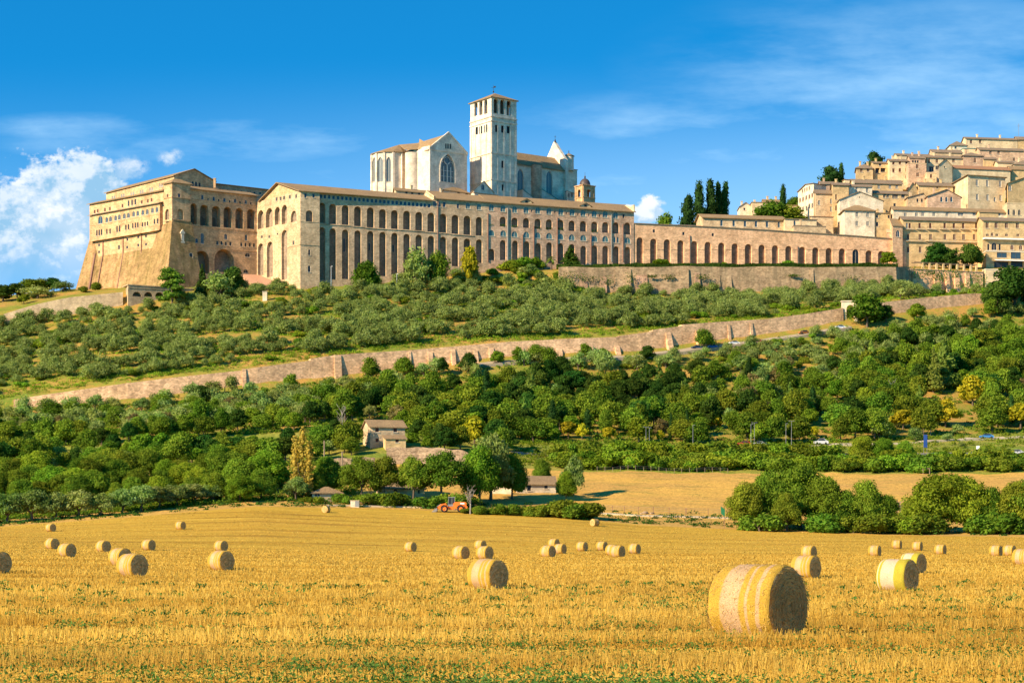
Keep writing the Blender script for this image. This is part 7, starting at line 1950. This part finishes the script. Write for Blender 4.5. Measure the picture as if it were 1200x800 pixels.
BL = [(888, 748.0, 0, 52, 'largest and nearest round straw bale, banded in yellow and white net'),
 (944.5, 677, 1, 52, 'bale just behind the right shoulder of the largest bale'),
 (948, 653, 1, 50, 'bale peeping over the one behind the largest bale'),
 (1051.5, 693, 2, 53, 'bale with bright lime yellow edge bands, right of the largest bale'),
 (1070, 671.5, 2, 50, 'lime banded bale partly hidden behind the similar one in front'),
 (1025, 651, 1, 60, 'small bale directly behind the left end of the lime banded bale'),
 (1051, 642.5, 1, 64, 'tiny far bale, farthest one at the right before the field hedge'),
 (1075, 644.5, 1, 60, 'tiny far bale second from the left in the row of three at the right'),
 (1102, 649, 1, 56, 'small bale with a long shadow alone between the lime bales and the right edge'),
 (1167, 651, 1, 56, 'left one of two touching small bales near the right edge'),
 (1183, 650.5, 1, 52, 'right one of two touching small bales near the right edge'),
 (1198, 661.5, 3, 52, 'bale cut off by the right edge of the picture'),
 (697, 615.5, 1, -48, 'far bale with its round end turned left, at the end of the middle hedge'),
 (642, 652.5, 3, 52, 'front bale of a cluster of three left of the lone middle bale'),
 (656.5, 648, 1, 55, 'rear right bale of the cluster of three'),
 (649, 641, 1, 52, 'rear topmost bale of the cluster of three'),
 (682, 645, 1, 55, 'lone small bale between two clusters in the middle'),
 (705.5, 644.5, 1, 54, 'leftmost bale of the cluster of four right of the middle'),
 (717.5, 650.0, 3, 54, 'second bale of the cluster of four, behind the front one'),
 (723.5, 652.5, 1, 53, 'front bale of the cluster of four right of the middle'),
 (743.5, 648, 3, 56, 'rightmost bale of the cluster of four right of the middle'),
 (481, 645.5, 1, 54, 'lone bale left of the centre with empty stubble around it'),
 (540, 654.5, 3, 50, 'left bale of the central cluster'),
 (568, 654.5, 1, 50, 'middle bale of the central cluster behind the big central bale'),
 (563, 643.0, 1, 52, 'far bale peeping above the central cluster'),
 (571.5, 690, 3, 52, 'big bale at the front of the central cluster'),
 (382, 600, 3, -20, 'far bale showing its sunny round end near the small utility cabin'),
 (-4, 671, 1, 50, 'bale half cut off by the left edge of the picture'),
 (59.5, 622, 1, 50, 'small far bale near the shadow of the olive row at the left'),
 (61, 642.5, 3, 50, 'rear one of two overlapping bales at the left'),
 (78.5, 652, 1, 52, 'front one of two overlapping bales at the left'),
 (121, 646, 3, 48, 'bale resting slightly apart behind the pair of big left bales'),
 (141, 662, 1, 50, 'rear one of the pair of big bales at the left'),
 (155, 675, 3, 52, 'front one of the pair of big bales at the left'),
 (174, 644, 1, 56, 'low far bale right of the pair of big left bales'),
 (211.5, 619.5, 1, 58, 'tiny lone bale far up the slope of the field at the left'),
 (259, 645, 1, 52, 'rear bale showing over the top of the one in front, left of the centre'),
 (259, 667.5, 3, 50, 'front bale of the overlapping pair left of the centre')]
for b in BL: bale(*b)

# ------------------------------------------------------------------ stubble, straw and weeds in the near field
def stubble():
    m, t = new_mat('stubble_stalks')
    pos = t.n('ShaderNodeNewGeometry').outputs['Position']
    g = t.n('ShaderNodeNewGeometry').outputs['Random Per Island']
    n = t.noise(t.scale(pos, (.12, 1, 1)), .5, 4, .6)
    col = t.mix(g, (.52, .325, .048), (.78, .55, .125)); col = t.mix(t.m('MULTIPLY', t.mapr(n, .45, .65), .6), col, (.40, .20, .02)); s2 = t.mapr(t.noise(t.scale(pos, (.02, .45, .0)), 1.0, 4, .6), .46, .62); col = t.mix(t.m('MULTIPLY', s2, .45), col, (.32, .165, .022)); st = t.mapr(t.noise(t.scale(pos, (.012, .22, .0)), 1.0, 6, .66), .47, .62); st = t.m('MULTIPLY', st, t.mapr(t.noise(t.scale(pos, (.05, .16, 0)), 1.0, 4, .6), .40, .62, .15, 1)); col = t.mix(t.m('MULTIPLY', st, .6), col, (.27, .14, .022))
    df = t.n('ShaderNodeBsdfDiffuse', {'Color': col}).outputs[0]; tr = t.n('ShaderNodeBsdfTranslucent', {'Color': col}).outputs[0]
    t.n('ShaderNodeOutputMaterial', {'Surface': t.n('ShaderNodeMixShader', {0: .25, 1: df, 2: tr}).outputs[0]})
    rng = np.random.default_rng(4); N = 950000
    d = 20.5 * (425 / 20.5) ** (rng.random(N) ** 1.3); x = rng.uniform(-1, 1, N) * (.275 * d + 6)
    yr = d * math.cos(.07) + x * math.sin(.07)
    sw = np.sin(yr * 2 * np.pi / 8.5 + .6 * np.sin(x * .11)) + .55 * np.sin(yr * 2 * np.pi / 2.7 + x * .05 + .8 * np.sin(x * .23))      # swaths
    drill = np.abs(((yr / .36) % 1) - .5) * .36
    keep = rng.random(N) < np.clip(.50 + .48 * sw, .05, 1.0) * (d < np.interp(600 + F * x / d, UC, RD[K_EDGE]) - 1.5)
    snap = rng.random(N) < .75
    d = np.where(snap, d - (((yr / .36) % 1) - .5) * .36 + rng.normal(size=N) * .03, d)
    x, d, sw = x[keep], d[keep], sw[keep]; N = len(x); z = ground(x, d)
    lying = rng.random(N) < .30
    h = (.10 + .10 * np.clip(sw, -.95, 1.5)) * np.clip(1.15 - d / 420, .4, 1) * rng.uniform(.6, 1.5, N); h = np.maximum(h, .05)
    w = np.maximum(.0045, d * .00018) * rng.uniform(.7, 1.5, N)
    a = rng.uniform(0, np.pi, N); sx, sy = np.cos(a) * w, np.sin(a) * w * .3
    lx, ly = rng.normal(size=N) * .22 * h, rng.normal(size=N) * .22 * h
    L_ = rng.uniform(.06, .22, N); la = rng.uniform(0, 6.28, N)
    lx = np.where(lying, np.cos(la) * L_, lx); ly = np.where(lying, np.sin(la) * L_, ly); zb = np.where(lying, rng.uniform(.01, .09, N), -.01)
    zt = np.where(lying, zb + rng.uniform(-.02, .05, N), h)
    sx = np.where(lying, -np.sin(la) * w * .8, sx); sy = np.where(lying, np.cos(la) * w * .8, sy); sz = np.where(lying, w * .5, 0)
    b0 = np.stack([x - sx, d - sy, z + zb - sz], 1); b1 = np.stack([x + sx, d + sy, z + zb + sz], 1)
    t0 = np.stack([x + lx + sx * .8, d + ly + sy * .8, z + zt + sz], 1); t1 = np.stack([x + lx - sx * .8, d + ly - sy * .8, z + zt - sz], 1)
    V = np.stack([b0, b1, t0, t1], 1).reshape(-1, 3)
    ob = bpy.data.objects.new('stubble', np_mesh('stubble', V, np.arange(4 * N).reshape(-1, 4), m)); COL.objects.link(ob)
    tag(ob, 'golden cut stubble and loose straw covering the near field', 'stubble', kind='stuff')
stubble()
def weeds():
    rng = np.random.default_rng(9); r = random.Random(9); C, N_, S = [], [], []
    n = 0
    while n < 1500:
        d = 21.5 * (110 / 21.5) ** (r.random() ** 1.7); x = r.uniform(-1, 1) * (.27 * d + 1)
        pt_ = .5 + .5 * math.sin(x * .45 + 1.7 * math.sin(d * .33 + 1)) * math.sin(d * .9 + .5 * math.sin(x * .8))
        near = max(0, min(1, (40 - d) / 14))
        if r.random() > (.05 + .28 * near * max(0, pt_ - .5) ** 1.3 + .5 * max(0, pt_ - .45)): continue
        n += 1; z = gz(x, d); sz = r.uniform(.5, 1.35) * (1.1 if d < 34 else .85); k = int(16 * sz) + 6
        q = rng.normal(size=(k, 3)) * np.array([.16, .12, .05]) * sz; q[:, 2] = np.abs(q[:, 2]) + .05 + rng.random(k) * .15 * sz
        C.append(q + np.array([x, d, z])); nn = rng.normal(size=(k, 3)) * .7; nn[:, 2] += .7; nn[:, 1] -= .3; N_.append(nn); S.append(np.full(k, max(.028, d * .0009)))
    C, N_, S = np.concatenate(C), np.concatenate(N_), np.concatenate(S)
    V, Q = leaf_quads(C, N_, S, rng, .42)
    ob = bpy.data.objects.new('weeds', np_mesh('weeds', V, Q, M['weed'])); COL.objects.link(ob)
    tag(ob, 'green weeds growing through the stubble', 'weeds', kind='stuff')
M['weed'] = foliage('weed_leaves', (.07, .15, .03), (.09, .18, .035), (.13, .21, .05))
weeds()

# ------------------------------------------------------------------ the farm below the hill
def at_house(*a, **k): return house_px(*a, **k)
r = house_px('farmhouse', 'two storey ochre stone farmhouse with brown shutters and a tiled lean-to, among the trees', 433.8, 474.6, 537, 498.6, 519, 7, 425.3, cat='farmhouse', roof='ridge', rise=1.9, mat='tan', roofm='tile', ov=.5,
    front=L(lambda x, y: (340 + x / 6, 480 + y / 6), [612, 740, 612], [141, 141, 214], 6, [24, 24, 20], [32, 32, 26], style='shut'), left=L(lambda x, y: (340 + x / 6, 480 + y / 6), [538], [215], 6, 12, 22))
A, B = PX(452, 531), PX(475.5, 532); f = Fac(A, B); m = MB(); z0, ze = gz(A.x, A.y) - 1, ZV(513.2, 531)
facade(m, f, [(0, z0), (f.w, z0), (f.w, ze), (0, ze)], L(lambda x, y: (340 + x / 6, 480 + y / 6), [752], [216], 6, 20, 26, style='shut'), r)
for p, q in ((f.pt(0, 0, -5.2), f.pt(0, 0)), (f.pt(f.w, 0), f.pt(f.w, 0, -5.2))):
    e = Fac(p, q); wall(m, e, [(0, z0), (e.w, z0), (e.w, ze if p.y > q.y else ze + 1.0), (0, ze + 1.0 if p.y > q.y else ze)], [])
m.build('annex_wall', M['ochre'], r)
m = MB(); roofed(m, A, B, A - f.n * 5.2, ze, ze + 1.1, 'shed', .4, .2); m.build('roof', M['tile'], r)
def stone_wall(label, T, dd, th, mat='rubble', extra=0):
    pts = []
    for u in np.arange(T[0][0], T[-1][0] + .1, 6):
        v = np.interp(u, [p[0] for p in T], [p[1] for p in T]); x = (u - 600) / F * dd
        pts.append(((x, dd + extra), gz(x, dd) - 1.2, ZV(v, dd) + .15 * math.sin(u * 1.3), th))
    ob = ribbon('stone_wall', M[mat], pts, None, (pts[0][0][0], pts[0][0][1], pts[0][1])); tag(ob, label, 'wall')
stone_wall('long rubble terrace wall with a flat top right below the farmhouse', [(453, 524), (505, 524), (540, 527), (556, 533)], 512, 2.5)
stone_wall('lower rubble terrace wall left of the long flat topped one', [(391, 537), (443, 535)], 497, 1.5)
stone_wall('low stone wall left of the low stone shed', [(576, 568), (604, 567)], 474, .6, 'cream2')
house_px('ruined_farmhouse', 'stone farmhouse ruin behind the round trees, lower storey with a tiled lean-to', 443.5, 497.5, 456, 571.3, 588, 5, 441, cat='farmhouse', roof='shed', rise=1.0, mat='cream', roofm='tile', ov=.4,
    front=L(lambda x, y: (340 + x / 6, 480 + y / 6), [741, 830, 905], [576, 566, 575], 6, [18, 20, 12], [50, 34, 26], frame='framed'))
house_px('ruined_farmhouse', 'upper storey of the stone ruin with two windows under a sagging tiled roof', 453, 491, 461.5, 559.5, 580, 6, 452, cat='farmhouse', roof='ridge', rise=1.4, mat='cream', roofm='tile', ov=.4,
    front=L(lambda x, y: (340 + x / 6, 480 + y / 6), [735, 780, 828], [489, 489, 489], 6, [20, 12, 24], [26, 22, 26]))
house_px('farm_shed', 'pale plastered shed with a low tiled hipped roof beside the yellowing poplar', 366, 401, 447.5, 576, 589, 6, 364.5, cat='shed', roof='hip', rise=1.3, mat='cream', roofm='tile', ov=.4, front=[dict(u=372, v=579.5, w=6, h=4), dict(u=394, v=580, w=4, h=6, style='grey')])
house_px('stone_shed', 'low stone shed with a single sloping tiled roof right of the loader', 605.5, 651.5, 478, 566.3, 577, 7, 604, cat='shed', roof='shed', rise=2.1, mat='cream2', roofm='tile', ov=.4, front=[dict(u=620, v=571, w=4, h=7, frame='framed'), dict(u=640, v=570, w=3.5, h=4)])
house_px('red_roof_shed', 'low shed with a dark red roof between the cottage and the pole', 385, 411, 566, 511, 520, 6, None, cat='shed', roof='ridge', rise=.9, mat='rubble', roofm='tiler', ov=.4)
p = at(416, 441.5); r = thing('utility_box', tuple(p), 'small pale utility cabin with a grey door at the field edge', 'cabin'); m = MB(); m.box(p - Vector((0, 0, .2)), 1.9, 1.5, 1.55); m.build('cabin_wall', M['cream2'], r)
m = MB(); m.box(p + Vector((.45, -.77, .05)), .8, .06, 1.2); m.build('door', M['greyshut'], r); m = MB(); m.box(p + Vector((0, 0, 1.35)), 2.1, 1.7, .1); m.build('roof', M['cream'], r)
p = at(98, 742); house_px('garden_hut', 'tiny pale hut alone among the olives at the left', 92, 102.5, 745, 383, 389, 2.5, None, cat='hut', roof='shed', rise=.5, mat='cream2', roofm='cream2', ov=.1)
p = at(310.5, 765); m = MB(); m.box(p - Vector((0, 0, .5)), 1.7, 1.4, 3.8); m.box(p + Vector((0, 0, 3.3)), 2.0, 1.7, .25); tag(m.build('stone_pillar', M['cream2'], None, tuple(p)), 'pale square stone pillar among the olives below the left convent wing', 'pillar')
house_px('stone_hut', 'ruined pale stone hut beside the last tall arch of the arcade', 575, 592.5, 815, 305, 320, 4, None, cat='hut', roof='flat', mat='rubble', roofm='rubble', ov=0)
house_px('garden_wall_house', 'low ruined white walls at the right end of the long wall', 1128, 1138, 757, 351.5, 359, 3, None, cat='ruin', roof='flat', mat='cream2', roofm='cream2', ov=0)

# ------------------------------------------------------------------ the wheel loader
M['orange'] = plain('orange_machine_paint', (.80, .17, .015), .45, .4, .12)
M['steel'] = plain('worn_bucket_steel', (.30, .27, .24), .5, .4, .3, .4)
def loader():
    p = at(528, 436.5); r = thing('wheel_loader', tuple(p), 'orange wheel loader with a glazed cab and raised bucket arm parked at the field edge', 'loader')
    r.rotation_euler = (0, 0, 0)
    def bx(m, x, y, z, sx, sy, sz, mi=0): m.box(p + Vector((x, y, z)), sx, sy, sz, None, mi)
    m = MB()          # chassis and engine hood, front to the left
    m.prism([p + Vector((x, -1.0, z)) for x, z in ((.6, .75), (3.5, .75), (3.5, 2.05), (3.2, 2.25), (1.0, 2.25), (.6, 1.9))][::-1], [p + Vector((x, 1.0, z)) for x, z in ((.6, .75), (3.5, .75), (3.5, 2.05), (3.2, 2.25), (1.0, 2.25), (.6, 1.9))][::-1])
    m.prism([p + Vector((x, -.7, z)) for x, z in ((-2.6, .7), (.7, .6), (.7, 1.3), (-1.8, 1.6), (-2.4, 1.5))][::-1], [p + Vector((x, .7, z)) for x, z in ((-2.6, .7), (.7, .6), (.7, 1.3), (-1.8, 1.6), (-2.4, 1.5))][::-1])
    bx(m, 3.55, 0, .7, .3, 2.2, .6); m.build('body', M['orange'], r)
    m = MB(); bx(m, 2.6, -1.02, 1.75, .9, .06, .3); bx(m, 3.53, 0, 1.3, .08, 1.6, .6, 1); m.build('engine_panel', [M['white_p'], M['black']], r)
    m = MB(); m.tube([p + Vector((2.4, .4, 2.2)), p + Vector((2.4, .4, 3.1))], .08, 6); m.build('exhaust', M['black'], r)
    c = MB(); o = [(-.55, 1.35), (.95, 1.35), (.85, 3.2), (-.35, 3.2)]
    c.prism([p + Vector((x, -.7, z)) for x, z in o][::-1], [p + Vector((x, .7, z)) for x, z in o][::-1]); cab = c.build('cab', M['glass'], r)
    c = MB()
    for y in (-.73, .73):
        for a, b in ((o[0], o[3]), (o[1], o[2]), ((.35, 1.35), (.35, 3.2))): c.tube([p + Vector((a[0], y, a[1])), p + Vector((b[0], y, b[1]))], .06, 5)
        bx(c, .2, y, 1.3, 1.5, .08, .45)
    bx(c, .25, 0, 3.18, 1.6, 1.7, .16); c.build('cab_frame', M['galv'], cab)
    for x in (-1.35, 2.2):
        for y in (-1.0, 1.0):
            w = MB(); prof = [(-.28, .45), (-.28, .68), (-.18, .76), (.18, .76), (.28, .68), (.28, .45)]
            w.grid([[p + Vector((x + rr * math.cos(2 * math.pi * k / 22), y + q, .76 + rr * math.sin(2 * math.pi * k / 22))) for k in range(22)] for q, rr in prof], 0, True, True)
            for k in range(22):
                a = 2 * math.pi * k / 22; w.box(p + Vector((x + .76 * math.cos(a), y, .76 + .76 * math.sin(a) - .04)), .09, .5, .08)
            wo = w.build('wheel', M['black'], r)
            w = MB(); w.grid([[p + Vector((x + rr * math.cos(2 * math.pi * k / 18), y + q, .76 + rr * math.sin(2 * math.pi * k / 18))) for k in range(18)] for q, rr in ((-.24, .47), (-.20, .40), (-.14, .2), (-.22, .16), (-.22, .01))] if y < 0 else [[p + Vector((x + rr * math.cos(2 * math.pi * k / 18), y + q, .76 + rr * math.sin(2 * math.pi * k / 18))) for k in range(18)] for q, rr in ((.24, .47), (.20, .40), (.14, .2), (.22, .16), (.22, .01))], 0, True, True)
            w.build('rim', M['orange'], wo)
            w = MB(); a_ = [R(20 + 14 * k) for k in range(11)]
            w.grid([[p + Vector((x + rr * math.cos(t_), y + q, .76 + rr * math.sin(t_))) for t_ in a_] for q, rr in ((-.33, .86), (.33, .86), (.33, .92), (-.33, .92), (-.33, .86))], 0, False); w.build('mudguard', M['orange'], r)
    for y in (-.55, .55):
        a = MB(); pr = [(-.9, 1.7), (-1.0, 2.0), (-2.2, 1.75), (-3.1, .75), (-2.9, .55), (-2.05, 1.3)]
        a.prism([p + Vector((x, y - .09, z)) for x, z in pr], [p + Vector((x, y + .09, z)) for x, z in pr]); a.build('lift_arm', M['orange'], r)
    a = MB(); a.tube([p + Vector((-1.0, 0, 1.7)), p + Vector((-2.2, 0, 1.75)), p + Vector((-3.0, 0, 1.25))], .09, 6); a.build('hydraulic_ram', M['galv'], r)
    b = MB(); pr = [(-3.0, .95), (-2.95, .35), (-3.2, .12), (-4.15, .05)]; pr2 = [(-2.9, 1.0), (-2.85, .3), (-3.15, .02), (-4.15, -.02)]
    for (q0, q1), (s0, s1) in zip(zip(pr, pr[1:]), zip(pr2, pr2[1:])):
        b.prism([p + Vector((q0[0], -1.25, q0[1])), p + Vector((q1[0], -1.25, q1[1])), p + Vector((q1[0], 1.25, q1[1])), p + Vector((q0[0], 1.25, q0[1]))], [p + Vector((s0[0], -1.25, s0[1])), p + Vector((s1[0], -1.25, s1[1])), p + Vector((s1[0], 1.25, s1[1])), p + Vector((s0[0], 1.25, s0[1]))])
    for y in (-1.25, 1.25):
        sd = [(-3.0, .98), (-4.15, .04), (-3.2, .08), (-2.93, .35)]; b.prism([p + Vector((x, y - .03, z)) for x, z in sd], [p + Vector((x, y + .03, z)) for x, z in sd])
    b.build('bucket', M['steel'], r)
    m = MB()
    for y in (-.5, .5): bx(m, -1.9, y, 1.6, .12, .22, .2)
    m.build('headlight', M['white_p'], r)
loader()

# ------------------------------------------------------------------ cars
def car_meshes():
    side = [(-2.0, .32), (-2.05, .62), (-1.95, .86), (-1.15, .95), (-.55, 1.42), (.75, 1.46), (1.55, 1.0), (1.95, .92), (2.05, .6), (1.98, .32)]
    b = MB()
    rows = []
    for y, k in ((-.82, .97), (-.86, 1.0), (-.6, 1.0), (.6, 1.0), (.86, 1.0), (.82, .97)):
        rows.append([Vector((x * (k if abs(y) > .6 else 1.0), y * (.80 if z > 1.2 else (.97 if z > .9 else 1)), z)) for x, z in side])
    b.grid(rows, 0, False); b.poly(rows[0][::-1]); b.poly(rows[-1])
    g = MB()
    for sg in (-1, 1):
        q = [Vector((x, sg * y, z)) for x, y, z in ((-1.0, .862, .98), (1.3, .862, 1.0), (.72, .70, 1.40), (-.52, .70, 1.37))]
        q = [Vector((p.x, p.y + sg * .012, p.z)) for p in q]; g.poly(q if sg < 0 else q[::-1])
    g.poly([Vector(q) for q in ((-1.15, -.74, .975), (-.58, -.62, 1.42), (-.58, .62, 1.42), (-1.15, .74, .975))]); g.poly([Vector(q) for q in ((1.52, .74, 1.03), (.80, .62, 1.46), (.80, -.62, 1.46), (1.52, -.74, 1.03))])
    w = MB(); w.grid([[Vector((r_ * math.cos(2 * math.pi * k / 16), y, r_ * math.sin(2 * math.pi * k / 16))) for k in range(16)] for y, r_ in ((-.1, .01), (-.11, .2), (-.10, .31), (.10, .31), (.11, .2), (.1, .01))], 0, True, True)
    return b, to_mesh(g, 'car_glass', [M['glass']]), to_mesh(w, 'car_wheel', [M['black']])
CB, CG, CW = car_meshes()
def car(u, d, col, label, rz=0.0, z=None, name='parked_car', tall=1.0):
    p = at(u, d); p.z += .3 if z is None else z
    r = thing(name, tuple(p), label, 'car'); r.rotation_euler = (0, 0, rz); r.scale = (1, 1, tall)
    cm = M.get('car%s' % str(col)) or plain('car_paint', col, .25, .5, .03); M['car%s' % str(col)] = cm
    for nm, me in (('body', to_mesh(CB, 'car_body', [cm])), ('windows', CG)):
        o = bpy.data.objects.new(nm, me); COL.objects.link(o); o.parent = r
    for x in (-1.25, 1.25):
        for y in (-.78, .78):
            o = bpy.data.objects.new('wheel', CW); COL.objects.link(o); o.parent = r; o.location = (x, y, .31)
for u, col, l_, tl in ((817, (.03, .05, .10), 'dark blue car parked under the big buttress of the long wall', 1), (834, (.03, .12, .40), 'bright blue car parked under the big buttress of the long wall', 1), (860, (.75, .75, .74), 'white car half hidden by an olive under the long wall', 1), (887, (.42, .02, .03), 'red car parked under the long wall', 1), (942, (.35, .14, .05), 'brown car parked under the long wall', 1), (984, (.8, .8, .8), 'white car at the gate end of the long wall', 1.1)):
    q = at_row(u, K_W0 - .035); q2 = at_row(u + 8, K_W0 - .035); car(u, q.y, col, l_, math.atan2(q2.y - q.y, q2.x - q.x))
for u, k, col, l_ in ((872, K_WOOD - .25, (.45, .03, .02), 'red parked car left of the paired lamp posts'), (889, K_WOOD - .25, (.5, .5, .5), 'white car parked just right of the paired lamp posts'), (898, K_WOOD - .27, (.04, .08, .25), 'dark blue car parked right of the paired lamp posts'), (962, K_WOOD - .2, (.5, .5, .5), 'white van parked in the roadside meadow'), (1156, K_WOOD - .25, (.05, .18, .42), 'light blue car on the upper lane at the right'), (1191, K_ROAD + .0, (.55, .55, .55), 'white car driving on the country road at the right edge')):
    q = at_row(u, k); car(u, q.y, col, l_, 0.02, .1, tall=1.35 if 'van' in l_ else 1.0)

# ------------------------------------------------------------------ posts, lamps, signs, fences
def lamp(u, vt, d, label, head=1, mat='galv'):
    p = at(u, d); h = ZV(vt, d) - p.z; r = thing('lamp_post', tuple(p), label, 'lamp post'); m = MB()
    m.tube([p - Vector((0, 0, .4)), p + Vector((0, 0, h))], [.09, .06], 6); m.build('pole', M[mat], r)
    m = MB(); m.box(p + Vector((0, 0, h - .1)), 1.1 if head > 1 else .3, .08, .08)
    for sg in ((-1, 1) if head > 1 else (1,)): m.box(p + Vector((.6 * sg if head > 1 else .35, 0, h - .05)), .5, .2, .12)
    m.build('lamp_head', M[mat], r)
for u, vt, d_, hd, l_ in ((757, 500, 560, 2, 'twin headed lamp post, left of a close pair before the wood'), (761, 501, 562, 1, 'whitish lamp post, right of a close pair before the wood'), (812, 498, 563, 1, 'single lamp post standing alone before the wood'), (880, 497, 565, 1, 'darker lamp post of the second pair beside the parked cars'), (884, 495, 567, 2, 'taller twin headed lamp post beside the parked cars'), (921, 496, 566, 1, 'shorter lamp post of the third pair'), (927.5, 493, 568, 2, 'taller lamp post of the third pair'), (1090.5, 486, 590, 1, 'lamp post in front of the tall yellow tree at the right')):
    lamp(u, vt, d_, l_, hd)
lamp(388, 312, 776, 'white lamp post before the second lower arch of the pale arcade', 1, 'white_p'); lamp(465, 321, 784, 'short lamp post among the olives before the pale arcade', 1, 'white_p')
def pole(u, vt, d, label):
    p = at(u, d); h = ZV(vt, d) - p.z; m = MB(); m.tube([p - Vector((0, 0, .5)), p + Vector((0, 0, h))], [.2, .15], 7); m.tube([p + Vector((-.3, 0, h * .93)), p + Vector((.3, 0, h * .93))], .05, 5)
    tag(m.build('utility_pole', M['wood'], None, tuple(p)), label, 'pole')
pole(392.5, 491, 551, 'grey wooden pole on the slope left of the stone cottage'); pole(380, 516, 492, 'grey wooden pole right of the yellowing poplar'); pole(401, 529, 494, 'short dark pole beside the lower terrace wall'); pole(263.5, 453, 658, 'thin pale post before the long wall at the left')
M['signblue'] = plain('blue_banner', (.02, .06, .24), .5, .3, .05); M['signgreen'] = plain('green_panel', (.02, .16, .07), .5, .3, .05)
p = at(1084.5, 546); r = thing('banner', tuple(p), 'upright dark blue banner on a frame beside the country road', 'banner'); z = ZV(524, 546)
m = MB(); m.box(Vector((p.x, p.y, z)), 1.0, .08, ZV(509, 546) - z); m.build('panel', M['signblue'], r)
for sg in (-.45, .45): m = MB(); m.tube([Vector((p.x + sg, p.y + .1, p.z - .3)), Vector((p.x + sg, p.y + .1, ZV(509, 546)))], .05, 5); m.build('leg', M['galv'], r)
p = at(847, 425); r = thing('field_sign', tuple(p), 'green slanted panel on a post at the edge of the field hedge', 'sign'); z0_, z1_ = ZV(604.5, 425), ZV(593, 425)
m = MB(); pr = [(-.45, z1_), (.45, z1_ - .6), (.45, z0_ - .1), (-.35, z0_ + .5)]; m.prism([Vector((p.x + x, p.y - .03, z)) for x, z in pr][::-1], [Vector((p.x + x, p.y + .03, z)) for x, z in pr][::-1]); m.build('panel', M['signgreen'], r)
m = MB(); m.tube([p + Vector((.3, .06, -.4)), Vector((p.x + .3, p.y + .06, z1_ - .7))], .06, 5); m.build('post', M['pipe'], r)
p = at(1146, 548); r = thing('road_sign', tuple(p), 'small white road sign beside the country road', 'sign'); m = MB(); m.box(Vector((p.x, p.y, ZV(526, 548))), .9, .06, .9); m.build('panel', M['white_p'], r); m = MB(); m.tube([p - Vector((0, 0, .3)), Vector((p.x, p.y + .06, ZV(524, 548)))], .04, 5); m.build('post', M['galv'], r)
p = at(1085.5, 519); r = thing('wooden_frame', tuple(p), 'weathered wooden goal frame at the top of the dry meadow', 'frame')
for sg in (-.85, .85): m = MB(); m.box(p + Vector((sg, 0, -.3)), .16, .16, 1.8); m.build('post', M['wood'], r)
m = MB(); m.box(p + Vector((0, -.005, 1.4)), 2.0, .15, .16); m.build('crossbar', M['wood'], r)
def fence(label, us, k, h, mat, wires, name='wire_fence'):
    ps = [at_row(u, k) for u in us]; r = thing(name, tuple(ps[0]), label, 'fence')
    for q in ps: m = MB(); m.tube([q - Vector((0, 0, .4)), q + Vector((rnd.uniform(-.1, .1), 0, h * rnd.uniform(.85, 1.1)))], .055, 5); m.build('post', M[mat], r)
    for w in wires: m = MB(); m.tube([q + Vector((0, 0, h * w)) for q in ps], .015 if name == 'wire_fence' else .12, 4); m.build('wire' if name == 'wire_fence' else 'rail', M['galv'], r)
fence('sagging wire fence on thin posts along the pale track before the dry meadow', [692, 706, 718, 732, 748, 766, 784, 803, 804.5, 830, 846], K_TRACK + .06, 1.5, 'pipe', (.4, .7, .95))
fence('metal guard rail along the country road at the right', list(np.arange(980, 1241, 13)), K_ROAD - .08, .75, 'galv', (.9,), 'guard_rail')
fence('row of short wooden posts in front of the ruined farmhouse', [466, 481, 497, 512, 525], K_TRACK + .02, 1.1, 'wood', (.8,))
fence('wire fence of thin posts along the top of the dry meadow', list(np.arange(700, 862, 9)), K_FTOP + .03, 1.3, 'wood', (.6, .95))
for u, v, s in ((752, 600, .5), (764, 601, .6), (756, 598, .8)):
    p = at_row(u, K_TRACK + .05); m = MB(); rr = random.Random(u)
    m.lathe(p - Vector((0, 0, .1)), [(.01, 0), (s * .9, .05), (s, s * .4), (s * .6, s * .75), (.01, s * .85)], 9); tag(m.build('rubble_heap', M['rubble'], None, tuple(p)), {752: 'small heap of pale rubble left of its neighbours by the track', 764: 'rightmost heap of pale rubble by the track', 756: 'largest heap of rubble by the track behind two others'}[u], 'rubble')
